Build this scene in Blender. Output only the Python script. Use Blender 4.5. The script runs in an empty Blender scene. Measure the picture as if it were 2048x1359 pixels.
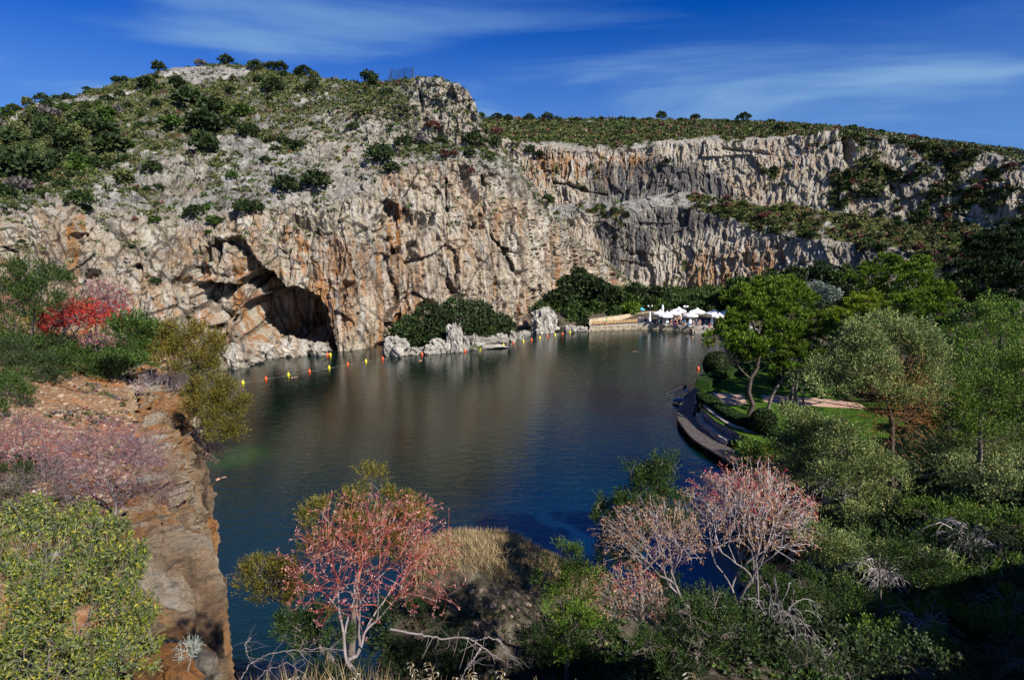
import bpy, math, random
import numpy as np
from mathutils import Vector, Matrix
R = math.radians
random.seed(7)
rng = np.random.default_rng(7)
scene = bpy.context.scene
col = scene.collection

# ------------------------------------------------------------------ camera
CAMZ = 22.0; FPX = 1138.0; TH = R(10.5)
ST, CT = math.sin(TH), math.cos(TH)
cd = bpy.data.cameras.new('camera'); cam = bpy.data.objects.new('camera', cd); col.objects.link(cam)
cam.location = (0, 0, CAMZ); cam.rotation_euler = (math.pi/2 - TH, 0, 0)
cd.sensor_width = 36; cd.lens = FPX/2048*36; cd.clip_start = .1; cd.clip_end = 5000
scene.camera = cam
# ------------------------------------------------------------------ light
SUN_EL = 37; SUN_AZ = 45      # azimuth measured from -y (behind the camera) towards +x (right)
sd = Vector((math.sin(R(SUN_AZ))*math.cos(R(SUN_EL)), -math.cos(R(SUN_AZ))*math.cos(R(SUN_EL)), math.sin(R(SUN_EL))))
sl = bpy.data.lights.new('sun', 'SUN'); sl.energy = 5.0; sl.angle = R(.53); sl.color = (1, .93, .82)
so = bpy.data.objects.new('sun', sl); col.objects.link(so); so.location = (0, 0, 200)
so.rotation_euler = (-sd).to_track_quat('-Z', 'Y').to_euler()
w = bpy.data.worlds.new('World'); scene.world = w; w.use_nodes = True
nt = w.node_tree; nt.nodes.clear()
def N(nt, t, **k):
    n = nt.nodes.new(t)
    for a, b in k.items():
        if a == 'inp':
            for i, v in b.items(): n.inputs[i].default_value = v
        else: setattr(n, a, b)
    return n
def L(nt, a, b): nt.links.new(a, b)
wo = N(nt, 'ShaderNodeOutputWorld'); bg = N(nt, 'ShaderNodeBackground'); bg.inputs[1].default_value = .052
sky = N(nt, 'ShaderNodeTexSky', sky_type='NISHITA', sun_disc=False, sun_elevation=R(SUN_EL), sun_rotation=math.atan2(sd.x, sd.y), altitude=50, air_density=1.0, dust_density=.3, ozone_density=3.0)
tint = N(nt, 'ShaderNodeMix', data_type='RGBA', blend_type='MULTIPLY'); tint.inputs[0].default_value = 1
tint.inputs[7].default_value = (.01, .42, 1.32, 1)
L(nt, sky.outputs[0], tint.inputs[6])
tc = N(nt, 'ShaderNodeTexCoord'); sx = N(nt, 'ShaderNodeSeparateXYZ'); L(nt, tc.outputs['Generated'], sx.inputs[0])
# clouds live on a plane high above: direction divided by its height
zc = N(nt, 'ShaderNodeMath', operation='MAXIMUM', inp={1: .03}); L(nt, sx.outputs[2], zc.inputs[0])
zz = N(nt, 'ShaderNodeMath', operation='ADD', inp={1: .12}); L(nt, zc.outputs[0], zz.inputs[0])
dx = N(nt, 'ShaderNodeMath', operation='DIVIDE'); L(nt, sx.outputs[0], dx.inputs[0]); L(nt, zz.outputs[0], dx.inputs[1])
dy = N(nt, 'ShaderNodeMath', operation='DIVIDE'); L(nt, sx.outputs[1], dy.inputs[0]); L(nt, zz.outputs[0], dy.inputs[1])
cv = N(nt, 'ShaderNodeCombineXYZ'); L(nt, dx.outputs[0], cv.inputs[0]); L(nt, dy.outputs[0], cv.inputs[1])
mp = N(nt, 'ShaderNodeMapping'); mp.inputs['Rotation'].default_value = (0, 0, R(28)); mp.inputs['Scale'].default_value = (.45, .95, 1); mp.inputs['Location'].default_value = (.9, .35, 0)
L(nt, cv.outputs[0], mp.inputs[0])
n1 = N(nt, 'ShaderNodeTexNoise', inp={'Scale': 1.0, 'Detail': 8, 'Roughness': .52, 'Distortion': .5}); L(nt, mp.outputs[0], n1.inputs[0])
r1 = N(nt, 'ShaderNodeMapRange', interpolation_type='SMOOTHSTEP', inp={1: .45, 2: .66, 3: 0, 4: .8}); L(nt, n1.outputs[0], r1.inputs[0])
hz = N(nt, 'ShaderNodeMapRange', interpolation_type='SMOOTHSTEP', inp={1: .12, 2: .34, 3: .50, 4: 0}); L(nt, sx.outputs[2], hz.inputs[0])
ad = N(nt, 'ShaderNodeMath', operation='ADD', use_clamp=True); L(nt, r1.outputs[0], ad.inputs[0]); L(nt, hz.outputs[0], ad.inputs[1])
cm = N(nt, 'ShaderNodeMix', data_type='RGBA'); cm.inputs[7].default_value = (2.6, 4.9, 8.6, 1)
L(nt, ad.outputs[0], cm.inputs[0]); L(nt, tint.outputs[2], cm.inputs[6]); L(nt, cm.outputs[2], bg.inputs[0]); L(nt, bg.outputs[0], wo.inputs[0])
scene.view_settings.view_transform = 'Standard'; scene.view_settings.look = 'None'
scene.view_settings.exposure = 0.62; scene.view_settings.gamma = 1; scene.view_settings.use_curve_mapping = False
scene.render.engine = 'CYCLES'
scene.cycles.max_bounces = 5; scene.cycles.diffuse_bounces = 2; scene.cycles.glossy_bounces = 3; scene.cycles.transmission_bounces = 2; scene.cycles.transparent_max_bounces = 4

# ------------------------------------------------------------------ geometry of sight: pixel (of the 2048 px photograph) + distance -> place
def at(px, py, Y):
    px, py, Y = map(np.asarray, (px, py, Y))
    v = (679.5 - py)/FPX; t = Y/(CT + v*ST)
    return np.stack(np.broadcast_arrays((px-1024)/FPX*t, Y + 0*t, CAMZ + t*(-ST + v*CT)), -1)
def at_yz(px, Y, z):
    px, Y, z = map(np.asarray, (px, Y, z))
    t = Y*CT + (CAMZ - z)*ST
    return np.stack(np.broadcast_arrays((px-1024)/FPX*t, Y + 0*t, z + 0*t), -1)
def at_z(px, py, z=0.0):
    v = (679.5 - py)/FPX; t = (z-CAMZ)/(-ST + v*CT)
    return Vector(((px-1024)/FPX*t, t*(CT + v*ST), z))
def proj(P):
    P = np.asarray(P); d = P[..., 1]*CT - (P[..., 2]-CAMZ)*ST; u = P[..., 1]*ST + (P[..., 2]-CAMZ)*CT
    d = np.where(d > .05, d, .05)
    return 1024 + P[..., 0]/d*FPX, 679.5 - u/d*FPX, d

# ------------------------------------------------------------------ noise
PERM = np.random.default_rng(3).permutation(4096).astype(np.int32)
def hsh(i, j, k, s=0):
    h = PERM[(i + s*131) & 4095]; h = PERM[(h + j) & 4095]; return PERM[(h + k) & 4095]
def rn(h, c=0): return (PERM[(h + 911*c + 17) & 4095]/2047.5 - 1).astype(np.float32)
def vnoise(p, s=0):
    f = np.floor(p); i = f.astype(np.int32); t = (p - f).astype(np.float32); t = t*t*t*(t*(t*6-15)+10)
    x, y, z = i[..., 0], i[..., 1], i[..., 2]; r = 0
    for a in (0, 1):
        wx = t[..., 0] if a else 1-t[..., 0]
        for b in (0, 1):
            wy = t[..., 1] if b else 1-t[..., 1]
            for c in (0, 1):
                wz = t[..., 2] if c else 1-t[..., 2]
                r = r + wx*wy*wz*rn(hsh(x+a, y+b, z+c, s))
    return r
def fbm(p, o=4, s=0, g=.5):
    r = 0; a = 1.0; n = 0
    for k in range(o):
        r = r + a*vnoise(p*(2.03**k) + 13.7*k, s+k); n += a; a *= g
    return r/n
def facet(p, s=0, tilt=.9, jit=.42):
    """blocky rock: each cell of a jittered lattice is a tilted facet. returns height (-1..1) and distance to the nearest joint"""
    f = np.floor(p - .5).astype(np.int32); b1 = np.full(p.shape[:-1], 9., np.float32); b2 = b1.copy(); h1 = np.zeros(p.shape[:-1], np.float32)
    for a in (0, 1):
        for b in (0, 1):
            for c in (0, 1):
                x, y, z = f[..., 0]+a, f[..., 1]+b, f[..., 2]+c; h = hsh(x, y, z, s)
                dx = p[..., 0]-(x+.5+jit*rn(h, 1)); dy = p[..., 1]-(y+.5+jit*rn(h, 2)); dz = p[..., 2]-(z+.5+jit*rn(h, 3))
                d = dx*dx+dy*dy+dz*dz
                v = .6*rn(h, 4) + tilt*(dx*rn(h, 5)+dy*rn(h, 6)+dz*rn(h, 7))
                m = d < b1; b2 = np.where(m, b1, np.minimum(b2, d)); b1 = np.where(m, d, b1); h1 = np.where(m, v, h1)
    return h1, np.sqrt(b2)-np.sqrt(b1)
def sst(x, a, b):
    t = np.clip((x-a)/(b-a), 0, 1); return t*t*(3-2*t)
def polydist(px, py, poly):
    """signed distance in pixels, positive inside"""
    P = np.array(poly, float); Q = np.roll(P, -1, 0); d = np.full(px.shape, 1e9); ins = np.zeros(px.shape, bool)
    for (ax, ay), (bx, by) in zip(P, Q):
        ex, ey = bx-ax, by-ay; t = np.clip(((px-ax)*ex+(py-ay)*ey)/(ex*ex+ey*ey+1e-9), 0, 1)
        d = np.minimum(d, np.hypot(px-ax-t*ex, py-ay-t*ey))
        if ay != by:
            c = ((ay > py) != (by > py)) & (px < ex*(py-ay)/ey + ax); ins ^= c
    return np.where(ins, d, -d)

# ------------------------------------------------------------------ mesh and object helpers
def tag(o, label=None, cat=None, group=None, kind=None):
    if label: o['label'] = label
    if cat: o['category'] = cat
    if group: o['group'] = group
    if kind: o['kind'] = kind
    return o
def mesh(name, V, F, mats, smooth=False, midx=None, attrs=None):
    me = bpy.data.meshes.new(name); V = np.ascontiguousarray(V, np.float32).reshape(-1, 3)
    if not isinstance(F, list): F = [F]
    F = [np.asarray(f, np.int32) for f in F if len(f)]
    me.vertices.add(len(V)); me.vertices.foreach_set('co', V.ravel())
    loops = np.concatenate([f.ravel() for f in F]); sizes = np.concatenate([np.full(len(f), f.shape[1]) for f in F])
    st = np.concatenate([[0], np.cumsum(sizes)[:-1]]).astype(np.int32)
    me.loops.add(len(loops)); me.loops.foreach_set('vertex_index', loops.astype(np.int32))
    me.polygons.add(len(sizes)); me.polygons.foreach_set('loop_start', st)
    if smooth: me.polygons.foreach_set('use_smooth', np.ones(len(sizes), bool))
    else: me.polygons.foreach_set('use_smooth', np.zeros(len(sizes), bool))
    for m in (mats if isinstance(mats, (list, tuple)) else [mats]): me.materials.append(m)
    if midx is not None: me.polygons.foreach_set('material_index', np.asarray(midx, np.int32))
    for k, a in (attrs or {}).items():
        at_ = me.attributes.new(k, 'FLOAT', 'POINT'); at_.data.foreach_set('value', np.ascontiguousarray(a, np.float32).ravel())
    me.update(calc_edges=True)
    return me
def link(name, me, parent=None, loc=None, rz=0, sc=None):
    o = bpy.data.objects.new(name, me); col.objects.link(o)
    if parent: o.parent = parent
    if loc is not None: o.location = loc
    if rz: o.rotation_euler.z = rz
    if sc is not None: o.scale = sc if hasattr(sc, '__len__') else (sc,)*3
    return o
def empty(name, loc=(0, 0, 0), rz=0, sc=1):
    o = link(name, None, None, loc, rz, sc); o.empty_display_size = .2; return o
def copy_thing(root, loc, rz=0, sc=None):
    r = root.copy(); col.objects.link(r); r.location = loc; r.rotation_euler = (0, 0, rz)
    if sc is not None: r.scale = sc if hasattr(sc, '__len__') else (sc,)*3
    for ch in list(root.children):
        c = ch.copy(); col.objects.link(c); c.parent = r
        for g in list(ch.children):
            d = g.copy(); col.objects.link(d); d.parent = c
    return r
def grid_faces(nv, nu):
    i = np.arange(nu-1)[None, :] + nu*np.arange(nv-1)[:, None]
    return np.stack([i, i+1, i+nu+1, i+nu], -1).reshape(-1, 4)
def normals(P):
    du = np.gradient(P, axis=1); dv = np.gradient(P, axis=0); n = np.cross(du, dv)
    return n/np.maximum(np.linalg.norm(n, axis=-1, keepdims=True), 1e-9)
class MB:
    """collects boxes, bars, lathes as one mesh"""
    def __init__(s): s.V = []; s.F3 = []; s.F4 = []; s.n = 0
    def add(s, V, F):
        V = np.asarray(V, float).reshape(-1, 3); F = np.asarray(F)
        (s.F4 if F.shape[1] == 4 else s.F3).append(F + s.n); s.V.append(V); s.n += len(V); return s
    def box(s, c, d, rz=0, M=None):
        x, y, z = [v/2 for v in d]; V = np.array([(a*x, b*y, e*z) for e in (-1, 1) for a, b in ((-1, -1), (1, -1), (1, 1), (-1, 1))], float)
        if rz: cs, sn = math.cos(rz), math.sin(rz); V = np.stack([V[:, 0]*cs-V[:, 1]*sn, V[:, 0]*sn+V[:, 1]*cs, V[:, 2]], -1)
        if M is not None: V = V @ np.array(M).T
        return s.add(V + np.array(c), [(3, 2, 1, 0), (4, 5, 6, 7), (0, 1, 5, 4), (1, 2, 6, 5), (2, 3, 7, 6), (3, 0, 4, 7)])
    def lathe(s, prof, n=10, c=(0, 0, 0)):
        a = np.arange(n)*2*math.pi/n; V = np.array([[(r*math.cos(t), r*math.sin(t), z) for t in a] for r, z in prof]).reshape(-1, 3)+np.array(c)
        F = [(k*n+i, k*n+(i+1) % n, (k+1)*n+(i+1) % n, (k+1)*n+i) for k in range(len(prof)-1) for i in range(n)]
        return s.add(V, F)
    def bars(s, A, B, ra, rb=None, sides=5):
        V, F = tubes(A, B, ra, ra if rb is None else rb, sides); return s.add(V, F)
    def mesh(s, name, mat, smooth=False):
        return mesh(name, np.concatenate(s.V), [np.concatenate(f) for f in (s.F3, s.F4) if f], mat, smooth)
def tubes(A, B, ra, rb, sides=4):
    A = np.atleast_2d(np.asarray(A, float)); B = np.atleast_2d(np.asarray(B, float)); n = len(A)
    ra = np.broadcast_to(ra, (n,)); rb = np.broadcast_to(rb, (n,))
    d = B-A; d = d/np.maximum(np.linalg.norm(d, axis=1, keepdims=True), 1e-9)
    h = np.where(np.abs(d[:, 2:3]) < .9, [[0, 0, 1.]], [[1., 0, 0]]); u = np.cross(d, h); u /= np.linalg.norm(u, axis=1, keepdims=True); v = np.cross(d, u)
    a = np.arange(sides)*2*math.pi/sides; ring = u[:, None]*np.cos(a)[None, :, None]+v[:, None]*np.sin(a)[None, :, None]
    V = np.stack([A[:, None]+ring*ra[:, None, None], B[:, None]+ring*rb[:, None, None]], 1).reshape(-1, 3)
    i = np.arange(sides); j = (i+1) % sides
    F = np.stack([i, j, j+sides, i+sides], -1)[None]+(np.arange(n)*2*sides)[:, None, None]
    return V, F.reshape(-1, 4)

# ------------------------------------------------------------------ materials
MATS = {}
def newmat(name):
    m = bpy.data.materials.new(name); m.use_nodes = True; nt = m.node_tree; b = nt.nodes['Principled BSDF']; MATS[name] = m
    return m, nt, b
def ramp(nt, src, stops, interp='LINEAR'):
    r = N(nt, 'ShaderNodeValToRGB'); r.color_ramp.interpolation = interp; e = r.color_ramp.elements
    while len(e) < len(stops): e.new(.5)
    for k, (p, c) in enumerate(stops): e[k].position = p; e[k].color = (c if hasattr(c, '__len__') else (c, c, c)) + (() if hasattr(c, '__len__') and len(c) == 4 else (1,))
    L(nt, src, r.inputs[0]); return r.outputs[0]
def noise(nt, co, scale, detail=5, rough=.6, mapping=None, dist=0):
    if mapping is not None:
        m = N(nt, 'ShaderNodeMapping'); m.inputs['Scale'].default_value = mapping; L(nt, co, m.inputs[0]); co = m.outputs[0]
    n = N(nt, 'ShaderNodeTexNoise', inp={'Scale': scale, 'Detail': detail, 'Roughness': rough, 'Distortion': dist}); L(nt, co, n.inputs[0]); return n.outputs[0]
def mix(nt, fac, a, b, blend='MIX'):
    m = N(nt, 'ShaderNodeMix', data_type='RGBA', blend_type=blend)
    for v, i in ((fac, 0), (a, 6), (b, 7)):
        if hasattr(v, 'links'): L(nt, v, m.inputs[i])
        else: m.inputs[i].default_value = v if i == 0 else tuple(v)+(1,)
    return m.outputs[2]
def math_(nt, op, a, b=0., clamp=False):
    m = N(nt, 'ShaderNodeMath', operation=op, use_clamp=clamp)
    for v, i in ((a, 0), (b, 1)):
        if hasattr(v, 'links'): L(nt, v, m.inputs[i])
        else: m.inputs[i].default_value = v
    return m.outputs[0]
def attr(nt, name): a = N(nt, 'ShaderNodeAttribute', attribute_name=name); return a.outputs['Fac']
def bump(nt, b, h, strength=.5, dist=.1):
    n = N(nt, 'ShaderNodeBump', inp={'Strength': strength, 'Distance': dist}); L(nt, h, n.inputs['Height']); L(nt, n.outputs[0], b.inputs['Normal'])
def plain(name, c, rough=.7, metal=0, var=.12, scale=6):
    m, nt, b = newmat(name); tc = N(nt, 'ShaderNodeTexCoord'); n = noise(nt, tc.outputs['Object'], scale, 4)
    dark = tuple(v*(1-var*2) for v in c); lite = tuple(min(1, v*(1+var)) for v in c)
    L(nt, ramp(nt, n, [(.3, dark), (.7, lite)]), b.inputs['Base Color']); b.inputs['Roughness'].default_value = rough; b.inputs['Metallic'].default_value = metal
    return m
def leafmat(name, stops, trans=.3, rough=.6, patch=None):
    """colours run over the single leaves; patch adds whole twigs of another colour"""
    m, nt, b = newmat(name); g = N(nt, 'ShaderNodeNewGeometry'); c = ramp(nt, g.outputs['Random Per Island'], stops)
    oi = N(nt, 'ShaderNodeObjectInfo'); hs = N(nt, 'ShaderNodeHueSaturation'); v = N(nt, 'ShaderNodeMapRange', inp={3: .78, 4: 1.22}); L(nt, oi.outputs['Random'], v.inputs[0]); L(nt, v.outputs[0], hs.inputs['Value'])
    if patch:
        tc = N(nt, 'ShaderNodeTexCoord'); n = noise(nt, tc.outputs['Object'], patch[1], 2); f = N(nt, 'ShaderNodeMapRange', inp={1: patch[2], 2: patch[2]+.08}); L(nt, n, f.inputs[0]); c = mix(nt, f.outputs[0], c, patch[0])
    L(nt, c, hs.inputs['Color']); L(nt, hs.outputs[0], b.inputs['Base Color']); b.inputs['Roughness'].default_value = rough; b.inputs['Specular IOR Level'].default_value = .25
    t = N(nt, 'ShaderNodeBsdfTranslucent'); L(nt, hs.outputs[0], t.inputs[0]); mx = N(nt, 'ShaderNodeMixShader', inp={0: trans}); L(nt, b.outputs[0], mx.inputs[1]); L(nt, t.outputs[0], mx.inputs[2])
    L(nt, mx.outputs[0], nt.nodes['Material Output'].inputs[0]); return m

def rockmat(name, far=False, warm=False):
    m, nt, b = newmat(name); tc = N(nt, 'ShaderNodeTexCoord'); co = tc.outputs['Object']
    wall = attr(nt, 'wall'); veg = attr(nt, 'veg'); ora = attr(nt, 'orange'); joint = attr(nt, 'joint'); dark = attr(nt, 'dark')
    big = noise(nt, co, .12, 6, .6); mid = noise(nt, co, .7, 8, .65); fine = noise(nt, co, 3.2, 6, .7)
    slope = ramp(nt, mid, [(.28, (.13, .128, .122)), (.42, (.36, .345, .315)), (.56, (.58, .56, .51)), (.74, (.74, .72, .67))])
    st1 = noise(nt, co, .5, 8, .62, (1, 1, .07), .6); st2 = noise(nt, co, 1.6, 5, .6, (1, 1, .05), .3); st3 = noise(nt, co, .28, 5, .6, (1, 1, .16), 1.0)
    face = ramp(nt, st1, [(.26, (.14, .13, .125)), (.39, (.40, .34, .27)), (.49, (.60, .51, .38)), (.60, (.68, .62, .52)), (.74, (.78, .76, .70))])
    if warm: face = ramp(nt, st1, [(.30, (.10, .065, .045)), (.42, (.33, .23, .15)), (.50, (.54, .42, .29)), (.60, (.64, .56, .44)), (.74, (.70, .66, .58))])
    om = N(nt, 'ShaderNodeMapRange', interpolation_type='SMOOTHSTEP', inp={1: .42, 2: .60}); L(nt, st3, om.inputs[0])
    om2 = math_(nt, 'MULTIPLY', om.outputs[0], ora, True)
    ocol = ramp(nt, st2, [(.3, (.30, .12, .035)), (.5, (.52, .25, .09)), (.7, (.66, .45, .25))])
    face = mix(nt, om2, face, ocol)
    gm = N(nt, 'ShaderNodeMapRange', interpolation_type='SMOOTHSTEP', inp={1: .55, 2: .70, 4: .85}); L(nt, st2, gm.inputs[0])
    gd = math_(nt, 'MULTIPLY', gm.outputs[0], math_(nt, 'ADD', dark, .35), True)
    face = mix(nt, gd, face, (.085, .087, .095))
    if not warm:
        wm = ramp(nt, noise(nt, co, .9, 5, .6, (1, 1, .035), .2), [(.52, 0.), (.64, .75)]); face = mix(nt, wm, face, (.68, .66, .62))
        dz = math_(nt, 'MULTIPLY', ramp(nt, noise(nt, co, .7, 6, .62, (1, 1, .05), .3), [(.34, 0.), (.50, .95)]), math_(nt, 'MULTIPLY', math_(nt, 'SUBTRACT', dark, .45, True), 1.5, True), True); face = mix(nt, dz, face, (.13, .128, .132))
    slope = mix(nt, ramp(nt, big, [(.42, .55), (.58, 0.)]), slope, (.17, .168, .165))
    rock = mix(nt, wall, slope, face)
    rock = mix(nt, math_(nt, 'MULTIPLY', ramp(nt, fine, [(.33, 1.), (.45, 0.)]), .5), rock, (.12, .105, .09))
    rock = mix(nt, math_(nt, 'MULTIPLY', joint, .7), rock, (.06, .05, .042))
    gcol = ramp(nt, noise(nt, co, .9, 6, .7), [(.32, (.025, .036, .010)), (.46, (.065, .080, .020)), (.58, (.15, .15, .05)), (.72, (.32, .28, .15))])
    rust = noise(nt, co, .16, 3, .5); gcol = mix(nt, ramp(nt, rust, [(.58, 0.), (.68, .6)]), gcol, (.14, .062, .035))
    wc = N(nt, 'ShaderNodeVectorMath', operation='ADD'); L(nt, co, wc.inputs[0]); wn_ = N(nt, 'ShaderNodeTexNoise', inp={'Scale': .8, 'Detail': 4}); L(nt, co, wn_.inputs[0]); L(nt, wn_.outputs['Color'], wc.inputs[1])
    for sc_, th_, am_, mz in ((.45, .022, .55, .6), (1.3, .03, .35, .8)):
        mpv = N(nt, 'ShaderNodeMapping'); mpv.inputs['Scale'].default_value = (1, 1, mz); L(nt, wc.outputs[0], mpv.inputs[0])
        vo = N(nt, 'ShaderNodeTexVoronoi', feature='DISTANCE_TO_EDGE', inp={'Scale': sc_}); L(nt, mpv.outputs[0], vo.inputs[0]); ck = ramp(nt, vo.outputs[0], [(0, am_), (th_, 0.)]); rock = mix(nt, ck, rock, (.05, .043, .038))
    rock = mix(nt, ramp(nt, noise(nt, co, 5.5, 7, .75), [(.33, .5), (.43, 0.)]), rock, (.07, .06, .052))
    c = mix(nt, veg, rock, gcol)
    L(nt, c, b.inputs['Base Color']); b.inputs['Roughness'].default_value = .93; b.inputs['Specular IOR Level'].default_value = .15
    h = math_(nt, 'ADD', math_(nt, 'MULTIPLY', noise(nt, co, 2.4, 10, .78), 1.5), math_(nt, 'MULTIPLY', st2, .7))
    bump(nt, b, h, 1.0, .6 if not far else .9)
    return m
ROCK = rockmat('limestone'); ROCKF = rockmat('far_limestone', True)

ORD = ['leftmost']+[x+' from left' for x in ('second third fourth fifth sixth seventh eighth ninth tenth eleventh twelfth thirteenth fourteenth fifteenth sixteenth seventeenth eighteenth nineteenth twentieth'.split()+['twenty '+y for y in 'first second third fourth fifth sixth seventh eighth ninth'.split()]+['thirtieth']+['thirty '+y for y in 'first second third fourth fifth sixth seventh eighth ninth'.split()]+['fortieth'])]
def in_order(items):
    """items: (object, px, phrase): every group of one phrase is numbered from the left so that each label points to one thing"""
    d = {}
    for o, px, ph in items: d.setdefault(ph, []).append((px, o))
    for ph, l in d.items():
        l.sort(key=lambda a: a[0])
        for i, (px, o) in enumerate(l): o['label'] = ph+('' if len(l) == 1 else ', '+ORD[min(i, len(ORD)-1)])
# ================================================================== CLIFFS
def rowi(tab, u):
    t = np.array(tab, float); return [np.interp(u, t[:, 0], t[:, k]) for k in range(1, t.shape[1])]
def smooth_u(P, n):
    if n < 2: return P
    k = np.hanning(n+2)[1:-1]; k /= k.sum(); Q = np.pad(P, ((0, 0), (n//2, n-1-n//2), (0, 0)), mode='edge')
    return np.stack([np.stack([np.convolve(Q[j, :, c], k, 'valid') for c in range(3)], -1) for j in range(P.shape[0])])
def loft(rows, counts):
    out = []
    for k in range(len(rows)-1):
        t = np.linspace(0, 1, counts[k], endpoint=False)[:, None, None]; out.append(rows[k][None]*(1-t)+rows[k+1][None]*t)
    out.append(rows[-1][None]); return np.concatenate(out)
NU = 1000
u = np.linspace(-330, 1260, NU)
ridge = [(-330,345,140),(-100,268,160),(0,232,165),(60,208,170),(150,190,178),(250,160,185),(350,132,190),(450,124,190),(520,130,188),(620,152,180),(720,162,172),(800,160,160),(880,152,148),(925,168,145),(945,195,143),(958,235,142),(972,275,143),(1000,292,149),(1050,342,156),(1075,395,166),(1110,437,181),(1150,480,192),(1200,522,205),(1260,560,215)]
r5 = [(-330,370,115),(0,290,135),(200,240,150),(400,200,160),(550,205,158),(700,212,151),(800,215,144),(900,215,142),(945,235,141.5),(962,262,141.5),(1000,299,146.5),(1050,350,152),(1075,402,162),(1110,442,178),(1150,485,191.6),(1200,526,204.5),(1260,565,214.5)]
r4 = [(-330,410,90),(0,350,105),(200,335,117),(400,318,125),(550,300,131),(700,288,136),(800,286,137),(900,290,139.5),(960,293,140.5),(1000,306,143),(1050,359,148),(1075,409,158),(1110,447,175),(1150,490,191),(1200,530,204),(1260,568,214)]
lip = [(-330,440,75),(0,412,88),(150,410,94),(185,430,97),(250,440,101),(380,458,107),(480,430,110),(600,400,114),(700,388,118),(800,335,124),(900,316,130.5),(1000,332,137),(1050,372,143),(1075,420,151),(1110,455,170),(1150,500,190),(1200,540,203),(1260,575,213)]
base = [(-330,66),(0,82),(200,88),(400,96),(470,98),(560,105),(700,107.5),(780,116),(900,124),(1000,131),(1055,137),(1075,145),(1100,168),(1150,189),(1260,212)]
R6 = at(u, *rowi(ridge, u)); R5 = at(u, *rowi(r5, u)); R4 = at(u, *rowi(r4, u)); R3 = at(u, *rowi(lip, u))
bY = rowi(base, u)[0]; R0 = at_yz(u, bY, -1.5+0*u)
zl = R3[:, 2]; R1 = at_yz(u, bY+.6, zl*.28); R2 = at_yz(u, bY*.62+R3[:, 1]*.38, zl*.68)
R7 = R6.copy(); R7[:, 1] += 60; R7[:, 2] -= 8; R7[:, 0] *= 1.2
P = loft([R0, R1, R2, R3, R4, R5, R6, R7], [75, 80, 80, 62, 62, 70, 14])
VW = np.concatenate([np.full(c, k) + np.linspace(0, 1, c, endpoint=False) for k, c in enumerate([75, 80, 80, 62, 62, 70, 14])]+[[7.]])
P = smooth_u(P, 13)
k = np.hanning(17)[1:-1]; k /= k.sum(); Q = np.pad(P, ((7, 7), (0, 0), (0, 0)), mode='edge'); P = sum(k[i]*Q[i:i+P.shape[0]] for i in range(15))
px0, py0, _ = proj(P)
v = VW[:, None]+0*P[..., 0]
# how much of a wall each place is
wall = np.clip(1-sst(v+.25*vnoise(P/6, 5), 2.75, 3.35), 0, 1)
top_block = sst(px0, 800, 850)*sst(v, 3.9, 4.1)*(1-sst(v, 5.8, 6.0)); wall = np.maximum(wall, top_block*.75)
wall = np.maximum(wall, sst(px0, 1050, 1080)*.8)
outc = polydist(px0, py0, [(325,300),(400,285),(430,330),(400,400),(300,400),(290,350)]); wall = np.maximum(wall, .5*sst(outc, -10, 15))
wall = np.maximum(wall, .45*sst(polydist(px0, py0, [(600,215),(780,200),(850,290),(800,340),(700,390),(600,400),(600,300)]), -12, 25))
n0 = normals(P); n0 = n0*np.sign(-(n0*(P-np.array([0, 0, CAMZ]))).sum(-1, keepdims=True))
n0[..., 2] = np.where(v > 6.2, np.abs(n0[..., 2]), n0[..., 2])
D = 1.6*fbm(P/13., 4, 1)
fs, js = facet(P/np.array([3.0, 3.0, 2.6]), 11, .9); f2, j2 = facet(P/np.array([1.1, 1.1, .9])+.3*fbm(P/2, 2, 3)[..., None], 12, 1.0)
Pw = P + .9*np.stack([fbm(P/np.array([6, 6, 5.]), 3, 40), fbm(P/np.array([6, 6, 5.]), 3, 44), 0*P[..., 0]], -1)
fv, jv = facet(Pw/np.array([2.3, 2.3, 11.]), 13, 1.0); fw, jw = facet(Pw/np.array([.85, .85, 4.5]), 14, 1.1); fx, jx = facet(P/np.array([6.5, 6.5, 9.]), 15, 1.0)
slopeD = .75*fs + .34*f2 + .12*fbm(P/.5, 2, 9)
vr = np.abs(fbm(Pw/np.array([1.9, 1.9, 22.]), 3, 61)); vr2 = np.abs(fbm(Pw/np.array([.7, .7, 9.]), 2, 62))
wallD = .95*fx + .45*fv + .24*fw - 1.9*vr - .8*vr2 + .7 + .26*f2 + .12*fbm(P/np.array([.5, .5, .9]), 2, 6)
# weathering pockets in the wall
pk = fbm(P/np.array([4.5, 4.5, 6.]), 3, 21); pk2 = fbm(P/np.array([1.7, 1.7, 2.6]), 2, 26)
wallD -= 2.6*sst(pk, .34, .55) + .9*sst(pk2, .40, .62)
D = D + slopeD*(1-wall) + wallD*wall
D *= 1-.85*sst(v, 6.3, 7)
D *= 1-.5*sst(v, 5.2, 6.0)*(1-top_block)
P = P + n0*D[..., None]
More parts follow.
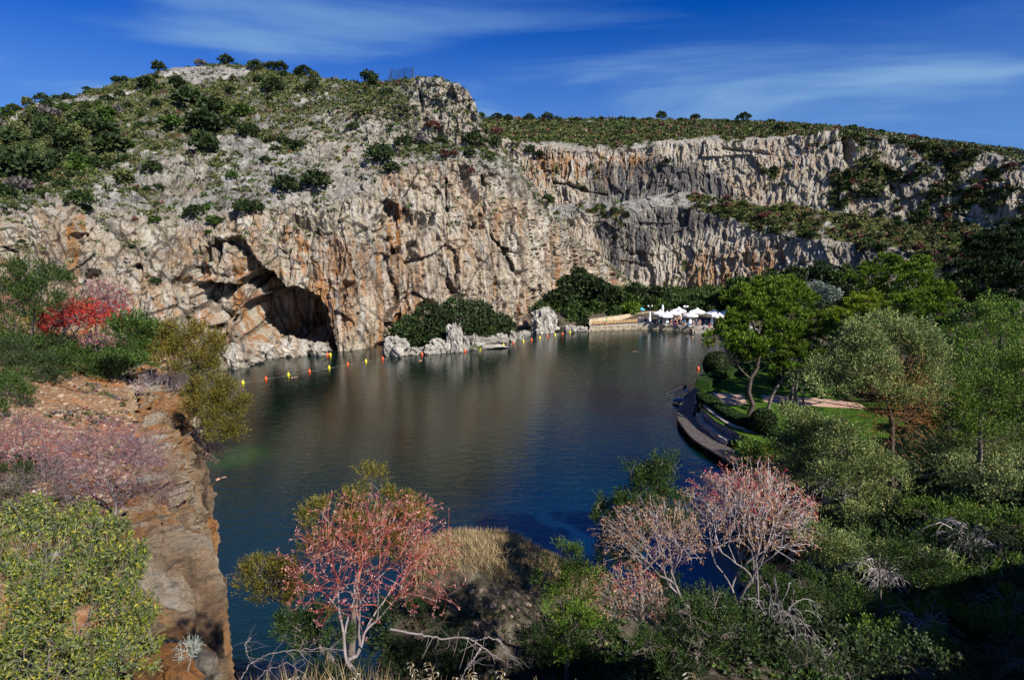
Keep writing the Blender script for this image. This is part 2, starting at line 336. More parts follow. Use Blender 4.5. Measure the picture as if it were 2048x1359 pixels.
# the caves and hollows, as measured on the wall
jig = 7*fbm(P/3., 3, 31) + 3*fbm(P/1., 2, 33)
carve = np.zeros(P.shape[:-1])
def hollow(poly, depth, soft, up=0.0, power=1):
    d = polydist(px0, py0, poly) + jig*min(1, soft/5)
    return depth*sst(d, 0, soft)**power
CAVE = [(478,552),(522,536),(550,556),(572,580),(600,580),(636,597),(648,620),(662,657),(670,716),(610,716),(508,706),(487,680),(482,650),(470,618),(497,602),(470,575)]
c_main = hollow([(470,560),(520,528),(552,548),(576,572),(602,574),(640,590),(655,615),(670,655),(678,716),(610,716),(508,708),(480,682),(474,650),(462,620),(490,600),(462,578)], 16, 22)
carve = np.maximum(carve, c_main)
carve = np.maximum(carve, hollow([(378,566),(400,556),(470,560),(500,545),(505,600),(480,625),(472,650),(440,665),(410,640),(392,610)], 7.0, 15))
carve = np.maximum(carve, hollow([(380,525),(382,500),(400,486),(425,478),(484,480),(505,505),(527,540),(500,552),(470,562),(400,560),(384,550)], 3.4, 12))
carve = np.maximum(carve, hollow([(408,648),(445,645),(452,668),(446,700),(420,700),(410,670)], 4.5, 9))
for poly, dep, so_ in [([(752,402),(775,396),(796,412),(800,440),(792,470),(770,450),(752,440)], 4, 9), ([(762,455),(800,462),(818,470),(830,440),(805,415)], 1.8, 9),
        ([(762,478),(775,470),(790,490),(795,512),(780,516),(764,500)], 2, 6), ([(978,462),(988,466),(1012,500),(1030,552),(1018,548),(996,505),(980,480)], 3, 5),
        ([(252,528),(272,520),(288,528),(286,544),(256,545)], 3, 6), ([(876,153),(905,156),(914,200),(900,206),(884,190)], 3.5, 6), ([(837,180),(847,184),(846,222),(839,218)], 2.5, 4),
        ([(888,355),(896,358),(897,425),(889,420)], 2.5, 4), ([(963,345),(972,347),(972,372),(965,370)], 2.5, 4), ([(0,490),(30,495),(60,540),(40,560),(0,520)], 3, 8),
        ([(860,265),(880,250),(905,290),(880,300)], 1.6, 8), ([(366,630),(402,632),(400,640),(370,640)], 1.6, 5), ([(720,278),(734,272),(738,285),(724,290)], 2, 5),
        ([(940,440),(958,442),(955,460),(944,458)], 2.2, 5), ([(960,350),(968,400),(975,455),(966,455),(958,400)], 1.6, 5), ([(770,640),(800,600),(808,660),(790,700),(768,700)], 2.4, 9),
        ([(905,485),(915,500),(920,560),(908,550)], 1.6, 5), ([(700,520),(712,560),(708,600),(698,580)], 1.2, 5), ([(135,480),(165,462),(150,540),(136,530)], 2.2, 6),([(195,600),(215,590),(225,640),(205,650)],2,7)]:
    carve = np.maximum(carve, hollow(poly, dep, so_))
bul = lambda cx, cy, rx, ry, h: h*np.clip(1-((px0-cx)/rx)**2-((py0-cy)/ry)**2, 0, 1)**.6
carve -= bul(438, 528, 50, 34, 3.6) + bul(776, 494, 12, 18, 1.4)+bul(920, 540, 26, 55, 1.2)
carve -= bul(440, 605, 45, 36, 2.2)
P[..., 1] += carve; P[..., 0] += carve*(-.12); P[..., 2] += .10*carve*(py0 < 640)
# the lit side wall and floor steps inside the big cave
cavein = sst(c_main, 3, 14)
P += (.55*fbm(P/2.2, 4, 60)*cavein)[..., None]*np.array([0, -1, 0.3])*1.6
jt = np.clip(sst(.09-jv, 0, .08)*.9+sst(.06-jx, 0, .05), 0, 1)*wall + sst(.10-js, 0, .1)*(1-wall)*.8
pxm, pym, dm = proj(P)
orange = np.clip(.35+.9*fbm(P/9, 2, 50)+.5*sst(pym, 430, 640)-.3*sst(pym, 420, 330), 0, 1)
orange = np.maximum(orange, 1.6*sst(polydist(px0, py0, [(145,425),(165,420),(160,480),(135,560),(125,500)]), -4, 6)); orange = np.maximum(orange, 1.4*sst(polydist(px0, py0, [(780,400),(830,430),(835,520),(800,560),(770,470)]), -8, 12))
orange = np.maximum(orange, .9*sst(polydist(px0, py0, [(670,540),(760,520),(760,640),(700,690)]), -10, 30))
nn = normals(P); nz = np.abs(nn[..., 2])
vg = fbm(P/7., 4, 70) + .9*fbm(P/1.6, 3, 71)
vmask = sst(nz, .35, .7)*(1-wall)
reg = .10 + .70*sst(v, 4.0, 4.9)*(1-.55*sst(px0, 560, 900)) + .55*sst(260-px0, 0, 200)*sst(v, 3.2, 3.9)
rockband = np.maximum(sst(polydist(px0, py0, [(320,140),(360,135),(420,132),(500,135),(520,150),(430,165),(330,165)]), -5, 6), sst(polydist(px0, py0, [(10,235),(60,212),(150,196),(250,178),(300,170),(250,190),(100,215),(30,245)]), -4, 5))
veg = sst(vg + reg - 1.2*rockband, .05, .45)*sst(v, 2.9, 3.6)*np.clip(vmask+.45*(1-wall), 0, 1)
GM = P.reshape(-1, 3)
me = mesh('hill', GM, grid_faces(*P.shape[:2]), ROCK, False, None, dict(wall=wall, veg=veg, orange=orange, joint=np.clip(jt, 0, 1), dark=np.clip(.25+.7*fbm(P/16, 2, 80)+0*v, 0, 1)))
o = link('cliff_hill', me); tag(o, kind='structure')
MAIN = dict(P=P, px=pxm, py=pym, d=dm, v=v, wall=wall, veg=veg, n=nn)

# ---- far cliff
NU2 = 900; u = np.linspace(820, 2330, NU2)
fr = [(820,236,300),(960,236,290),(1200,236,280),(1400,238,272),(1550,242,260),(1700,256,246),(1850,279,228),(2048,309,205),(2330,372,185)]
ft = [(820,300,245),(980,276,240),(1050,285,238),(1150,299,234),(1300,291,229),(1400,284,223),(1600,274,213),(1700,266,206),(1800,277,199),(1950,301,188),(2048,318,180),(2330,372,160)]
fl = [(820,420,238),(1200,405,227),(1350,385,221),(1450,392,215),(1550,405,208),(1700,428,198),(1850,445,188),(1950,450,181),(2048,452,173),(2330,455,152)]
fm = [(820,440,236),(1200,428,224),(1350,415,217),(1450,432,209),(1550,455,199),(1650,482,188),(1800,498,176),(1950,505,166),(2048,508,157),(2330,512,135)]
F4 = at(u, *rowi(fr, u)); F3 = at(u, *rowi(ft, u)); F2 = at(u, *rowi(fl, u)); F1 = at(u, *rowi(fm, u))
F0 = at_yz(u, F1[:, 1]-5, 0*u+2.0); F5 = F4.copy(); F5[:, 1] += 120; F5[:, 2] -= 6; F5[:, 0] *= 1.35
cn = [110, 30, 90, 60, 10]
P = loft([F0, F1, F2, F3, F4, F5], cn); VW = np.concatenate([np.full(c, k) + np.linspace(0, 1, c, endpoint=False) for k, c in enumerate(cn)]+[[5.]])
P = smooth_u(P, 25); k = np.hanning(9)[1:-1]; k /= k.sum(); Q = np.pad(P, ((3, 3), (0, 0), (0, 0)), mode='edge'); P = sum(k[i]*Q[i:i+P.shape[0]] for i in range(7))
px0, py0, _ = proj(P); v = VW[:, None]+0*P[..., 0]
wob = .22*fbm(P/15, 3, 90)
wall = np.maximum(1-sst(v+wob, .85, 1.15), sst(v+wob, 1.85, 2.1)*(1-sst(v+wob*.5, 2.9, 3.08)))
n0 = normals(P); n0 = n0*np.sign(-(n0*(P-np.array([0, 0, CAMZ]))).sum(-1, keepdims=True)); n0[..., 2] = np.where(v > 3, np.abs(n0[..., 2]), n0[..., 2])
Pw = P + 1.5*np.stack([fbm(P/np.array([9, 9, 6.]), 3, 40), fbm(P/np.array([9, 9, 6.]), 3, 44), 0*P[..., 0]], -1)
fx, jx = facet(P/np.array([13, 13, 12.]), 15, 1.0); fv, jv = facet(Pw/np.array([3.2, 3.2, 14.]), 16, 1.0); fw, jw = facet(Pw/np.array([1.2, 1.2, 5.]), 17, 1.0); fs, js = facet(P/2.6, 18, .9)
rough = sst(px0, 1620, 1750)
pk = fbm(P/np.array([7, 7, 7.]), 3, 121)
vr = np.abs(fbm(Pw/np.array([2.6, 2.6, 30.]), 3, 63)); vr2 = np.abs(fbm(Pw/np.array([1.0, 1.0, 12.]), 2, 64))
wd = 1.1*fx + .35*fv + .22*fw + .4*fs - (1.3*vr + .8*vr2)*(1-.5*rough) + .5 - 1.5*sst(pk, .36, .55) + rough*1.0*fbm(P/5, 3, 95)
D = 1.6*fbm(P/22., 4, 91) + wd*wall + (1-wall)*(.5*fs+.5*fbm(P/4, 3, 96))
D *= 1-.6*sst(v, 3.3, 4)
P = P + n0*D[..., None]
cl = 0
for poly, dep, so_ in [([(1683,266),(1702,264),(1712,300),(1700,345),(1688,320)], 7, 8), ([(1105,360),(1140,364),(1170,378),(1215,384),(1216,390),(1170,388),(1130,376),(1105,368)], 2.6, 4), ([(1375,570),(1386,545),(1392,600),(1378,610)], 3, 5),
        ([(1480,505),(1500,500),(1510,530),(1490,540)], 2.2, 6), ([(1780,365),(1800,372),(1795,392),(1778,385)], 3, 6), ([(1850,422),(1930,425),(1990,440),(1930,436)], 2.5, 4), ([(1445,290),(1520,300),(1560,312),(1520,312),(1440,300)],1.8,5)]:
    cl = np.maximum(cl, dep*sst(polydist(px0, py0, poly)+4*fbm(P/4, 2, 97), 0, so_))
P[..., 1] += cl
pxm, pym, dm = proj(P); nn = normals(P)
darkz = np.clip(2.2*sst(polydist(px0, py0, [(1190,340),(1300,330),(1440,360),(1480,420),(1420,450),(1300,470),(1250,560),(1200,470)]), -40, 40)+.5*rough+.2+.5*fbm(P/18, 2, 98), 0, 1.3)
orange = np.clip(.12+.8*fbm(P/12, 2, 99)+.9*sst(polydist(px0, py0, [(1380,520),(1560,480),(1600,560),(1400,620)]), -20, 20)+.7*sst(polydist(px0, py0, [(1050,310),(1320,310),(1320,360),(1060,370)]), -15, 15), 0, 1)*(1-.7*rough)
vg = fbm(P/8., 4, 100) + .8*fbm(P/2.2, 3, 101)
ledge = 1-wall
scat = .25*rough+.15*sst(polydist(px0, py0, [(1400,340),(1700,300),(2048,330),(2048,430),(1700,430),(1400,440)]), -30, 40)
veg = np.where(v > 3.0, sst(vg+.9*sst(v, 3.0, 3.2), .0, .4), sst(vg + ledge*(.25+.85*sst(px0, 1290, 1430)) + 1.5*scat - .45, .0, .35))
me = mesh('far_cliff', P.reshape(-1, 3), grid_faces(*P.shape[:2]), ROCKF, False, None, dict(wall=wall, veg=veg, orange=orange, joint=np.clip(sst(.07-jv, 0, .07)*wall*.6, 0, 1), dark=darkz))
o = link('far_cliff', me); tag(o, kind='structure')
FAR = dict(P=P, px=pxm, py=pym, d=dm, v=v, wall=wall, veg=veg, n=nn)

# ================================================================== GROUND: camera's hillside, lawn bank and lake bed as one sheet
def wz(px, py, z=0): p = at_z(px, py, z); return (p.x, p.y)
LAKE = [(-14.5,25),(-11.6,20),(-9.2,15),(-7.5,12),(-5.7,9),(-4.3,6.5),(-3.6,5),(-3.2,4.4),(-2.9,5.2),(-3.0,6.5),(-3.2,8),(-3.3,9.5),(-3,11),(-2.4,13),(1,14.5),(4.5,17),(9,24),(13,31),(17,41),(22,50)]+[(a[0]+1.7,a[1]+.5) for a in (wz(1452,890,.7),wz(1434,880,.7),wz(1419,867,.7),wz(1399.5,852.6,.7),wz(1390,835,.7),wz(1384,825,.7),wz(1387,817,.7),wz(1393,800,.7),wz(1397,785,.7),wz(1399,772,.7),wz(1412,748,.5),wz(1440,738,.5))]+[(39,96),(50,112),(58,128),(56,134),(47,133),(36,132.5),(28,133.5),(19.5,134.5),(16,134.5),(8,134),(0,136),(-4,150),(-60,150),(-90,100),(-60,70),(-44,62),(-30,50),(-24.5,43),(-20.5,37),(-17.2,31),(-15.2,27.5)]
CTRL = [(0,0,20.4),(3,0,20.6),(-3,0,20.5),(0,-8,22.5),(10,-5,22.5),(-10,-5,21),(-1.5,2,19.4),(0,2.5,19.1),(-1.6,4.6,18.0),(0,5,16.9),(0,7,14.7),(1.5,6,16.0),(-3,3,18.4),(-5,6,16.0),(-8,6,17.2),(-6.5,9,13.6),
    (-1.2,9.5,16.05),(0,9.7,15.8),(1.0,9.9,15.45),(2,10.2,14.9),(-2.6,9.8,15.1),(0,12.5,14.6),(3,8.5,14.8),(4.5,9,14.4),(6,9,14.8),(5,13,11.5),(8,14,11.5),(12,14,11.6),(8,20,8.6),(12,22,9),(18,22,11),(14,30,6),(20,32,6.5),(26,32,8),(22,42,3.5),(30,42,4.5),(40,42,7),(24,50,2.2),(32,52,2.2),(45,55,3.2),(70,60,6),
    (-7,10,14.6),(-12,10,16),(-10,16,12.6),(-15,18,13),(-22,18,16),(-14,24,11.2),(-20,26,12),(-30,26,16),(-18.5,31,10.6),(-24,34,11.6),(-33,36,13.2),(-24,40,10),(-32,44,11.5),(-42,44,14.0),(-50,60,14),(-40,56,9),(-60,40,20),(0,-30,28),(40,-20,28),(-40,-20,26),(60,10,20),(60,30,14),
    (24,62,2.0),(30,70,2.0),(40,80,2.0),(60,90,2),(90,90,6),(60,120,1.8),(80,130,2),(110,130,5),(24,137,1.2),(40,137,1.2),(55,140,1.2),(30,144,2.5),(50,146,2.5),(14,140,2.5),(8,145,3),(10,170,1.5),(40,170,1.5),(80,165,2),(120,160,6),(20,200,2),(60,200,2),(100,190,4),(150,180,8),(30,260,3),(130,240,5),(-20,180,0),(35,62,2.0),(36,70,2.0),(28,60,2.0),(45,75,2.0)]
CTRL += [tuple(at(*q)) for q in [(712,1352,4.4),(1494,1310,6.6),(1385,1235,6.4),(1300,1290,5.6)]]+[(5.8,1.2,20.9),(1.9,3.2,18.5),(3,4,17.8),(5.5,5.2,16.5),(8.4,3,20.3),(12,5,19.9),(16,8,18.6),(4.4,4.2,17.9),(6.2,6,16.1),(8.2,8,14.6),(10.5,10.5,13.2),(-2.4,6.8,14.6),(-2.2,8.6,14.6),(-1.9,5.2,17.0)]
LAKE = [((x_-.065*y_*sst(y_, 8, 20), y_) if x_ < -5 and y_ < 56 else (x_, y_)) for x_, y_ in LAKE]
C3 = np.array(CTRL, float)
def tps_setup(C):
    n = len(C); S = 20.; X = C[:, :2]/S; d = np.linalg.norm(X[:, None]-X[None], axis=-1); K = np.where(d > 0, d*d*np.log(d+1e-12), 0)+1e-3*np.eye(n)
    A = np.zeros((n+3, n+3)); A[:n, :n] = K; A[:n, n] = 1; A[:n, n+1:] = X; A[n, :n] = 1; A[n+1:, :n] = X.T
    return X, np.linalg.solve(A, np.concatenate([C[:, 2], np.zeros(3)])), S
TX, TW, TS = tps_setup(C3)
def land(x, y):
    X = np.stack([x, y], -1)/TS; r = np.full(x.shape, TW[len(TX)]) + X[..., 0]*TW[len(TX)+1] + X[..., 1]*TW[len(TX)+2]
    for i in range(len(TX)):
        d2 = (X[..., 0]-TX[i, 0])**2+(X[..., 1]-TX[i, 1])**2; r = r + TW[i]*.5*d2*np.log(d2+1e-12)
    return r
LAWNP = [wz(a, b_, 2.2) for a, b_ in [(1398,776),(1399,800),(1402,815),(1431,841),(1479,867),(1530,887),(1600,905),(1760,905),(1830,860),(1800,790),(1700,740),(1560,715),(1480,726),(1420,752)]]
def height(x, y, detail=True):
    x = np.asarray(x, float); y = np.asarray(y, float)
    h = land(x, y); d = -polydist(x, y, LAKE)                     # metres inland
    steep = np.interp(x, [-60, -30, -12, 5, 14, 19, 60], [5, 6, 5.5, 3.2, 2.0, 3, 3]); steep = np.where(y > 60, 2.6, steep); steep = np.where((y > 52) & (y < 84) & (x < 36), 9., steep); steep = np.where((y < 32) & (x < 6), np.interp(y, [5, 9, 17, 32], [26, 16, 13, 6]), steep)
    jag = np.zeros_like(h)
    if detail:
        P3 = np.stack([x, y, 0*x], -1); r = np.clip(np.hypot(x, y)/12, .25, 1); a = sst(-y+60, 0, 10)
        jag = fbm(P3/5, 4, 130)*1.2
        h = h + r*a*(.42*fbm(P3/4, 4, 131)+.10*fbm(P3/.7, 3, 132))
    edge = -1.5 + (d+np.where(x < 0, .6, .3)*jag*(np.abs(d) < 8)*(y > 16))*steep
    hh = np.minimum(h, edge)
    pl = polydist(x, y, LAWNP); hh = np.where(pl > -.5, np.minimum(hh, 2.05), hh)
    return np.maximum(hh, -2.5)
az = np.linspace(-1.35, 1.15, 620); rr = np.concatenate([np.geomspace(1.2, 62, 330), np.geomspace(63, 300, 90)])
A2, R2_ = np.meshgrid(az, rr); X = R2_*np.sin(A2); Y = R2_*np.cos(A2); Z = height(X, Y)
P = np.stack([X, Y, Z], -1)
# rough the rock faces of the near spur sideways
nn = normals(P); nn *= np.sign(nn[..., 2:3]+1e-9); stp = sst(1-nn[..., 2], .25, .6)*(Y < 62)
fa, ja = facet(P/np.array([1.6, 1.6, 4.5]), 140, 1.0); fb, jb = facet(P/np.array([.5, .5, 1.3]), 141, 1.0)
P = P + nn*((.25*fa+.12*fb+.2*fbm(P/1.2, 3, 142))*stp*np.clip(R2_/14, 0, 1))[..., None]
pxm, pym, dm = proj(P); nn = normals(P); nn *= np.sign(nn[..., 2:3]+1e-9)
GR = dict(P=P, px=pxm, py=pym, d=dm, n=nn)
left = sst(-X, 4, 9)*(Y < 62)
soil = sst(fbm(P/3, 3, 145)+.25*left-.1, .0, .3)*(1-stp)
def groundmat():
    m, nt, b = newmat('hillside'); tc = N(nt, 'ShaderNodeTexCoord'); co = tc.outputs['Object']
    stp = attr(nt, 'steep'); lf = attr(nt, 'spur'); lawn = attr(nt, 'lawn')
    st = noise(nt, co, .9, 8, .65, (1, 1, .14), .5); sp = noise(nt, co, 5, 8, .7)
    rock = ramp(nt, st, [(.3, (.12, .09, .06)), (.45, (.34, .245, .15)), (.58, (.50, .39, .26)), (.75, (.60, .52, .40))])
    rock = mix(nt, ramp(nt, noise(nt, co, .45, 4, .6, (1, 1, .18), 1.), [(.50, 0.), (.62, 1.)]), rock, (.36, .14, .035))
    stones = ramp(nt, sp, [(.3, (.09, .05, .03)), (.45, (.22, .12, .06)), (.6, (.36, .25, .16)), (.75, (.5, .43, .35))])
    stones = mix(nt, ramp(nt, noise(nt, co, .4, 4, .6), [(.54, 0.), (.66, .9)]), stones, (.42, .16, .05))
    dirt = ramp(nt, sp, [(.35, (.035, .028, .02)), (.55, (.10, .085, .06)), (.75, (.22, .20, .16))])
    fl = mix(nt, lf, dirt, stones)
    c = mix(nt, stp, fl, rock)
    g = ramp(nt, noise(nt, co, 3, 5, .7), [(.3, (.035, .09, .012)), (.7, (.065, .15, .022))]); c = mix(nt, lawn, c, g)
    L(nt, c, b.inputs['Base Color']); b.inputs['Roughness'].default_value = .95; b.inputs['Specular IOR Level'].default_value = .1
    bump(nt, b, math_(nt, 'ADD', sp, st), .8, .12); return m
GM_ = groundmat()
LAWN = LAWNP
lawn = sst(polydist(X, Y, LAWN), -.5, .5)*(Z > .5)
me = mesh('ground', P.reshape(-1, 3), grid_faces(*P.shape[:2]), GM_, False, None, dict(steep=stp, spur=left, lawn=lawn))
o = link('ground', me); tag(o, kind='structure')
# ---- the steep rock face of the near left spur, lofted along its edge so that it has its own relief
edge_ = [(-3.2,5.0),(-3.5,5.0),(-4.3,6.6),(-5.7,9),(-7.5,12),(-9.2,15),(-11.6,20),(-14.5,25),(-15.2,27.5),(-17.2,31),(-20.5,37),(-24.5,43),(-30,50),(-44,62)]
e = np.array(edge_[1:], float); e[:, 0] -= .065*e[:, 1]*sst(e[:, 1], 8, 20); s_ = np.concatenate([[0], np.cumsum(np.linalg.norm(np.diff(e, axis=0), axis=1))]); nS, nV = 520, 210; tt = np.concatenate([np.linspace(0, .75, 440), np.linspace(.75, 1, 81)[1:]])*s_[-1]
cx_ = np.interp(tt, s_, e[:, 0]); cy_ = np.interp(tt, s_, e[:, 1]); kk = np.hanning(23)[1:-1]; kk /= kk.sum(); cx_ = np.convolve(np.pad(cx_, 10, mode='edge'), kk, 'valid'); cy_ = np.convolve(np.pad(cy_, 10, mode='edge'), kk, 'valid')
tx = np.gradient(cx_); ty = np.gradient(cy_); ln = np.hypot(tx, ty); nx_, ny_ = ty/ln, -tx/ln      # towards the lake
ix, iy = cx_-nx_*2.0, cy_-ny_*2.0; ztop = land(ix, iy)+.15
ztop = np.convolve(np.pad(ztop, 10, mode='edge'), kk, 'valid')
prof_ = [(0, .9, -1.5), (.10, .8, 0), (.55, .55, 0), (.80, .3, 0), (.90, .0, 0), (.955, -.6, 0), (1., -1.9, 0)]
vv = np.linspace(0, 1, nV)[:, None]; off = np.interp(vv[:, 0], [p[0] for p in prof_], [p[1] for p in prof_])[:, None]; zf = np.interp(vv[:, 0], [0, .93, 1], [0, 1, 1])[:, None]
P = np.stack([cx_[None]+nx_[None]*off, cy_[None]+ny_[None]*off, -1.5+(ztop[None]+1.5)*zf-.5*(vv > .97)], -1); n0 = np.stack([np.broadcast_to(nx_[None], P.shape[:2]), np.broadcast_to(ny_[None], P.shape[:2]), np.full(P.shape[:2], .15)], -1)
sc_ = np.clip(np.hypot(cx_, cy_)/18, .35, 1)[None, :, None]; Q_ = P/sc_
fa, ja = facet(Q_/np.array([2.2, 2.2, 7.]), 150, 1.); fb, jb = facet(Q_/np.array([.8, .8, 2.6]), 151, 1.1); fc, jc = facet(Q_/np.array([.35, .35, .6]), 152, 1.1); vr = np.abs(fbm(Q_/np.array([1.0, 1.0, 11.]), 3, 153))
D = (.60*fa+.42*fb+.20*fc-1.3*vr+.3+.35*fbm(Q_/2.5, 3, 154)+.14*fbm(Q_/.5, 3, 157))*sc_[..., 0]*(1-.5*sst(vv, .95, 1)); P = P+n0*D[..., None]; P[..., 2] += (.30*fbm(P/.9, 4, 155)+.10*facet(P/.5, 158)[0])*sst(vv, .85, .95)*sc_[..., 0]
z1 = np.zeros(P.shape[:2]); ora_ = np.clip(1.05+1.6*fbm(P/2.5, 2, 156), 0, 1.6)
NEARM = rockmat('near_limestone', False, True)
o = link('near_cliff', mesh('near_cliff', P.reshape(-1, 3), grid_faces(*P.shape[:2])[:, ::-1], NEARM, False, None, dict(wall=z1+1, veg=z1, orange=ora_, joint=np.clip(.06-jb, 0, .06)*12+np.clip(.05-jc, 0, .05)*7, dark=z1+.15))); tag(o, kind='structure')
# ---- water
m, nt, b = newmat('lake_water'); tc = N(nt, 'ShaderNodeTexCoord'); co = tc.outputs['Object']
n1 = noise(nt, co, .7, 3, .5, (1, 1.8, 1), .3); n2 = noise(nt, co, 2.4, 3, .55, (.8, 1.9, 1)); n3 = noise(nt, co, .12, 2, .5)
wsum = math_(nt, 'ADD', math_(nt, 'MULTIPLY', n1, 1.), math_(nt, 'MULTIPLY', n2, .55)); bump(nt, b, wsum, .38, .10)
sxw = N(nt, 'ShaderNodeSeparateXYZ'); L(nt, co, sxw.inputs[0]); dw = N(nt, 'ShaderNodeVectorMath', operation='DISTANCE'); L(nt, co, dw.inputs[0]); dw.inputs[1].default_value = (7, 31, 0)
dm_ = N(nt, 'ShaderNodeMapRange', interpolation_type='SMOOTHSTEP', inp={1: 3, 2: 22, 3: 1, 4: 0}); L(nt, dw.outputs['Value'], dm_.inputs[0])  # blue of the reflected sky, put into the colour of the near water
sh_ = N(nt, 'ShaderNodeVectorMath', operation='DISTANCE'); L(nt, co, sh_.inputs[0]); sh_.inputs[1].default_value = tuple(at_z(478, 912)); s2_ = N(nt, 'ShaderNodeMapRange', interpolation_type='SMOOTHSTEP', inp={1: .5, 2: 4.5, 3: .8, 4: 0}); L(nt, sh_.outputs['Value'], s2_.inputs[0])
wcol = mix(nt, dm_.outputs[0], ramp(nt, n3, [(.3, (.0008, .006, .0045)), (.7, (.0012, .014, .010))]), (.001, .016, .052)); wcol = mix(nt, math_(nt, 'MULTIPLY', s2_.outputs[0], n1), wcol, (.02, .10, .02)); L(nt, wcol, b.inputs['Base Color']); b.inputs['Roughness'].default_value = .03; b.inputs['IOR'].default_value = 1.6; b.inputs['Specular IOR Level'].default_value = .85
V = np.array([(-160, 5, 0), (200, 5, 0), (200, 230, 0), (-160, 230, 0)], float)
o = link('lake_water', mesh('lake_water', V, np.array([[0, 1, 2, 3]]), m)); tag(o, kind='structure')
# ================================================================== FOLIAGE KIT
def rdir(n, r=rng):
    v = r.normal(size=(n, 3)); return v/np.linalg.norm(v, axis=1, keepdims=True)
def blades(P, D, Ln, W, quad=True):
    """leaves: P base points, D unit directions, lengths, widths"""
    n = len(P); s = np.cross(D, rdir(n)); s /= np.maximum(np.linalg.norm(s, axis=1, keepdims=True), 1e-6)
    Ln = np.broadcast_to(Ln, (n,))[:, None]; W = np.broadcast_to(W, (n,))[:, None]
    if quad:
        V = np.stack([P, P+D*Ln*.5+s*W*.5, P+D*Ln, P+D*Ln*.5-s*W*.5], 1); F = np.arange(n*4).reshape(n, 4)
    else:
        V = np.stack([P-s*W*.5, P+s*W*.5, P+D*Ln], 1); F = np.arange(n*3).reshape(n, 3)
    return V.reshape(-1, 3), F
def lobe_points(lobes, per, seed, gap=.0, low=-.4, fs=.35):
    """points near the surface of a heap of lobes, thinned by noise so that gaps stay; returns P, outward N"""
    r = np.random.default_rng(seed); Ps = []; Ns = []; lob = np.array(lobes, float); area = (lob[:, 3]*lob[:, 5]); area = area/area.mean()
    for i, l in enumerate(lob):
        n = int(per*area[i]); d = rdir(n*2, r); d = d[d[:, 2] > low-.3*r.random(len(d))][:n]; q = r.random(len(d))
        rad = 1-.45*q**1.6; rad = rad*(1+.22*vnoise(d*2.3+i*3.7, 5)+.12*vnoise(d*5+i, 6)); P = l[:3]+d*l[3:6]*rad[:, None]
        keep = np.ones(len(P), bool)
        for j, m in enumerate(lob):
            if j != i: keep &= (((P-m[:3])/m[3:6])**2).sum(1) > .42
        if gap > 0: keep &= vnoise(P/(fs*l[3])+9, 8)+.5*vnoise(P/(fs*.4*l[3])+3, 9) > gap-1
        Ps.append(P[keep]); Ns.append((d/l[3:6]/np.linalg.norm(d/l[3:6], axis=1, keepdims=True))[keep])
    return np.concatenate(Ps), np.concatenate(Ns)
LEAF = dict(
    dark=leafmat('dark_shrub_leaves', [(0, (.012, .022, .008)), (.5, (.026, .046, .014)), (1, (.055, .085, .022))], .12),
    olive=leafmat('olive_scrub_leaves', [(0, (.035, .048, .014)), (.5, (.09, .11, .032)), (1, (.20, .20, .08))], .12),
    grass=leafmat('bright_shrub_leaves', [(0, (.02, .045, .008)), (.6, (.05, .10, .015)), (1, (.11, .17, .03))], .18),
    rust=leafmat('rusty_shrub_twigs', [(0, (.07, .03, .025)), (.5, (.15, .055, .045)), (1, (.22, .10, .07))], .12),
    grey=leafmat('grey_bare_twigs', [(0, (.07, .06, .06)), (.5, (.14, .12, .12)), (1, (.22, .19, .19))], .1),
    pine=leafmat('pine_needles', [(0, (.028, .065, .006)), (.5, (.095, .18, .012)), (1, (.24, .32, .03))], .18),
    pineyellow=leafmat('yellow_pine_needles', [(0, (.06, .10, .006)), (.5, (.18, .25, .014)), (1, (.32, .38, .04))], .18),
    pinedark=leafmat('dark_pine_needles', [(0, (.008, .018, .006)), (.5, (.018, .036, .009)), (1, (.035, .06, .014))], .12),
    juniper=leafmat('juniper_scales', [(0, (.05, .08, .03)), (.5, (.19, .26, .08)), (.9, (.38, .44, .17)), (1, (.36, .24, .08))], .15),
    jungreen=leafmat('green_juniper_scales', [(0, (.02, .055, .010)), (.6, (.10, .20, .022)), (.92, (.24, .34, .045)), (1, (.26, .16, .02))], .15),
    junyellow=leafmat('golden_juniper_scales', [(0, (.05, .05, .008)), (.5, (.14, .13, .018)), (.85, (.22, .19, .03)), (1, (.25, .12, .02))], .15),
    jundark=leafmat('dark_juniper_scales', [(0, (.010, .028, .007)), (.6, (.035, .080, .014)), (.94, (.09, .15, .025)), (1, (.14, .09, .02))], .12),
    silver=leafmat('silver_olive_leaves', [(0, (.07, .09, .07)), (.6, (.17, .21, .17)), (1, (.28, .32, .27))], .12),
    hedge=leafmat('hedge_leaves', [(0, (.012, .035, .008)), (.6, (.03, .075, .014)), (1, (.06, .12, .025))], .12),
    bank=leafmat('bank_tree_leaves', [(0, (.012, .028, .007)), (.5, (.03, .060, .012)), (1, (.075, .115, .022))], .15),
)
BARK = plain('grey_bark', (.17, .14, .12), .9, var=.3, scale=3); BARKD = plain('dark_bark', (.09, .07, .055), .9, var=.3, scale=3)
def bushmesh(name, lobes, per, Ls, Ws, mat, seed, gap=.55, up=.3, low=-.3):
    P, Nn = lobe_points(lobes, per, seed, gap, low); r = np.random.default_rng(seed+1)
    D = Nn*.7+rdir(len(P), r)*.8+np.array([0, 0, up]); D /= np.linalg.norm(D, axis=1, keepdims=True)
    k = r.uniform(.6, 1.3, len(P)); V, F = blades(P, D, Ls*k, Ws*k); return mesh(name, V, F, mat)
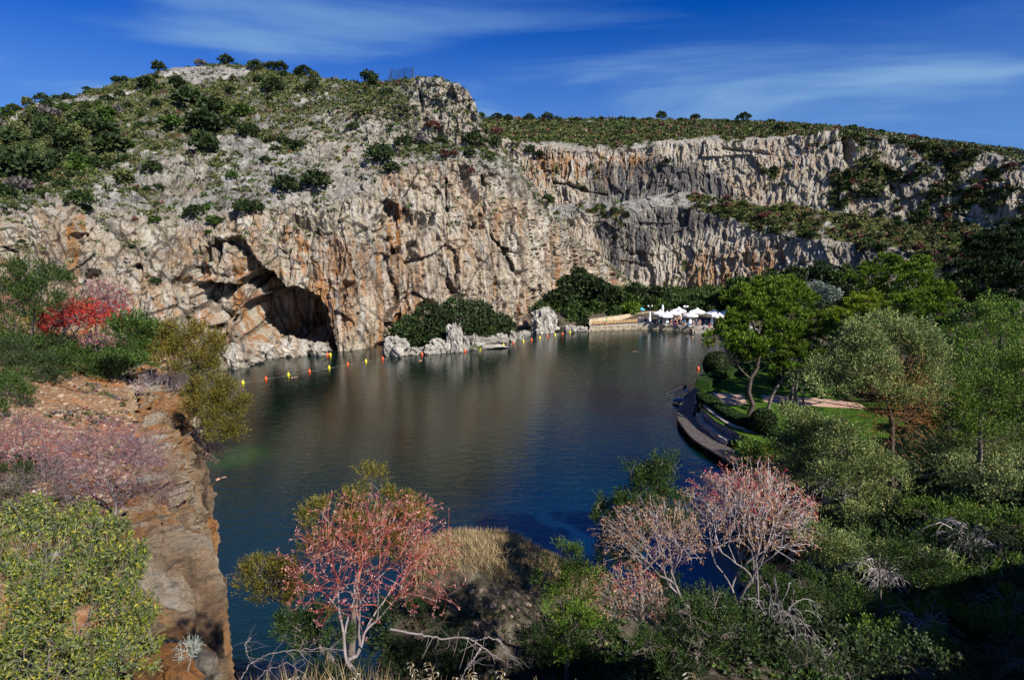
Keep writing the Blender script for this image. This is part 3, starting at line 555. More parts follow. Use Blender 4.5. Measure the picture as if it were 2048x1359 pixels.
def nearest(S, px, py, rad=5):
    m = (np.abs(S['px']-px) < rad) & (np.abs(S['py']-py) < rad)
    while not m.any() and rad < 80: rad *= 2; m = (np.abs(S['px']-px) < rad) & (np.abs(S['py']-py) < rad)
    idx = np.argwhere(m); d = S['d'][m]; ok = d < d.min()*1.12; idx = idx[ok]; e = np.hypot(S['px'][m][ok]-px, S['py'][m][ok]-py); return tuple(idx[np.argmin(e)])
def surf(S, px, py, rad=5): return S['P'][nearest(S, px, py, rad)]
def rand_lobes(n, r, R1, H, seed):
    q = random.Random(seed); out = []
    for i in range(n):
        a = q.uniform(0, 6.28); d = q.uniform(0, r); s = q.uniform(.7, 1.1)*R1; out.append((d*math.cos(a), d*math.sin(a), q.uniform(.55, 1)*H*(1-.4*(d/r)**2), s, s, s*q.uniform(.7, .9)))
    return out
# shared low shrubs about 1 m in radius, origin at the foot
SHR = {}
for kind, mt in (('dark', 'dark'), ('bright', 'grass'), ('olive', 'olive'), ('rust', 'rust'), ('grey', 'grey')):
    SHR[kind] = [bushmesh(kind+'_shrub_crown', rand_lobes(9, .58, .46, .95, 10*i+len(kind)), 120, .26, .17, LEAF[mt], 40+i, .5) for i in range(3)]
ORDER = []
def put_shrub(name, pos, r, kind, label, group, flat=1.0):
    o = link(name, random.choice(SHR[kind]), None, tuple(pos), random.uniform(0, 6.28), (r, r*random.uniform(.85, 1.1), r*random.uniform(.8, 1.05)*flat))
    return tag(o, label, 'shrub', group)
# shrubs one can tell apart: px, py of the centre, radius in px, kind, surface, label
NAMED = [(450,117,14,'dark',0,'round dark bush standing alone on the summit of the hill'),(315,135,13,'dark',0,'dark bush on the left shoulder of the hill skyline'),(399,121,10,'grey',0,'bare grey shrub on the skyline just left of the summit bush'),
(88,191,12,'dark',0,'lone dark bush far down the left skyline of the hill'),(166,166,7,'dark',0,'tiny dark bush on the left skyline between two larger ones'),(114,188,8,'dark',0,'small dark bush just right of the lone left skyline bush'),(514,131,14,'dark',0,'dark bush on the skyline right of the white summit outcrop'),(545,132,12,'dark',0,'middle bush of the dark row on the right of the summit'),(564,135,13,'dark',0,'last bush of the dark row on the right of the summit'),
(607,143,14,'dark',0,'round dark bush ending the row on the right of the summit'),(741,155,16,'dark',0,'dark bush on the skyline left of the hilltop fence'),(297,168,18,'dark',0,'dark bush below the left skyline of the hill'),(313,178,12,'dark',0,'small dark bush tucked under a larger one below the left skyline'),(356,168,15,'dark',0,'dark bush just under the white summit outcrop'),
(380,198,26,'dark',0,'broad dark bush in the upper middle of the green slope'),(429,212,24,'dark',0,'grey green bush in the middle of the green slope'),(417,250,34,'dark',0,'largest dark bush in the centre of the green slope'),(450,246,18,'dark',0,'dark bush leaning on the largest one in the centre of the slope'),(489,224,18,'bright',0,'bright green bush right of the centre of the slope'),(344,244,19,'bright',0,'bright green low bush left of the largest slope bush'),
(495,262,20,'dark',0,'round dark bush where the green slope meets grey rock'),(405,292,27,'dark',0,'tall dark bush beside the pale rock knob'),(306,335,19,'dark',0,'dark bush alone on pale rock at mid slope'),(160,400,24,'dark',0,'dark bush on the lip of the cliff above the orange stained corner'),(172,420,11,'dark',0,'small dark bush hanging just below the cliff lip bush'),(92,390,15,'dark',0,'low dark bush on the left cliff lip'),
(166,240,25,'dark',0,'tall dark bush on the upper left slope'),(104,262,22,'dark',0,'round dark bush on the far left slope'),(211,259,24,'dark',0,'dark bush between two others on the left slope'),(69,232,20,'dark',0,'dark bush under the left rock band'),(214,228,18,'bright',0,'green bush above the left group of bushes'),(142,287,25,'dark',0,'wide dark bush low on the left slope'),(225,287,28,'dark',0,'wide dark bush on the left above the pale ledges'),
(12,278,28,'dark',0,'dark bush at the left edge of the picture under the skyline'),(55,335,42,'dark',0,'largest dark bush near the left edge of the picture'),(10,330,28,'dark',0,'dark bush behind the largest left edge bush'),(104,338,22,'dark',0,'dark bush right of the largest left edge bush'),(7,388,26,'dark',0,'dark bush at the left edge above the cliff'),(574,370,24,'dark',0,'dark bush clinging to grey rock left of its twin'),(636,360,28,'dark',0,'dark bush clinging to grey rock right of its twin'),
(490,418,20,'dark',0,'dark creeping bush above the cave, right patch'),(512,418,16,'dark',0,'dark bush at the right end of the patch above the cave'),(391,424,20,'dark',0,'dark creeping bush above the cave, left patch'),(430,441,17,'bright',0,'fresh green bush between the dark patches above the cave'),(552,303,12,'dark',0,'small dark bush on grey rock below the slope'),(533,318,9,'dark',0,'smallest dark bush on grey rock below the slope'),(546,173,17,'dark',0,'bush just below the skyline right of the summit'),(622,176,13,'dark',0,'small bush below the skyline left of the fence'),
(709,257,12,'dark',0,'small dark bush on the rough grey rock below the fence'),(806,287,20,'dark',0,'tall dark bush growing up the grey rock under the summit block'),(760,314,24,'dark',0,'dark bush on the ledge left of the tall dark bush'),(782,336,17,'dark',0,'dark bush hanging below the ledge'),(946,282,20,'dark',0,'dark bush at the foot of the right hand rock tower'),(988,287,13,'dark',0,'dark bush just right of the rock tower'),(938,309,12,'dark',0,'dark bush on the scree under the rock tower'),
(865,252,14,'rust',0,'red brown bush in the cleft of the rock tower'),(994,264,10,'rust',1,'red brown bush where the rock tower meets the far plateau'),(885,307,12,'rust',0,'mauve bush on the terrace under the rock tower'),(909,307,9,'rust',0,'small red bush on the terrace under the rock tower'),(943,343,9,'rust',0,'red brown bush on the cliff top below the terrace'),(465,352,12,'bright',0,'bright green cushion on grey rock at mid slope'),(414,415,9,'bright',0,'small bright cushion bush above the cave'),(308,440,12,'bright',0,'round bright cushion near the cave crown'),(310,563,11,'dark',0,'dark tuft growing on the bare wall left of the cave'),(418,466,9,'bright',0,'green tuft on the very brow of the cave'),
(1105,404,13,'dark',0,'dark bush in the gully between the two cliffs'),(1059,302,12,'dark',1,'dark bush at the left end of the far cliff top'),(1083,310,11,'dark',1,'second dark bush at the left end of the far cliff top'),
(961,228,8,'dark',1,'dark bush on the far skyline touching the rock tower'),(993,234,10,'dark',1,'round dark bush on the far skyline right of the rock tower'),(1016,236,8,'dark',1,'small round bush on the far skyline, second from the rock tower'),(1059,236,10,'dark',1,'round dark bush on the far skyline, third from the rock tower'),(1093,234,12,'dark',1,'large round bush on the far skyline, fourth from the rock tower'),(1321,231,11,'dark',1,'domed bush breaking the middle of the far skyline'),(1486,236,12,'dark',1,'dark square bush on the far skyline right of the middle'),(1389,232,9,'dark',1,'low bush on the far skyline between two taller ones'),
(1848,344,16,'olive',1,'yellow green bush on the dark rock at the right'),(1750,388,12,'dark',1,'dark bush in the hollow of the right hand far cliff'),(1560,255,12,'dark',1,'dark bush on the far plateau where it starts to fall')]
for px, py, r, kind, s, label in NAMED:
    S = FAR if s else MAIN; i = nearest(S, px, py+r*.55); p = S['P'][i]; rad = r/FPX*float(S['d'][i])
    hh_ = put_shrub({'dark': 'evergreen_shrub', 'bright': 'green_shrub', 'rust': 'rusty_shrub', 'grey': 'bare_shrub', 'olive': 'yellow_shrub'}[kind], p-np.array([0, 0, .12*rad]), rad*1.28, kind, label, None, .95)
def scatter(S, n, wgt, mind, seed):
    r = np.random.default_rng(seed); f = (wgt*S['d']**0).ravel(); f = f/f.sum(); idx = r.choice(len(f), n*6, p=f, replace=False); out = []; X = S['px'].ravel(); Y = S['py'].ravel(); pts = np.zeros((0, 2))
    for i in idx:
        if len(out) >= n: break
        q = np.array([X[i], Y[i]])
        if len(pts) and (np.abs(pts-q).max(1) < mind).any(): continue
        pts = np.vstack([pts, q]); out.append(i)
    return out
PM = MAIN['P'].reshape(-1, 3); PF = FAR['P'].reshape(-1, 3)
inview = lambda S: ((S['px'] > -60) & (S['px'] < 2110) & (S['py'] > 60))
wg = MAIN['veg']*(MAIN['v'] < 6)*(MAIN['v'] > 3.3)*inview(MAIN)*(.3+sst(500-MAIN['px'], 0, 300))
def hill_place(px, py):
    c = 'at the far left edge' if px < 90 else 'under the left skyline' if px < 230 else 'left of the summit bushes' if px < 340 else 'under the summit outcrop' if px < 470 else 'right of the summit outcrop' if px < 600 else 'below the skyline left of the fence' if px < 730 else 'near the hilltop fence'
    return c+(', high slope' if py < 215 else ', mid slope' if py < 300 else ', low slope')
def far_place(px, py):
    c = 'next to the near cliff' if px < 1180 else 'above the quay' if px < 1400 else 'left of the dark cleft' if px < 1640 else 'right of the dark cleft' if px < 1850 else 'at the right end'
    return c+(', near the top' if py < 330 else ', mid wall' if py < 420 else ', green ledge' if py < 500 else ', lower wall')
def tuft_place(px, py): return ('left of the orange corner' if px < 160 else 'left of the cave' if px < 380 else 'over the cave' if px < 620 else 'right of the cave' if px < 800 else 'below the rock tower' if px < 980 else 'at the right corner')+(', upper rocks' if py < 330 else ', cliff lip' if py < 440 else ', sheer face')
KN = dict(dark='dark green', olive='olive green', bright='bright green', grey='bare grey', rust='rusty red')
for i in scatter(MAIN, 165, wg*(1+.7*sst(300-MAIN['px'], 0, 200)*sst(MAIN['py'], 215, 250)), 9, 1):
    k = random.choices(['dark', 'olive', 'bright', 'grey'], [6, 3, 1.2, .8])[0]; X_ = MAIN['px'].ravel()[i]; Y_ = MAIN['py'].ravel()[i]; ORDER.append((None, X_, KN[k]+' hill shrub '+hill_place(X_, Y_))); oo = put_shrub('hill_shrub', PM[i]-np.array([0, 0, .2]), random.uniform(.8, 2.1)*(1.2 if X_ < 270 else 1), k, 'one of many %s low shrubs dotting the green hill slope' % {'dark': 'dark green', 'olive': 'olive green', 'bright': 'bright green', 'grey': 'bare grey'}[k], {'dark': 'dark low shrubs on the hill slope', 'olive': 'olive low shrubs on the hill slope', 'bright': 'bright low shrubs on the hill slope', 'grey': 'bare grey shrubs on the hill slope'}[k]); ORDER[-1] = (oo,)+ORDER[-1][1:]
wg = (.04+MAIN['veg'])*((MAIN['wall'] > .2) | (MAIN['v'] < 3.8))*(MAIN['v'] > 1.6)*(MAIN['v'] < 5)*inview(MAIN)
for i in scatter(MAIN, 60, wg, 12, 2):
    k = random.choices(['dark', 'olive', 'rust'], [5, 3, 1.4])[0]; X_ = MAIN['px'].ravel()[i]; Y_ = MAIN['py'].ravel()[i]; ORDER.append((None, X_, 'small '+KN[k]+' tuft '+tuft_place(X_, Y_))); oo = put_shrub('cliff_shrub', PM[i]-np.array([0, 0, .2]), random.uniform(.35, .8), k, 'one of the small %s tufts rooted in cracks of the near cliff' % {'dark': 'dark', 'olive': 'olive', 'rust': 'red brown'}[k], {'dark': 'dark tufts in the near cliff', 'olive': 'olive tufts in the near cliff', 'rust': 'red brown tufts in the near cliff'}[k]); ORDER[-1] = (oo,)+ORDER[-1][1:]
wg = (.03+FAR['veg']*(FAR['v'] < 2.95)+.3*FAR['veg']*(FAR['v'] < 3.9))*(FAR['v'] > .5)*inview(FAR)*(FAR['v'] < 3.95)*(1+1.0*sst(FAR['px'], 1380, 1500))
for i in scatter(FAR, 210, wg, 9, 3):
    k = random.choices(['dark', 'olive', 'rust', 'bright'], [5, 4, 2.2, .8])[0]; X_ = FAR['px'].ravel()[i]; Y_ = FAR['py'].ravel()[i]; ORDER.append((None, X_, KN[k]+' far cliff shrub '+far_place(X_, Y_))); oo = put_shrub('far_shrub', PF[i]-np.array([0, 0, .3]), random.uniform(.8, 2.1)*(1.2 if X_ < 270 else 1), k, 'one of many %s shrubs on the ledges of the far cliff' % {'dark': 'dark green', 'olive': 'olive', 'rust': 'rust red', 'bright': 'bright green'}[k], {'dark': 'dark shrubs on the far cliff', 'olive': 'olive shrubs on the far cliff', 'rust': 'rusty shrubs on the far cliff', 'bright': 'bright shrubs on the far cliff'}[k]); ORDER[-1] = (oo,)+ORDER[-1][1:]
# skyline bushes of the far plateau
for k in range(30):
    px = 1110+k*31+random.uniform(-12, 12)
    if abs(px-1321) < 12 or abs(px-1486) < 12: continue
    kk = 'rust' if px > 1800 and random.random() < .5 else 'dark'
    ORDER.append((None, px, ('rusty' if kk == 'rust' else 'dark')+' low bush on the far skyline, '+('left of its middle' if px < 1321 else 'right of its middle' if px < 1700 else 'where it falls to the right'))); oo = put_shrub('skyline_shrub', surf(FAR, px, float(np.interp(px, [a[0] for a in fr], [a[1] for a in fr]))+4)-np.array([0, 0, .2]), random.uniform(1, 1.9), kk, 'low %s bush in the row along the far skyline' % ('rusty' if kk == 'rust' else 'dark'), 'rusty bushes along the far skyline' if kk == 'rust' else 'dark bushes along the far skyline', .8); ORDER[-1] = (oo,)+ORDER[-1][1:]
in_order(ORDER)
# low carpet nobody could count
def carpet(name, S, Pf, wgt, n, size, per, mats, seed):
    r = np.random.default_rng(seed); f = wgt.ravel(); f = f/f.sum(); idx = r.choice(len(f), n, p=f); C = Pf[idx]; sz = size*r.uniform(.5, 1.35, n)
    m = n*per; cen = np.repeat(C, per, 0); s = np.repeat(sz, per); d = rdir(m, r); d[:, 2] = np.abs(d[:, 2]); P = cen+d*s[:, None]*np.array([1, 1, .7])*.6*r.uniform(.3, 1, (m, 1)); D = d*.7+rdir(m, r)*.6; D /= np.linalg.norm(D, axis=1, keepdims=True)
    V, F = blades(P, D, s*.55, s*.42, False); mi = np.repeat(r.choice(len(mats), n, p=np.array([x[1] for x in mats])/sum(x[1] for x in mats)), per)
    return link(name, mesh(name, V, F, [LEAF[x[0]] for x in mats], midx=mi))
wg = (MAIN['veg']+.16*(MAIN['v'] > 2.9)*(MAIN['wall'] < .6)+.03*(MAIN['v'] > 1.8))*(MAIN['v'] < 6.1)*inview(MAIN)
tag(carpet('hill_scrub', MAIN, PM, wg, 11000, .85, 12, [('olive', 5), ('dark', 2.5), ('grass', 1), ('grey', .6), ('rust', .25)], 5), 'low olive scrub and grass tufts covering the near hill', 'scrub', None, 'stuff')
wg = FAR['veg']*(FAR['v'] < 4.1)*(FAR['v'] > 2.95)*inview(FAR)*1.0+FAR['veg']*(FAR['v'] <= 2.95)*.5
tag(carpet('plateau_scrub', FAR, PF, wg, 10000, 1.5, 10, [('olive', 4), ('dark', 3.4), ('grass', .9), ('rust', .9)], 6), 'dense green and rusty scrub covering the far plateau', 'scrub', None, 'stuff')
# ================================================================== ROCKS AT THE WATER
def rockmesh(name, seed, mat=ROCK, n=26, wall=.75, orange=.0):
    th = np.linspace(0, math.pi, n); ph = np.linspace(0, 2*math.pi, 2*n+1)[:-1]; T, Pp = np.meshgrid(th, ph, indexing='ij')
    S = np.stack([np.sin(T)*np.cos(Pp), np.sin(T)*np.sin(Pp), np.cos(T)], -1); q = S+seed*7.3
    f, j = facet(q*1.5, seed, 1.1); f2, j2 = facet(q*4, seed+1, 1.1); r = 1+.30*f+.09*f2+.12*fbm(q*2, 3, seed); V = S*r[..., None]
    nn_, mm = V.shape[:2]; F = [(a*mm+b, (a+1)*mm+b, (a+1)*mm+(b+1) % mm, a*mm+(b+1) % mm) for a in range(nn_-1) for b in range(mm)]
    z = np.zeros(nn_*mm); return mesh(name, V, np.array(F), mat, False, None, dict(wall=z+wall, veg=z, orange=z+orange, joint=np.clip(.08-j.ravel(), 0, .08)*8, dark=z+.2))
RK = [rockmesh('boulder', 1+i) for i in range(4)]; RKO = [rockmesh('ochre_boulder', 11+i, ROCK, 26, .8, .8) for i in range(2)]
WM, wnt, wb = newmat('white_limestone'); wt = N(wnt, 'ShaderNodeTexCoord'); wn = noise(wnt, wt.outputs['Object'], 3.2, 8, .7)
L(wnt, ramp(wnt, wn, [(.34, (.06, .055, .05)), (.46, (.22, .205, .18)), (.58, (.40, .38, .34)), (.75, (.58, .56, .52))]), wb.inputs['Base Color']); wb.inputs['Roughness'].default_value = .95; bump(wnt, wb, wn, .8, .15)
RKW = [rockmesh('white_boulder', 21+i, WM) for i in range(4)]
def rock_at(name, px, pyb, w_, h_, meshes, label, group=None, zb=0.0, dp=.8, k=[0]):
    """px and waterline row of the rock, width and height in pixels"""
    b = at_z(px, pyb, zb); d = float(proj(np.array(b))[2]); rx = w_/2/FPX*d; h = h_/FPX*d*1.05; k[0] += 1
    o = link(name, meshes[k[0] % len(meshes)], None, (b.x, b.y+rx*dp*.6, b.z+h*.32), random.uniform(-.5, .5), (rx, rx*dp, h*.68)); return tag(o, label, 'rock', group)
for a in [(468,736,50,44,'huge smooth grey boulder at the left end of the cave mouth shore'),(517,713,58,26,'broad pale boulder left of the middle of the cave floor'),(545,716,26,16,'small pale boulder in front of the brown one in the cave mouth'),(600,711,30,30,'upright pale boulder in the middle of the cave mouth'),(637,711,44,24,'wedge shaped pale boulder at the right foot of the cave'),(502,728,40,12,'flat pale slab just above the water right of the huge boulder'),(432,740,40,20,'pale slab behind the hanging juniper at the shore')]:
    rock_at('boulder', *a[:4], RK, a[4])
rock_at('boulder', 572, 712, 62, 32, RKO, 'long brown boulder across the middle of the cave mouth'); rock_at('boulder', 618, 708, 22, 24, RKO, 'small brown boulder beside the wedge shaped one')
for a in [(790,712,52,34,'large white rock at the left tip of the bushy islet'),(908,704,34,52,'tall white rock stack in the middle of the islet'),(905,660,26,42,'white pinnacle rising out of the islet bushes'),(925,668,22,40,'second white pinnacle close to the right of the first'),(877,706,34,26,'white rock left of the islet stack'),(860,708,26,18,'small white rock in the low part of the islet'),(930,702,20,26,'white rock right of the islet stack'),(947,700,18,28,'narrow white rock next to the green patch'),
          (982,691,36,18,'white rock right of the green patch on the islet shore'),(1003,688,24,20,'rounded white rock on the right half of the islet shore'),(1022,682,24,18,'white rock near the right tip of the islet'),(1040,678,18,12,'low white rock at the very right tip of the islet'),(1142,664,26,12,'low white rock left of the quay under the trees'),(1164,662,24,9,'flat white rock touching the quay end'),(826,709,30,12,'flat pebbly rock on the left half of the islet shore'),(776,706,20,22,'white rock standing at the back of the left islet tip'),(1052,672,18,10,'low rock at the foot of the tall cliff corner')]:
    rock_at('white_rock', *a[:4], RKW, a[4], None, {905: 2.0, 925: 2.0}.get(a[0], 0))
RB = rockmesh('white_outcrop', 33, WM, 34)
b = at_z(1090, 666, 0); o = link('white_outcrop', RB, None, (b.x, b.y+2.2, 1.0), .3, (3.2, 2.4, 3.9)); tag(o, 'big white wedge shaped rock standing in the water before the trees', 'rock')
# rubble of the islet shore: too many to count
ri = np.random.default_rng(9); VV = []; FF = []; n = 0
for i in range(420):
    t = ri.random(); px = 782+t*262; row = np.interp(px, [782, 840, 900, 950, 1000, 1044], [708, 709, 706, 700, 690, 679])-ri.random()*9; b = at_z(px, row, 0); s = ri.uniform(.12, .42)
    c = np.array([(0, 0, 1), (1, 0, 0), (0, 1, .1), (-1, 0, 0), (0, -1, -.1), (0, 0, -1)], float)*s*ri.uniform(.6, 1.3, (6, 3)); VV.append(c+np.array([b.x, b.y, ri.uniform(0, .7)])); FF.append(np.array([(0, 1, 2), (0, 2, 3), (0, 3, 4), (0, 4, 1), (5, 2, 1), (5, 3, 2), (5, 4, 3), (5, 1, 4)])+n); n += 6
tag(link('rubble', mesh('rubble', np.concatenate(VV), np.concatenate(FF), WM)), 'pale rubble along the shore of the islet', 'rubble', None, 'stuff')
# body of the islet under its bushes
c0 = at_z(905, 698, 0); o = link('islet', rockmesh('islet', 40, ROCK, 40, .3, .3), None, (c0.x-1, c0.y+5.5, .3), -.25, (11.5, 4.2, 1.7)); tag(o, kind='structure')

# ================================================================== TREES
TK = dict(broad=dict(per=900, L=.42, W=.30, n=1, up=.35, gap=.55, quad=True), pine=dict(per=760, L=.42, W=.12, n=7, up=.9, gap=.92, quad=False), juniper=dict(per=1050, L=.22, W=.075, n=7, up=.6, gap=1.12, quad=True))
def crown_mesh(name, lobes, kind, mat, seed, k=1.0, per=None, sz=1.0, low=-.35):
    T = TK[kind]; P, Nn = lobe_points(lobes, (per or T['per'])*(1.45 if kind != 'broad' else 1), seed, T['gap'], low); r = np.random.default_rng(seed)
    if T['n'] > 1:
        m_ = 24 if kind == 'juniper' else 16; nc = max(8, len(P)//m_); ci = r.choice(len(P), nc, replace=False); C_ = np.repeat(P[ci], m_, 0); cn = np.repeat(Nn[ci], m_, 0); od = rdir(len(C_), r)+cn*.5+np.array([0, 0, .25]); od /= np.linalg.norm(od, axis=1, keepdims=True)
        rc = (.55 if kind == 'pine' else .60)*sz*k*np.repeat(r.uniform(.6, 1.35, nc), m_)[:, None]; P = C_+od*rc*r.uniform(.25, 1, (len(C_), 1))*np.array([1, 1, .75]); Nn = od*.8+cn*.35; Nn /= np.linalg.norm(Nn, axis=1, keepdims=True)
        base = Nn*.55+np.array([0, 0, T['up']])+rdir(len(P), r)*.35; base /= np.linalg.norm(base, axis=1, keepdims=True)
        if kind == 'juniper':    # sprays: blades set along a short twig
            q = np.tile(np.linspace(0, 1, T['n']), len(P))[:, None]; B = np.repeat(base, T['n'], 0); Pp = np.repeat(P, T['n'], 0)+B*q*.8*sz*k; D = B*.8+rdir(len(B), r)*.55
        else: B = np.repeat(base, T['n'], 0); Pp = np.repeat(P, T['n'], 0); D = B*.95+rdir(len(B), r)*.5
    else: Pp = P; D = Nn*.6+rdir(len(P), r)*.8+np.array([0, 0, T['up']])
    D /= np.linalg.norm(D, axis=1, keepdims=True); s = sz*k*r.uniform(.65, 1.25, len(Pp)); V, F = blades(Pp, D, T['L']*s, T['W']*s, T['quad']); return mesh(name, V, F, mat), P
def trunk_mesh(name, path, r0, lobes, P, mat, seed, twigs=60, foot=0):
    """curved trunk, limbs to every lobe, twigs into the foliage"""
    r = np.random.default_rng(seed); path = np.array(path, float); A = []; B = []; ra = []; rb = []
    def run(pts, a, b):
        n = len(pts)-1
        for i in range(n): A.append(pts[i]); B.append(pts[i+1]); ra.append(a+(b-a)*i/n); rb.append(a+(b-a)*(i+1)/n)
    def bez(p, q, m, n=5): t = np.linspace(0, 1, n+1)[:, None]; return p*(1-t)**2+2*m*t*(1-t)+q*t*t
    t = np.linspace(0, len(path)-1, (len(path)-1)*4+1); pts = np.stack([np.interp(t, np.arange(len(path)), path[:, c]) for c in range(3)], -1); run(pts, r0, r0*.5)
    for l in lobes:
        c = np.array(l[:3]); i = min(len(pts)-1, max(len(pts)//3, int(np.argmin(np.linalg.norm(pts-(c-np.array([0, 0, np.linalg.norm(c-path[-1])*.5])), axis=1))))); p = pts[i]; m = (p+c)/2+r.normal(size=3)*.08*np.linalg.norm(c-p)+np.array([0, 0, -.12*np.linalg.norm(c-p)]); run(bez(p, c, m), r0*.38, r0*.12)
    for j in r.choice(len(P), min(twigs, len(P)), replace=False):
        c = np.array(min(lobes, key=lambda l: np.linalg.norm(P[j]-np.array(l[:3])))[:3]); m = (c+P[j])/2+r.normal(size=3)*.15; run(bez(c, P[j], m, 3), r0*.10, r0*.03)
    V, F = tubes(A, B, ra, rb, 6); return mesh(name, V, F, mat, True)
def custom_tree(name, foot, lobes, kind, mat, label, cat='tree', r0=.25, path=None, seed=1, bark=BARK, per=None, sz=1.0, twigs=60, group=None, low=-.35, trunk=True):
    """foot=(px,Y) or a point; lobes=(px,py,radius px,offset in distance,flatness)"""
    if len(foot) == 2:
        px, Y = foot; z = 1.5
        for _ in range(4): q = at_yz(px, Y, z); z = float(height(q[0], q[1]))
        foot = np.array([q[0], q[1], z-.15])
    foot = np.array(foot, float); Lb = []
    for l in lobes:
        px, py, rp, dy = l[:4]; fl = l[4] if len(l) > 4 else .8; c = at(px, py, foot[1]+dy); d = float(proj(c)[2]); rr_ = rp/FPX*d; Lb.append((*(c-foot), rr_, rr_, rr_*fl))
    if path is None:
        cc = np.mean([l[:3] for l in Lb], 0); path = [(0, 0, 0), tuple(cc*np.array([.35, .35, .4])), tuple(cc*np.array([.8, .8, .75]))]
    else: path = [(0, 0, 0)]+[tuple(at(a, b, foot[1])-foot) for a, b in path]
    root = empty(name, tuple(foot)); tag(root, label, cat, group)
    cm_, P = crown_mesh(name+'_crown', Lb, kind, mat, seed, per=per, sz=sz, low=low)
    link('crown', cm_, root)
    if trunk: link('trunk', trunk_mesh(name+'_trunk', path, r0, Lb, P, bark, seed+3, twigs), root)
    return root
# ---- islet bushes
for i, (px, py, r, Y, label) in enumerate([(815,662,36,109,'dark evergreen bush at the left end of the islet'),(858,640,42,112,'tall dark bush second from the left on the islet'),(912,628,42,114.5,'tallest dark bush crowning the middle of the islet'),(957,636,42,116.5,'large dark bush right of the islet summit'),(1002,655,32,119,'dark bush sloping down at the right end of the islet'),(872,674,26,109,'low dark bush in front left of the white pinnacles'),(966,672,30,114,'low dark bush in front right of the white pinnacles')]):
    q = at_yz(px, Y, 1.2); custom_tree('islet_bush', q, [(px-r*.35,py+r*.1,r*.62,0),(px+r*.35,py,r*.62,.5),(px,py-r*.25,r*.7,1),(px,py+r*.35,r*.7,-.8),(px-r*.5,py+r*.45,r*.4,-.6),(px+r*.5,py+r*.5,r*.4,0)], 'broad', LEAF['dark'], label, 'bush', .12, seed=60+i, per=900, sz=1.35, low=-.8)
o = bushmesh('green_patch', [(0, 0, .3, 1, .7, .6), (.8, .2, .2, .7, .6, .5)], 260, .2, .12, LEAF['grass'], 77); b = at_z(952, 700, .3); tag(link('green_bush', o, None, tuple(b)), 'bright green low plant between white rocks at the islet waterline', 'bush')
# ---- wooded bank behind the quay: shared meshes, single trees
BT = []
for i in range(4):
    lb = rand_lobes(9, .75, .42, 1.25, 300+i)+[(0, 0, .5, .6, .6, .5)]; cm_, P = crown_mesh('bank_tree_crown', lb, 'broad', LEAF[['bank', 'dark', 'bank', 'pine'][i]], 310+i, per=330, sz=.38, low=-.6)
    BT.append((cm_, trunk_mesh('bank_tree_trunk', [(0, 0, -.6), (.05, .03, .2), (0, 0, .8)], .06, lb, P, BARK, 320+i, 30)))
BANK = [(1092,625,30,139,'dark round tree at the corner of the tall cliff behind the white rock',1),(1118,590,36,146,'dark tree up against the cliff left of the highest one',1),(1157,560,40,150,'highest dark tree of the wooded bank left of the quay',1),(1205,575,34,150,'dark tree just right of the highest one on the bank',1),(1150,622,30,139,'green tree low over the water left of the quay',0),(1242,592,32,149,'green tree above the row of orange loungers',0),(1190,615,30,145,'green tree behind the left end of the quay wall',2),(1268,578,24,152,'slender dark tree standing up right of the bank summit',1),(1228,622,20,142,'bush directly behind the tan quay wall',2),(1262,615,22,143,'yellowish green bush behind the tan quay wall',3),(1320,586,25,158,'dark tree against the cliff above the left umbrellas',1),(1298,603,24,148,'green tree left above the closed umbrella',2),(1352,603,26,152,'round green tree above the middle umbrellas',0),
    (1402,600,30,154,'wide green tree above the right umbrellas',2),(1440,596,30,152,'green tree between the umbrellas and the big pine',0),(1380,614,20,147,'low bush right behind the umbrellas',1),(1112,645,22,136.5,'low dark bush beside the white wedge rock',1),(1160,645,20,136.5,'low dark bush at the left end of the quay',1),(1425,616,20,147,'low bush behind the right umbrellas',0),(1480,575,44,146,'large green tree behind the crown of the big pine',2),(1330,616,18,146,'low bush behind the left umbrellas',2),
    (1545,560,40,128,'rounded tree behind the big pine under the orange cliff',0),(1592,548,32,134,'tree on the rise right of the orange cliff',2),(1640,540,30,134,'dark tree on the rise, third from the orange cliff',1),(1690,548,34,130,'tree on the rise left of the tall pines',0),(1600,580,34,118,'green tree left of the silver olive',3),(1705,590,34,112,'green tree right of the silver olive',1),(1930,560,44,104,'green tree left of the black pine',0),(1985,600,40,95,'green tree under the black pine',3),(1560,600,30,112,'dark tree in the gap right of the big pine',1)]
for px, py, r, Y, label, kd in BANK:
    c = at(px, py, Y); d = float(proj(c)[2]); s = r/FPX*d; root = empty('bank_tree', (c[0], c[1], c[2]-s*.95), random.uniform(0, 6.28), s*1.05); tag(root, label, 'tree'); link('crown', BT[kd][0], root); link('trunk', BT[kd][1], root)
tb = bushmesh('bank_scrub', [(0, 0, 0, 1, 1, 1)], 10, .3, .2, LEAF['bank'], 5)
r_ = np.random.default_rng(12); pp = []
for k in range(1900):
    px = r_.uniform(1065, 1900); Y = np.interp(px, [1065, 1180, 1450, 1900], [137, 149, 146, 110])+r_.uniform(0, 1)**1.2*55; q = at_yz(px, Y, 3); pp.append((q[0], q[1], float(height(q[0], q[1]))))
pp = np.array(pp); cen = np.repeat(pp, 26, 0); d = rdir(len(cen), r_); d[:, 2] = np.abs(d[:, 2]); V, F = blades(cen+d*np.array([1.6, 1.6, 1.9]), d, .95, .7, False); tag(link('bank_scrub', mesh('bank_scrub', V, F, LEAF['bank'])), 'dark undergrowth filling the wooded bank', 'undergrowth', None, 'stuff')
bpy.data.meshes.remove(tb)

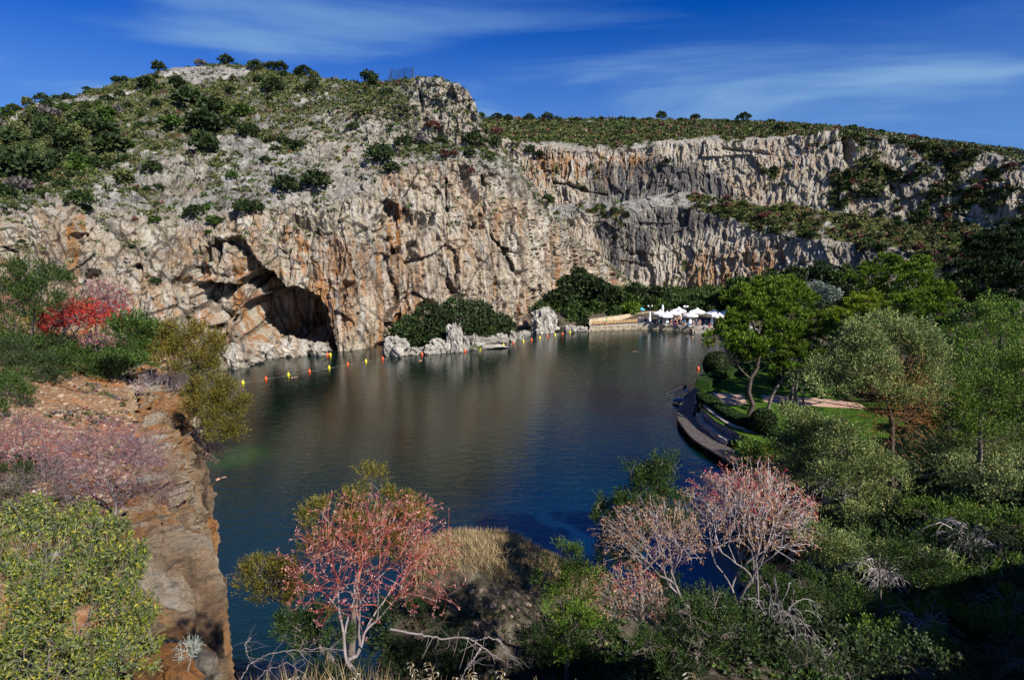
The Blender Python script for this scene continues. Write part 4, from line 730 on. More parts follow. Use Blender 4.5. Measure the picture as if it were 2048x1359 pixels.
# ================================================================== QUAY AND BATHERS
STONE = plain('quay_stone', (.40, .34, .25), .95, var=.35, scale=1.6); TAN = plain('tan_wall_stone', (.50, .40, .27), .95, var=.25, scale=1.2); CONC = plain('pale_concrete', (.42, .38, .33), .9, var=.12, scale=.8)
WHITE = plain('white_canvas', (.80, .80, .83), .8, var=.03); WHITEP = plain('white_paint', (.78, .78, .78), .5, var=.03); STEEL = plain('steel', (.45, .5, .55), .3, .9); NAVY = plain('navy_mattress', (.012, .02, .045), .7); ORANGEC = plain('orange_cushion', (.42, .27, .13), .8, var=.2); WOODW = plain('weathered_wood', (.30, .19, .10), .8, var=.3)
SKIN = plain('skin', (.52, .29, .19), .6, var=.06); SKINL = plain('pale_skin', (.64, .42, .32), .6, var=.06); HAIR = plain('dark_hair', (.03, .02, .015), .6)
CLOTH = {k: plain(k+'_cloth', c, .8, var=.1) for k, c in dict(red=(.5, .02, .02), blue=(.04, .22, .5), cyan=(.06, .45, .62), green=(.35, .75, .08), white=(.7, .7, .7), black=(.015, .015, .02), magenta=(.55, .04, .2), orange=(.75, .16, .03), teal=(.02, .2, .22)).items()}
ZQ = 1.15
front = [wz(1180,652,ZQ),wz(1220,650,ZQ),wz(1260,648.4,ZQ),wz(1300,648,ZQ),wz(1340,649.6,ZQ),wz(1375,652,ZQ),wz(1400,654,ZQ),wz(1430,656,ZQ),wz(1470,658,ZQ),wz(1520,660,ZQ)]
front = [np.array(p) for p in front]
V = []; 
for p in front: V += [(p[0], p[1]+.12, -2.), (p[0], p[1]+.12, ZQ-.18), (p[0], p[1]-.08, ZQ-.18), (p[0], p[1]-.08, ZQ), (p[0]*1.02, p[1]+16, ZQ)]
F = [(5*i+j, 5*i+5+j, 5*i+6+j, 5*i+1+j) for i in range(len(front)-1) for j in range(4)]; V = np.array(V)
link_q = mesh('quay', V, np.array(F)[:, ::-1], [STONE, CONC], midx=[0, 1, 1, 1]*(len(front)-1)); tag(link('quay', link_q), kind='structure')
# stones of the quay's face, the ones past counting
ri = np.random.default_rng(31); mb = MB(); cs = np.array(front)
for row in range(3):
    t = 0.0
    while t < len(front)-2:
        w_ = ri.uniform(.06, .14); i = int(t); f = t-i; p = cs[i]*(1-f)+cs[min(i+1, len(cs)-1)]*f; e = cs[min(i+1, len(cs)-1)]-cs[i]; ln = np.linalg.norm(e); mb.box((p[0], p[1]+.07, .08+row*.33), (w_*ln*.92, .22, .29), math.atan2(e[1], e[0])+ri.normal()*.04); t += w_
tag(link('quay_stones', mb.mesh('quay_stones', STONE)), 'rough tan stones facing the quay edge', 'stonework', None, 'stuff')
def wall_line(name, pts, z0, h, th, mat, label, cope=None):
    root = empty(name, (pts[0][0], pts[0][1], z0)); tag(root, label, 'wall'); mb = MB(); mc = MB(); ri = np.random.default_rng(len(name)+int(h*10)); ss = MB()
    for (a, ha), (b, hb) in zip(zip(pts[:-1], h[:-1]) if hasattr(h, '__len__') else [(p, h) for p in pts[:-1]], zip(pts[1:], h[1:]) if hasattr(h, '__len__') else [(p, h) for p in pts[1:]]):
        a = np.array(a); b = np.array(b); e = b-a; ln = np.linalg.norm(e); m = (a+b)/2-np.array(pts[0]); ang = math.atan2(e[1], e[0]); mb.box((m[0], m[1], ha/2-.05), (ln+.02, th, ha-.1), ang); mc.box((m[0], m[1], ha-.0), (ln+.04, th+.12, .1), ang)
    link('masonry', mb.mesh(name+'_masonry', mat), root); link('coping', mc.mesh(name+'_coping', cope or mat), root); return root
wp = [np.array(wz(1178,650,ZQ))+(0,.4), np.array(wz(1205,646,ZQ)), np.array(wz(1240,641.5,ZQ)), np.array(wz(1275,636,ZQ)), np.array(wz(1300,634,ZQ)),np.array(wz(1335,632,ZQ))]
wall_line('quay_wall', wp, ZQ, 1.35, .4, TAN, 'low tan stone wall behind the orange loungers at the left of the quay')
wall_line('back_wall', [np.array(wz(1335,632.5,ZQ)), np.array(wz(1385,634,ZQ)), np.array(wz(1460,637,ZQ))], ZQ, 1.1, .4, plain('brown_wall_stone', (.20, .13, .08), .95, var=.3, scale=1.5), 'dark brown low wall behind the right umbrellas')
def open_umbrella():
    root = empty('open_umbrella'); p = MB().lathe([(0, 0), (.35, 0), (.35, .06), (.05, .08), (.035, .1), (.035, 2.75), (0, 2.8)], 8); link('pole', p.mesh('pole', WHITEP), root)
    a = np.arange(8)*math.pi/4+math.pi/8; V = [(0, 0, 2.85)]+[(1.75*math.cos(t), 1.75*math.sin(t), 2.15) for t in a]+[(1.76*math.cos(t), 1.76*math.sin(t), 1.93) for t in a]
    F3 = np.array([(0, i+1, (i+1) % 8+1) for i in range(8)]); F4 = np.array([(i+1, i+9, (i+1) % 8+9, (i+1) % 8+1) for i in range(8)]); link('canopy', mesh('canopy', V, [F3, F4], WHITE), root)
    r = MB().bars([(0, 0, 2.7)]*8, [(1.7*math.cos(t), 1.7*math.sin(t), 2.1) for t in a], .015, sides=4); link('ribs', r.mesh('ribs', WHITEP), root)
    v = MB().lathe([(.32, 2.80), (.22, 2.9), (.05, 3.0), (0, 3.02)], 8); link('vent_cap', v.mesh('vent_cap', WHITE), root); return root
def closed_umbrella():
    root = empty('closed_umbrella'); p = MB().lathe([(0, 0), (.35, 0), (.35, .06), (.05, .08), (.035, .1), (.035, 2.75), (0, 2.8)], 8); link('pole', p.mesh('pole', WHITEP), root)
    V = []; n = 16; prof = [(.03, 2.9), (.12, 2.7), (.20, 2.0), (.16, 1.75), (.26, 1.1), (.30, .55)]
    V = [((r*(1+.25*(i % 2)))*math.cos(i*2*math.pi/n), (r*(1+.25*(i % 2)))*math.sin(i*2*math.pi/n), z) for r, z in prof for i in range(n)]; F = [(k*n+i, k*n+(i+1) % n, (k+1)*n+(i+1) % n, (k+1)*n+i) for k in range(5) for i in range(n)]
    link('canopy', mesh('closed_canopy', V, np.array(F), WHITE), root); return root
def onq(px, py): p = at_z(px, py, ZQ); return (p.x, p.y, ZQ)
U = None
for px, pyb, s, label in [(1319,645,1.0,'open white umbrella furthest left, at the back'),(1331,650,.98,'open white umbrella at the front left with its pole near the edge'),(1356,642,1.12,'tallest open white umbrella in the left group'),(1346,644,.98,'open white umbrella overlapping the left of the tallest one'),(1393,644,1.12,'tall open white umbrella in the middle'),(1380,650,1.05,'low wide open white umbrella in front of the middle one'),(1425,645,1.02,'open white umbrella leftmost in the right group'),(1430,647,1.02,'open white umbrella in the middle of the right group'),(1437,652,1.0,'open white umbrella lowest and rightmost by the pine'),(1452,644,1.0,'open white umbrella half hidden by the pine')]:
    p = onq(px, pyb)
    if U is None: U = open_umbrella(); U.location = p; o = U
    else: o = copy_thing(U, p, random.uniform(0, .7))
    o.scale = (s, s, s*1.06); tag(o, label, 'umbrella', 'open umbrellas on the quay')
U = None
for px, pyb, s, label in [(1299,646.5,1.0,'furled white umbrella standing alone on the left of the quay'),(1324,640,1.35,'furled white umbrella poking up behind the left canopy'),(1359,644,1.25,'furled white umbrella under the tallest canopy'),(1333,650,1.2,'furled white umbrella close to the front left canopy'),(1379.5,651.5,1.05,'furled white umbrella in the middle front of the quay'),(1423.5,652,1.05,'furled white umbrella between the bathers on the right')]:
    p = onq(px, pyb)
    if U is None: U = closed_umbrella(); U.location = p; o = U
    else: o = copy_thing(U, p, random.uniform(0, .7))
    o.scale = (s, s, s); tag(o, label, 'umbrella', 'furled umbrellas on the quay')
def lounger(cm):
    root = empty('sun_lounger'); f = MB().box((0, 0, .28), (.64, 1.9, .05))
    for a in (-.28, .28):
        for b_ in (-.85, .85): f.box((a, b_, .125), (.05, .05, .25))
    link('frame', f.mesh('frame', WOODW if cm is ORANGEC else STEEL), root); M = Matrix.Rotation(R(-38), 3, 'X')
    link('mattress', MB().box((0, -.32, .36), (.6, 1.2, .09)).mesh('mattress', cm), root); M = Matrix.Rotation(R(40), 3, 'X'); link('backrest', MB().box((0, .62, .58), (.6, .75, .09), M=M).mesh('backrest', cm), root); return root
LL = []
LO = lounger(ORANGEC); first = True
for k in range(15):
    px = 1188+k*6.0; pyb = float(np.interp(px, [1180, 1275], [650.8, 645.2])); p = onq(px, pyb); o = LO if first else copy_thing(LO, p)
    o.location = p; o.rotation_euler.z = -.5+random.uniform(-.1, .1); first = False; tag(o, 'x', 'lounger', 'orange loungers along the tan wall'); LL.append((o, px, 'orange cushioned wooden lounger along the tan wall'))
LN = lounger(NAVY); first = True
for k in range(34):
    row = k % 3; px = 1280+(k//3)*14.5+row*5; 
    if px > 1458: continue
    pyb = [647.2, 644.5, 641.8][row]+ (px-1280)*.028+random.uniform(-.3, .3); p = onq(px, pyb); o = LN if first else copy_thing(LN, p); o.location = p; o.rotation_euler.z = random.uniform(-.5, .5); first = False; tag(o, 'x', 'lounger', 'navy loungers under the umbrellas'); LL.append((o, px, 'navy sun lounger in the %s row under the umbrellas' % ['front', 'middle', 'back'][row]))
in_order(LL)
def lamp(px, pyb, n, label):
    p = onq(px, pyb); root = empty('globe_lamp', p); tag(root, label, 'street lamp'); link('pole', MB().lathe([(0, 0), (.12, 0), (.12, .2), (.05, .3), (.04, 3.2), (0, 3.2)], 8).mesh('lamp_pole', STEEL), root)
    for i in range(n):
        a = i*2*math.pi/n+.2; q = (.5*math.cos(a), .5*math.sin(a)); link('arm', MB().bars([(0, 0, 3.1)], [(q[0], q[1], 3.3)], .025).mesh('arm', STEEL), root)
        t = np.linspace(-1.5, 1.5, 7); link('globe', MB().lathe([(.22*math.cos(x)+.001, .22*math.sin(x)+3.52) for x in t], 10, (q[0], q[1], 0)).mesh('globe', WHITEP, True), root)
lamp(1299, 640, 2, 'lamp post with two white globes above the lone furled umbrella'); lamp(1370, 641, 4, 'lamp post with a cluster of white globes between the umbrella groups')
# bathing steps with rails
sp = onq(1398, 654); root = empty('bathing_steps', sp); tag(root, 'concrete bathing steps with metal rails going down from the quay into the lake', 'steps')
for i in range(5): link('step', MB().box((0, -.35-i*.32, -.12-i*.25), (2.6, .34, .14)).mesh('step', CONC), root)
for x in (-1.5, -.2, 1.3):
    A = [(x, .2, 0), (x, -1.9, -1.2), (x, .2, 1.0)]; B = [(x, .2, 1.0), (x, -1.9, -.1), (x, -1.9, -.1)]; link('rail', MB().bars(A, B, .035).mesh('rail', STEEL), root)
for x in (-1.9, 1.9): link('side_wall', MB().box((x, -.9, -.75), (.35, 2.2, 1.2)).mesh('side_wall', STONE), root)
# people: one skinned body per pose
def body(name, J, E, mat):
    me_ = bpy.data.meshes.new(name); vs = [j[0] for j in J]; me_.from_pydata(vs, E, []); o = bpy.data.objects.new(name, me_); col.objects.link(o)
    o.modifiers.new('s', 'SKIN'); sv = me_.skin_vertices[0].data if me_.skin_vertices else None
    if sv is None:
        bpy.context.view_layer.objects.active = o; bpy.ops.mesh.customdata_skin_add(); sv = me_.skin_vertices[0].data
    for i, j in enumerate(J): sv[i].radius = (j[1], j[1]*(.8 if j[1] > .08 else 1))
    sv[0].use_root = True; ss = o.modifiers.new('u', 'SUBSURF'); ss.levels = 1
    dg = bpy.context.evaluated_depsgraph_get(); m2 = bpy.data.meshes.new_from_object(o.evaluated_get(dg)); m2.materials.clear(); m2.materials.append(mat); m2.name = name
    bpy.data.objects.remove(o); return m2
def pose(kind):
    # joints: pelvis chest neck head  | shoulders elbows hands | hips knees ankles toes ; z up, facing -y
    if kind == 'stand': K = dict(pel=(0,0,.95), ch=(0,0,1.32), ne=(0,0,1.5), he=(0,-.02,1.66), el=[(.25,.03,1.12),(-.25,.03,1.12)], ha=[(.27,-.08,.88),(-.27,-.06,.88)], kn=[(.1,-.02,.5),(-.1,-.02,.5)], an=[(.1,.02,.08),(-.1,.02,.08)], to=[(.12,-.15,.04),(-.12,-.15,.04)])
    if kind == 'walk': K = dict(pel=(0,0,.92), ch=(0,-.05,1.29), ne=(0,-.08,1.47), he=(0,-.12,1.63), el=[(.25,.15,1.1),(-.25,-.15,1.1)], ha=[(.25,.1,.88),(-.25,-.35,.95)], kn=[(.1,-.22,.52),(-.1,.06,.48)], an=[(.1,-.3,.1),(-.1,.38,.14)], to=[(.1,-.45,.05),(-.1,.3,.03)])
    if kind == 'bend': K = dict(pel=(0,.1,.88), ch=(0,-.2,1.1), ne=(0,-.34,1.16), he=(0,-.47,1.18), el=[(.22,-.35,.9),(-.22,-.35,.9)], ha=[(.18,-.45,.65),(-.18,-.45,.65)], kn=[(.1,0,.48),(-.1,0,.48)], an=[(.1,.06,.08),(-.1,.06,.08)], to=[(.1,-.1,.04),(-.1,-.1,.04)])
    if kind == 'sit': K = dict(pel=(0,0,.14), ch=(0,-.03,.5), ne=(0,-.05,.68), he=(0,-.08,.84), el=[(.26,.05,.34),(-.26,.05,.34)], ha=[(.24,-.1,.14),(-.24,-.1,.14)], kn=[(.12,-.45,.14),(-.12,-.45,.14)], an=[(.12,-.5,-.3),(-.12,-.5,-.3)], to=[(.12,-.62,-.36),(-.12,-.62,-.36)])
    if kind == 'lie': K = dict(pel=(0,0,.14), ch=(0,.36,.22), ne=(0,.52,.30), he=(0,.66,.38), el=[(.28,.2,.14),(-.28,.2,.14)], ha=[(.25,-.05,.14),(-.25,-.05,.14)], kn=[(.1,-.42,.24),(-.1,-.45,.14)], an=[(.1,-.8,.1),(-.1,-.85,.1)], to=[(.1,-.88,.2),(-.1,-.93,.2)])
    if kind == 'swim': K = dict(pel=(0,.55,-.12), ch=(0,.2,-.04), ne=(0,.02,.04), he=(0,-.12,.12), el=[(.38,-.05,0),(-.36,.1,-.1)], ha=[(.5,-.35,.04),(-.5,-.1,-.1)], kn=[(.12,.95,-.15),(-.12,.95,-.22)], an=[(.15,1.35,-.06),(-.15,1.3,-.3)], to=[(.16,1.5,-.02),(-.16,1.45,-.34)])
    J = [(K['pel'], .135), (tuple((np.array(K['pel'])+K['ch'])/2), .115), (K['ch'], .145), (K['ne'], .055), (K['he'], .09), (tuple(np.array(K['he'])+np.array([0, 0, .09])), .075)]; E = [(0, 1), (1, 2), (2, 3), (3, 4), (4, 5)]
    for s in (0, 1):
        g = 1-2*s; sh = tuple(np.array(K['ch'])+np.array([g*.19, 0, .08])); n = len(J); J += [(sh, .062), (K['el'][s], .045), (K['ha'][s], .038)]; E += [(2, n), (n, n+1), (n+1, n+2)]
        n = len(J); hp = tuple(np.array(K['pel'])+np.array([g*.1, 0, -.06])); J += [(hp, .095), (K['kn'][s], .065), (K['an'][s], .042), (K['to'][s], .035)]; E += [(0, n), (n, n+1), (n+1, n+2), (n+2, n+3)]
    return J, E, K
BOD = {}
def ell(c, r, n=8):
    t = np.linspace(-1.57, 1.57, 7); return [(max(.001, r[0]*math.cos(x)), r[2]*math.sin(x)) for x in t]
def person(pk, loc, rz, skin, wear, label, cat='person', top=None, hair=HAIR, group=None):
    if pk not in BOD: J, E, K = pose(pk); BOD[pk] = (body('body_'+pk, J, E, SKIN), K)
    me_, K = BOD[pk]; root = empty('person', loc, rz); tag(root, label, cat, group); b = link('body', me_, root); b.material_slots[0].link = 'OBJECT'; b.material_slots[0].material = skin
    he = K['he']; m = MB().lathe([(max(.001, .105*math.cos(x)), .115*math.sin(x)) for x in np.linspace(-.3, 1.57, 6)], 10, (he[0], he[1]+.02, he[2]+.06)); link('hair', m.mesh('hair', hair, True), root)
    pe = np.array(K['pel']); ch = np.array(K['ch'])
    if pk != 'swim': m = MB().lathe([(.11, -.10), (.155, -.02), (.15, .08), (.12, .1)], 10, tuple(pe-np.array([0, 0, .04]))); link('swimwear', m.mesh('swimwear', wear, True), root)
    if top is not None and pk != 'swim':
        up = 1 if pk in ('stand', 'walk', 'sit') else .5; m = MB().lathe([(.145, -.30*up), (.15, -.1), (.185, .02), (.19, .1), (.08, .17), (.06, .17)], 10, tuple(ch)); link('shirt', m.mesh('shirt', top, True), root)
    return root
C_ = CLOTH
for pk, px, pyb, rz, skin, wear, top, label in [('stand',1213.5,650,0,SKIN,C_['blue'],C_['green'],'person in a lime green shirt and blue shorts standing by the orange loungers'),('sit',1315.5,648.4,0,SKIN,C_['red'],None,'person sitting on the quay edge with legs hanging towards the water'),
    ('stand',1329,649.5,.4,SKINL,C_['white'],C_['white'],'person in white standing by the front left umbrella'),('walk',1342,650.5,1.2,SKIN,C_['orange'],None,'person walking left of the crowd near the edge'),('stand',1350,648,2.8,SKINL,C_['magenta'],None,'tall person in pink swimwear at the left of the crowd'),('walk',1353.5,651,.6,SKIN,C_['red'],None,'person in bright red swimwear in front of the crowd'),
    ('stand',1357,646,0,SKINL,C_['black'],None,'person in black swimwear in the middle of the crowd'),('stand',1360,644.5,1.9,SKIN,C_['orange'],C_['orange'],'person in an orange top at the back of the crowd'),('stand',1365,650.5,.3,SKIN,C_['cyan'],C_['cyan'],'person wrapped in a light blue towel'),('walk',1368.5,652.5,1.5,SKINL,C_['black'],C_['blue'],'person striding along the edge right of the blue towel'),
    ('bend',1387,650.8,-1.3,SKINL,C_['black'],None,'person bending over in black swimwear right of the middle furled umbrella'),('sit',1380,651,.2,SKIN,C_['blue'],C_['blue'],'person in blue sitting at the foot of the middle furled umbrella'),('stand',1399,653,-.5,SKINL,C_['orange'],None,'slim person standing by the bathing steps'),('sit',1395.5,651,.8,SKINL,C_['white'],C_['white'],'person in a white top sitting left of the steps'),
    ('sit',1419,654,.5,SKIN,C_['red'],C_['red'],'person in a red top sitting left of the right furled umbrella'),('sit',1428,656,-.3,SKIN,C_['orange'],None,'person in orange swimwear sitting on a lounger'),('bend',1434,655.5,1.4,SKIN,C_['magenta'],C_['magenta'],'person in magenta leaning over a lounger'),('sit',1440,656,.9,SKIN,C_['blue'],None,'person sitting on a blue towel nearest the pine'),
    ('lie',1338,650,1.4,SKIN,C_['red'],None,'sunbather lying in front of the crowd'),('lie',1282,640,1.0,SKINL,C_['white'],C_['white'],'person in white resting against the tan wall'),('stand',1427,645,0,SKIN,C_['red'],C_['red'],'person in red standing at the back of the right group'),('sit',1446,652,.3,SKINL,C_['white'],C_['white'],'person in white beside the pine branches')]:
    p = onq(px, pyb); p = (p[0], p[1], ZQ+(.32 if pk == 'lie' else .0)); person(pk, p, rz, skin, wear, label, top=top)
for px, py, rz, label in [(587,755,1.3,'swimmer beside the yellow buoy before the cave'),(840,721,-1.0,'swimmer in front of the islet'),(1335,688,1.5,'swimmer in the middle of the bay off the quay'),(1270,703,.5,'swimmer nearest to the viewer off the quay'),(1384,674,-1.2,'swimmer close to the bathing steps'),(1376,672,1.,'second swimmer close to the bathing steps'),(440,958,1.6,'swimmer just off the near left cliff')]:
    p = at_z(px, py, 0); person('swim', tuple(p), rz, SKIN, None, label)
# blue parasol and its post on the bank
p = onq(1284, 637); root = empty('blue_parasol', (p[0], p[1]+1, ZQ)); tag(root, 'small bright blue parasol behind the tan wall', 'parasol'); link('pole', MB().bars([(0, 0, 0)], [(0, 0, 2.6)], .04).mesh('pole', STEEL), root); link('canopy', MB().lathe([(.9, 2.15), (.85, 2.3), (.02, 2.75)], 8).mesh('canopy', CLOTH['cyan']), root)
tw = [(1371,651,'cyan'),(1352,650,'magenta'),(1378,652,'blue'),(1442,656,'blue'),(1320,645,'cyan'),(1412,655,'white')]
for px, py, c in tw:
    p = onq(px, py); V = np.array([(x, y, .40+.03*math.sin(x*5+y*3)) for y in (-.8, -.3, .3, .8) for x in (-.3, 0, .3)], float); V = np.concatenate([V, V-[0, 0, .03]]); F = [(r*3+c_, r*3+c_+1, r*3+c_+4, r*3+c_+3) for r in range(3) for c_ in range(2)]; F += [tuple(a+12 for a in f[::-1]) for f in F]
    o = link('towel', mesh('towel', V, np.array(F), CLOTH[c]), None, p, random.uniform(-.4, .4)); tag(o, {1371: 'light blue towel spread right of the crowd', 1352: 'pink towel spread in front of the crowd', 1378: 'blue towel at the foot of the middle furled umbrella', 1442: 'blue towel on the lounger nearest the pine', 1320: 'light blue towel under the left umbrellas', 1412: 'white towel right of the bathing steps'}[px], 'towel', 'towels on the quay')

# ================================================================== BUOYS
YEL = plain('yellow_buoy', (.85, .72, .02), .4, var=.04); RED = plain('red_buoy', (.85, .10, .02), .4, var=.04); ROPE = plain('rope', (.25, .24, .18), .9)
BL = [(486,766),(532,758),(577,750),(619,743),(658.5,736),(695.5,729),(732,723),(765.5,718),(796,711.5),(844,709),(887,706),(930,703),(960,699),(984,694),(1007,691),(1027,686),(1046.5,683),(1063,680),(1079.5,676),(1095,673),(1110,670),(1125,667.6),(1140,665)]
prof = [(.0, -.16), (.14, -.14), (.22, -.02), (.24, .1), (.20, .26), (.12, .38), (.07, .44), (.07, .5), (0, .52)]; BM = {c: (MB().lathe(prof, 12).mesh('float', m_, True), MB().lathe([(.03, .5), (.07, .53), (.07, .57), (.03, .6), (0, .6)], 8).mesh('ring', m_, True)) for c, m_ in (('yellow', YEL), ('red', RED))}
def buoy(p, c, label, group='buoys on the swimming line', s=1.0): root = empty('buoy', tuple(p), 0, s); tag(root, label, 'buoy', group); link('float', BM[c][0], root); link('ring', BM[c][1], root)
names = ['nearest','second','third','fourth','fifth','sixth','seventh','eighth','ninth','tenth','eleventh','twelfth','thirteenth','fourteenth','fifteenth','sixteenth','seventeenth','eighteenth','nineteenth','twentieth','twenty first','twenty second','farthest']
pts = [at_z(a, b_, 0) for a, b_ in BL]
for i, p in enumerate(pts): c = 'yellow' if i % 2 == 0 else 'red'; buoy(p, c, ('%s %s buoy of the line%s' % (names[i], c, ', close to the bushy left shore' if i == 0 else ', by the quay trees' if i == 22 else ' counted from the left shore')), s=.88)
buoy(at_z(655, 710, 0), 'red', 'red buoy moored at the right foot of the cave', None, .9); buoy(at_z(661, 710, 0), 'yellow', 'yellow buoy moored at the right foot of the cave', None, .9); buoy(at_z(1396, 738, 0), 'red', 'lone orange buoy off the hedge by the wooden jetty', None, 1.0)
A = []; B = []
for a, b_ in zip(pts[:-1], pts[1:]):
    q = [np.array(a)*(1-t)+np.array(b_)*t+np.array([0, 0, .015-.03*math.sin(math.pi*t)]) for t in np.linspace(0, 1, 7)]; A += q[:-1]; B += q[1:]
V, F = tubes(A, B, .02, .02, 4); tag(link('buoy_rope', mesh('buoy_rope', V, F, ROPE)), 'thin rope joining the line of yellow and red buoys', 'rope')
# ================================================================== HILLTOP FENCE
BLUEM = plain('blue_grey_steel', (.09, .13, .20), .5, .4)
fp = [(775,152,166),(786,150,162),(797,149,159),(808,148,156),(820,148,154),(828,148,153)]
pos = [surf(MAIN, a, b_+4) for a, b_, _ in fp]; root = empty('hilltop_fence', tuple(pos[0])); tag(root, 'blue grey wire mesh fence panels on the top of the near hill', 'fence'); hp = [3.0, 2.8, 2.4, 2.6, 2.7, 2.4]
for i, q in enumerate(pos):
    q = q-pos[0]; link('post', MB().bars([q-np.array([0, 0, .5]), q+np.array([0, 0, hp[i]])], [q+np.array([0, 0, hp[i]]), q+np.array([.35, 0, hp[i]+.35])], .07).mesh('post', BLUEM), root)
for i in range(5):
    a = pos[i]-pos[0]; b_ = pos[i+1]-pos[0]; A = []; B = []; h0, h1 = hp[i], hp[i+1]
    if i == 0: h0 = .3
    for t in np.linspace(0, 1, 14): q = a*(1-t)+b_*t; A.append(q); B.append(q+np.array([0, 0, h0*(1-t)+h1*t]))
    for t in np.linspace(.05, 1, 6): A.append(a+np.array([0, 0, h0*t])); B.append(b_+np.array([0, 0, h1*t]))
    V, F = tubes(A, B, .022, .022, 3); link('mesh_panel', mesh('mesh_panel', V, F, BLUEM), root)
root = None
for k in range(16):
    px = 1795+k*16.5; q = surf(FAR, px, float(np.interp(px, [a[0] for a in fr], [a[1] for a in fr]))+5)
    if root is None: root = empty('ridge_fence', tuple(q)); tag(root, 'thin wire fence on posts following the falling ridge at the far right', 'fence'); q0 = q; prev = None
    qq = q-q0; link('post', MB().bars([qq-np.array([0, 0, .4])], [qq+np.array([0, 0, 1.9])], .06).mesh('post', BLUEM), root)
    if prev is not None: link('wire', MB().bars([prev+np.array([0, 0, z]) for z in (1.2, 1.8)], [qq+np.array([0, 0, z]) for z in (1.2, 1.8)], .02, sides=3).mesh('wire', BLUEM), root)
    prev = qq
# ================================================================== LAWN, PATH, HEDGES, JETTY
ZL = 2.2; ZJ = .7
gm, nt, b = newmat('mown_grass'); tcx = N(nt, 'ShaderNodeTexCoord'); gn = noise(nt, tcx.outputs['Object'], 2.5, 6, .75); gb = noise(nt, tcx.outputs['Object'], .25, 3, .5)
gc = mix(nt, ramp(nt, gb, [(.35, 0.), (.65, .5)]), ramp(nt, gn, [(.3, (.014, .050, .004)), (.5, (.045, .115, .010)), (.72, (.10, .18, .022))]), (.08, .13, .015))
L(nt, gc, b.inputs['Base Color']); b.inputs['Roughness'].default_value = .9; b.inputs['Specular IOR Level'].default_value = .1; bump(nt, b, noise(nt, tcx.outputs['Object'], 14, 4, .8), .8, .06)
def sheet(name, poly, z, mat):
    import mathutils
    V = [Vector((p[0], p[1], 0)) for p in poly]; T = mathutils.geometry.tessellate_polygon([V]); me_ = mesh(name, np.array([(p[0], p[1], z) for p in poly]), np.array([t if (V[t[1]]-V[t[0]]).cross(V[t[2]]-V[t[0]]).z > 0 else t[::-1] for t in T]), mat); return link(name, me_)
tag(sheet('lawn', LAWNP, ZL, gm), kind='structure')
PT = plain('pink_path', (.47, .30, .215), .95, var=.1, scale=3)
tag(sheet('path', [wz(a, c, ZL) for a, c in [(1399,782),(1434,785),(1488,788),(1494,808),(1470,809.5),(1433,808),(1418,798),(1402,795)]], ZL+.006, PT), kind='structure')
tag(sheet('path', [wz(a, c, ZL) for a, c in [(1520,789.5),(1570,791),(1655,797),(1720,806),(1735,818),(1671,814.5),(1591,809.5),(1530,803)]], ZL+.006, PT), kind='structure')
# short grass blades round the edges of the lawn that catch the light
r_ = np.random.default_rng(71); lp = np.array(LAWNP); bx = np.stack([r_.uniform(lp[:, 0].min(), lp[:, 0].max(), 60000), r_.uniform(lp[:, 1].min(), lp[:, 1].max(), 60000)], -1); kp = polydist(bx[:, 0], bx[:, 1], LAWNP) > .2
for pth in ([wz(a, c, ZL) for a, c in [(1399,782),(1434,785),(1488,788),(1494,808),(1470,809.5),(1433,808),(1418,798),(1402,795)]], [wz(a, c, ZL) for a, c in [(1520,789.5),(1570,791),(1655,797),(1720,806),(1735,818),(1671,814.5),(1591,809.5),(1530,803)]]): kp &= polydist(bx[:, 0], bx[:, 1], pth) < -.05
bx = bx[kp][:26000]; P_ = np.concatenate([bx, np.full((len(bx), 1), ZL)], 1); D = rdir(len(P_), r_)*.5+[0, 0, 1]; D /= np.linalg.norm(D, axis=1, keepdims=True); V, F = blades(P_, D, .11, .07, False)
tag(link('grass', mesh('grass', V, F, leafmat('lawn_blades', [(0, (.03, .08, .008)), (.6, (.07, .15, .014)), (1, (.14, .20, .03))], .3))), 'short green grass of the lawn by the jetty', 'grass', None, 'stuff')
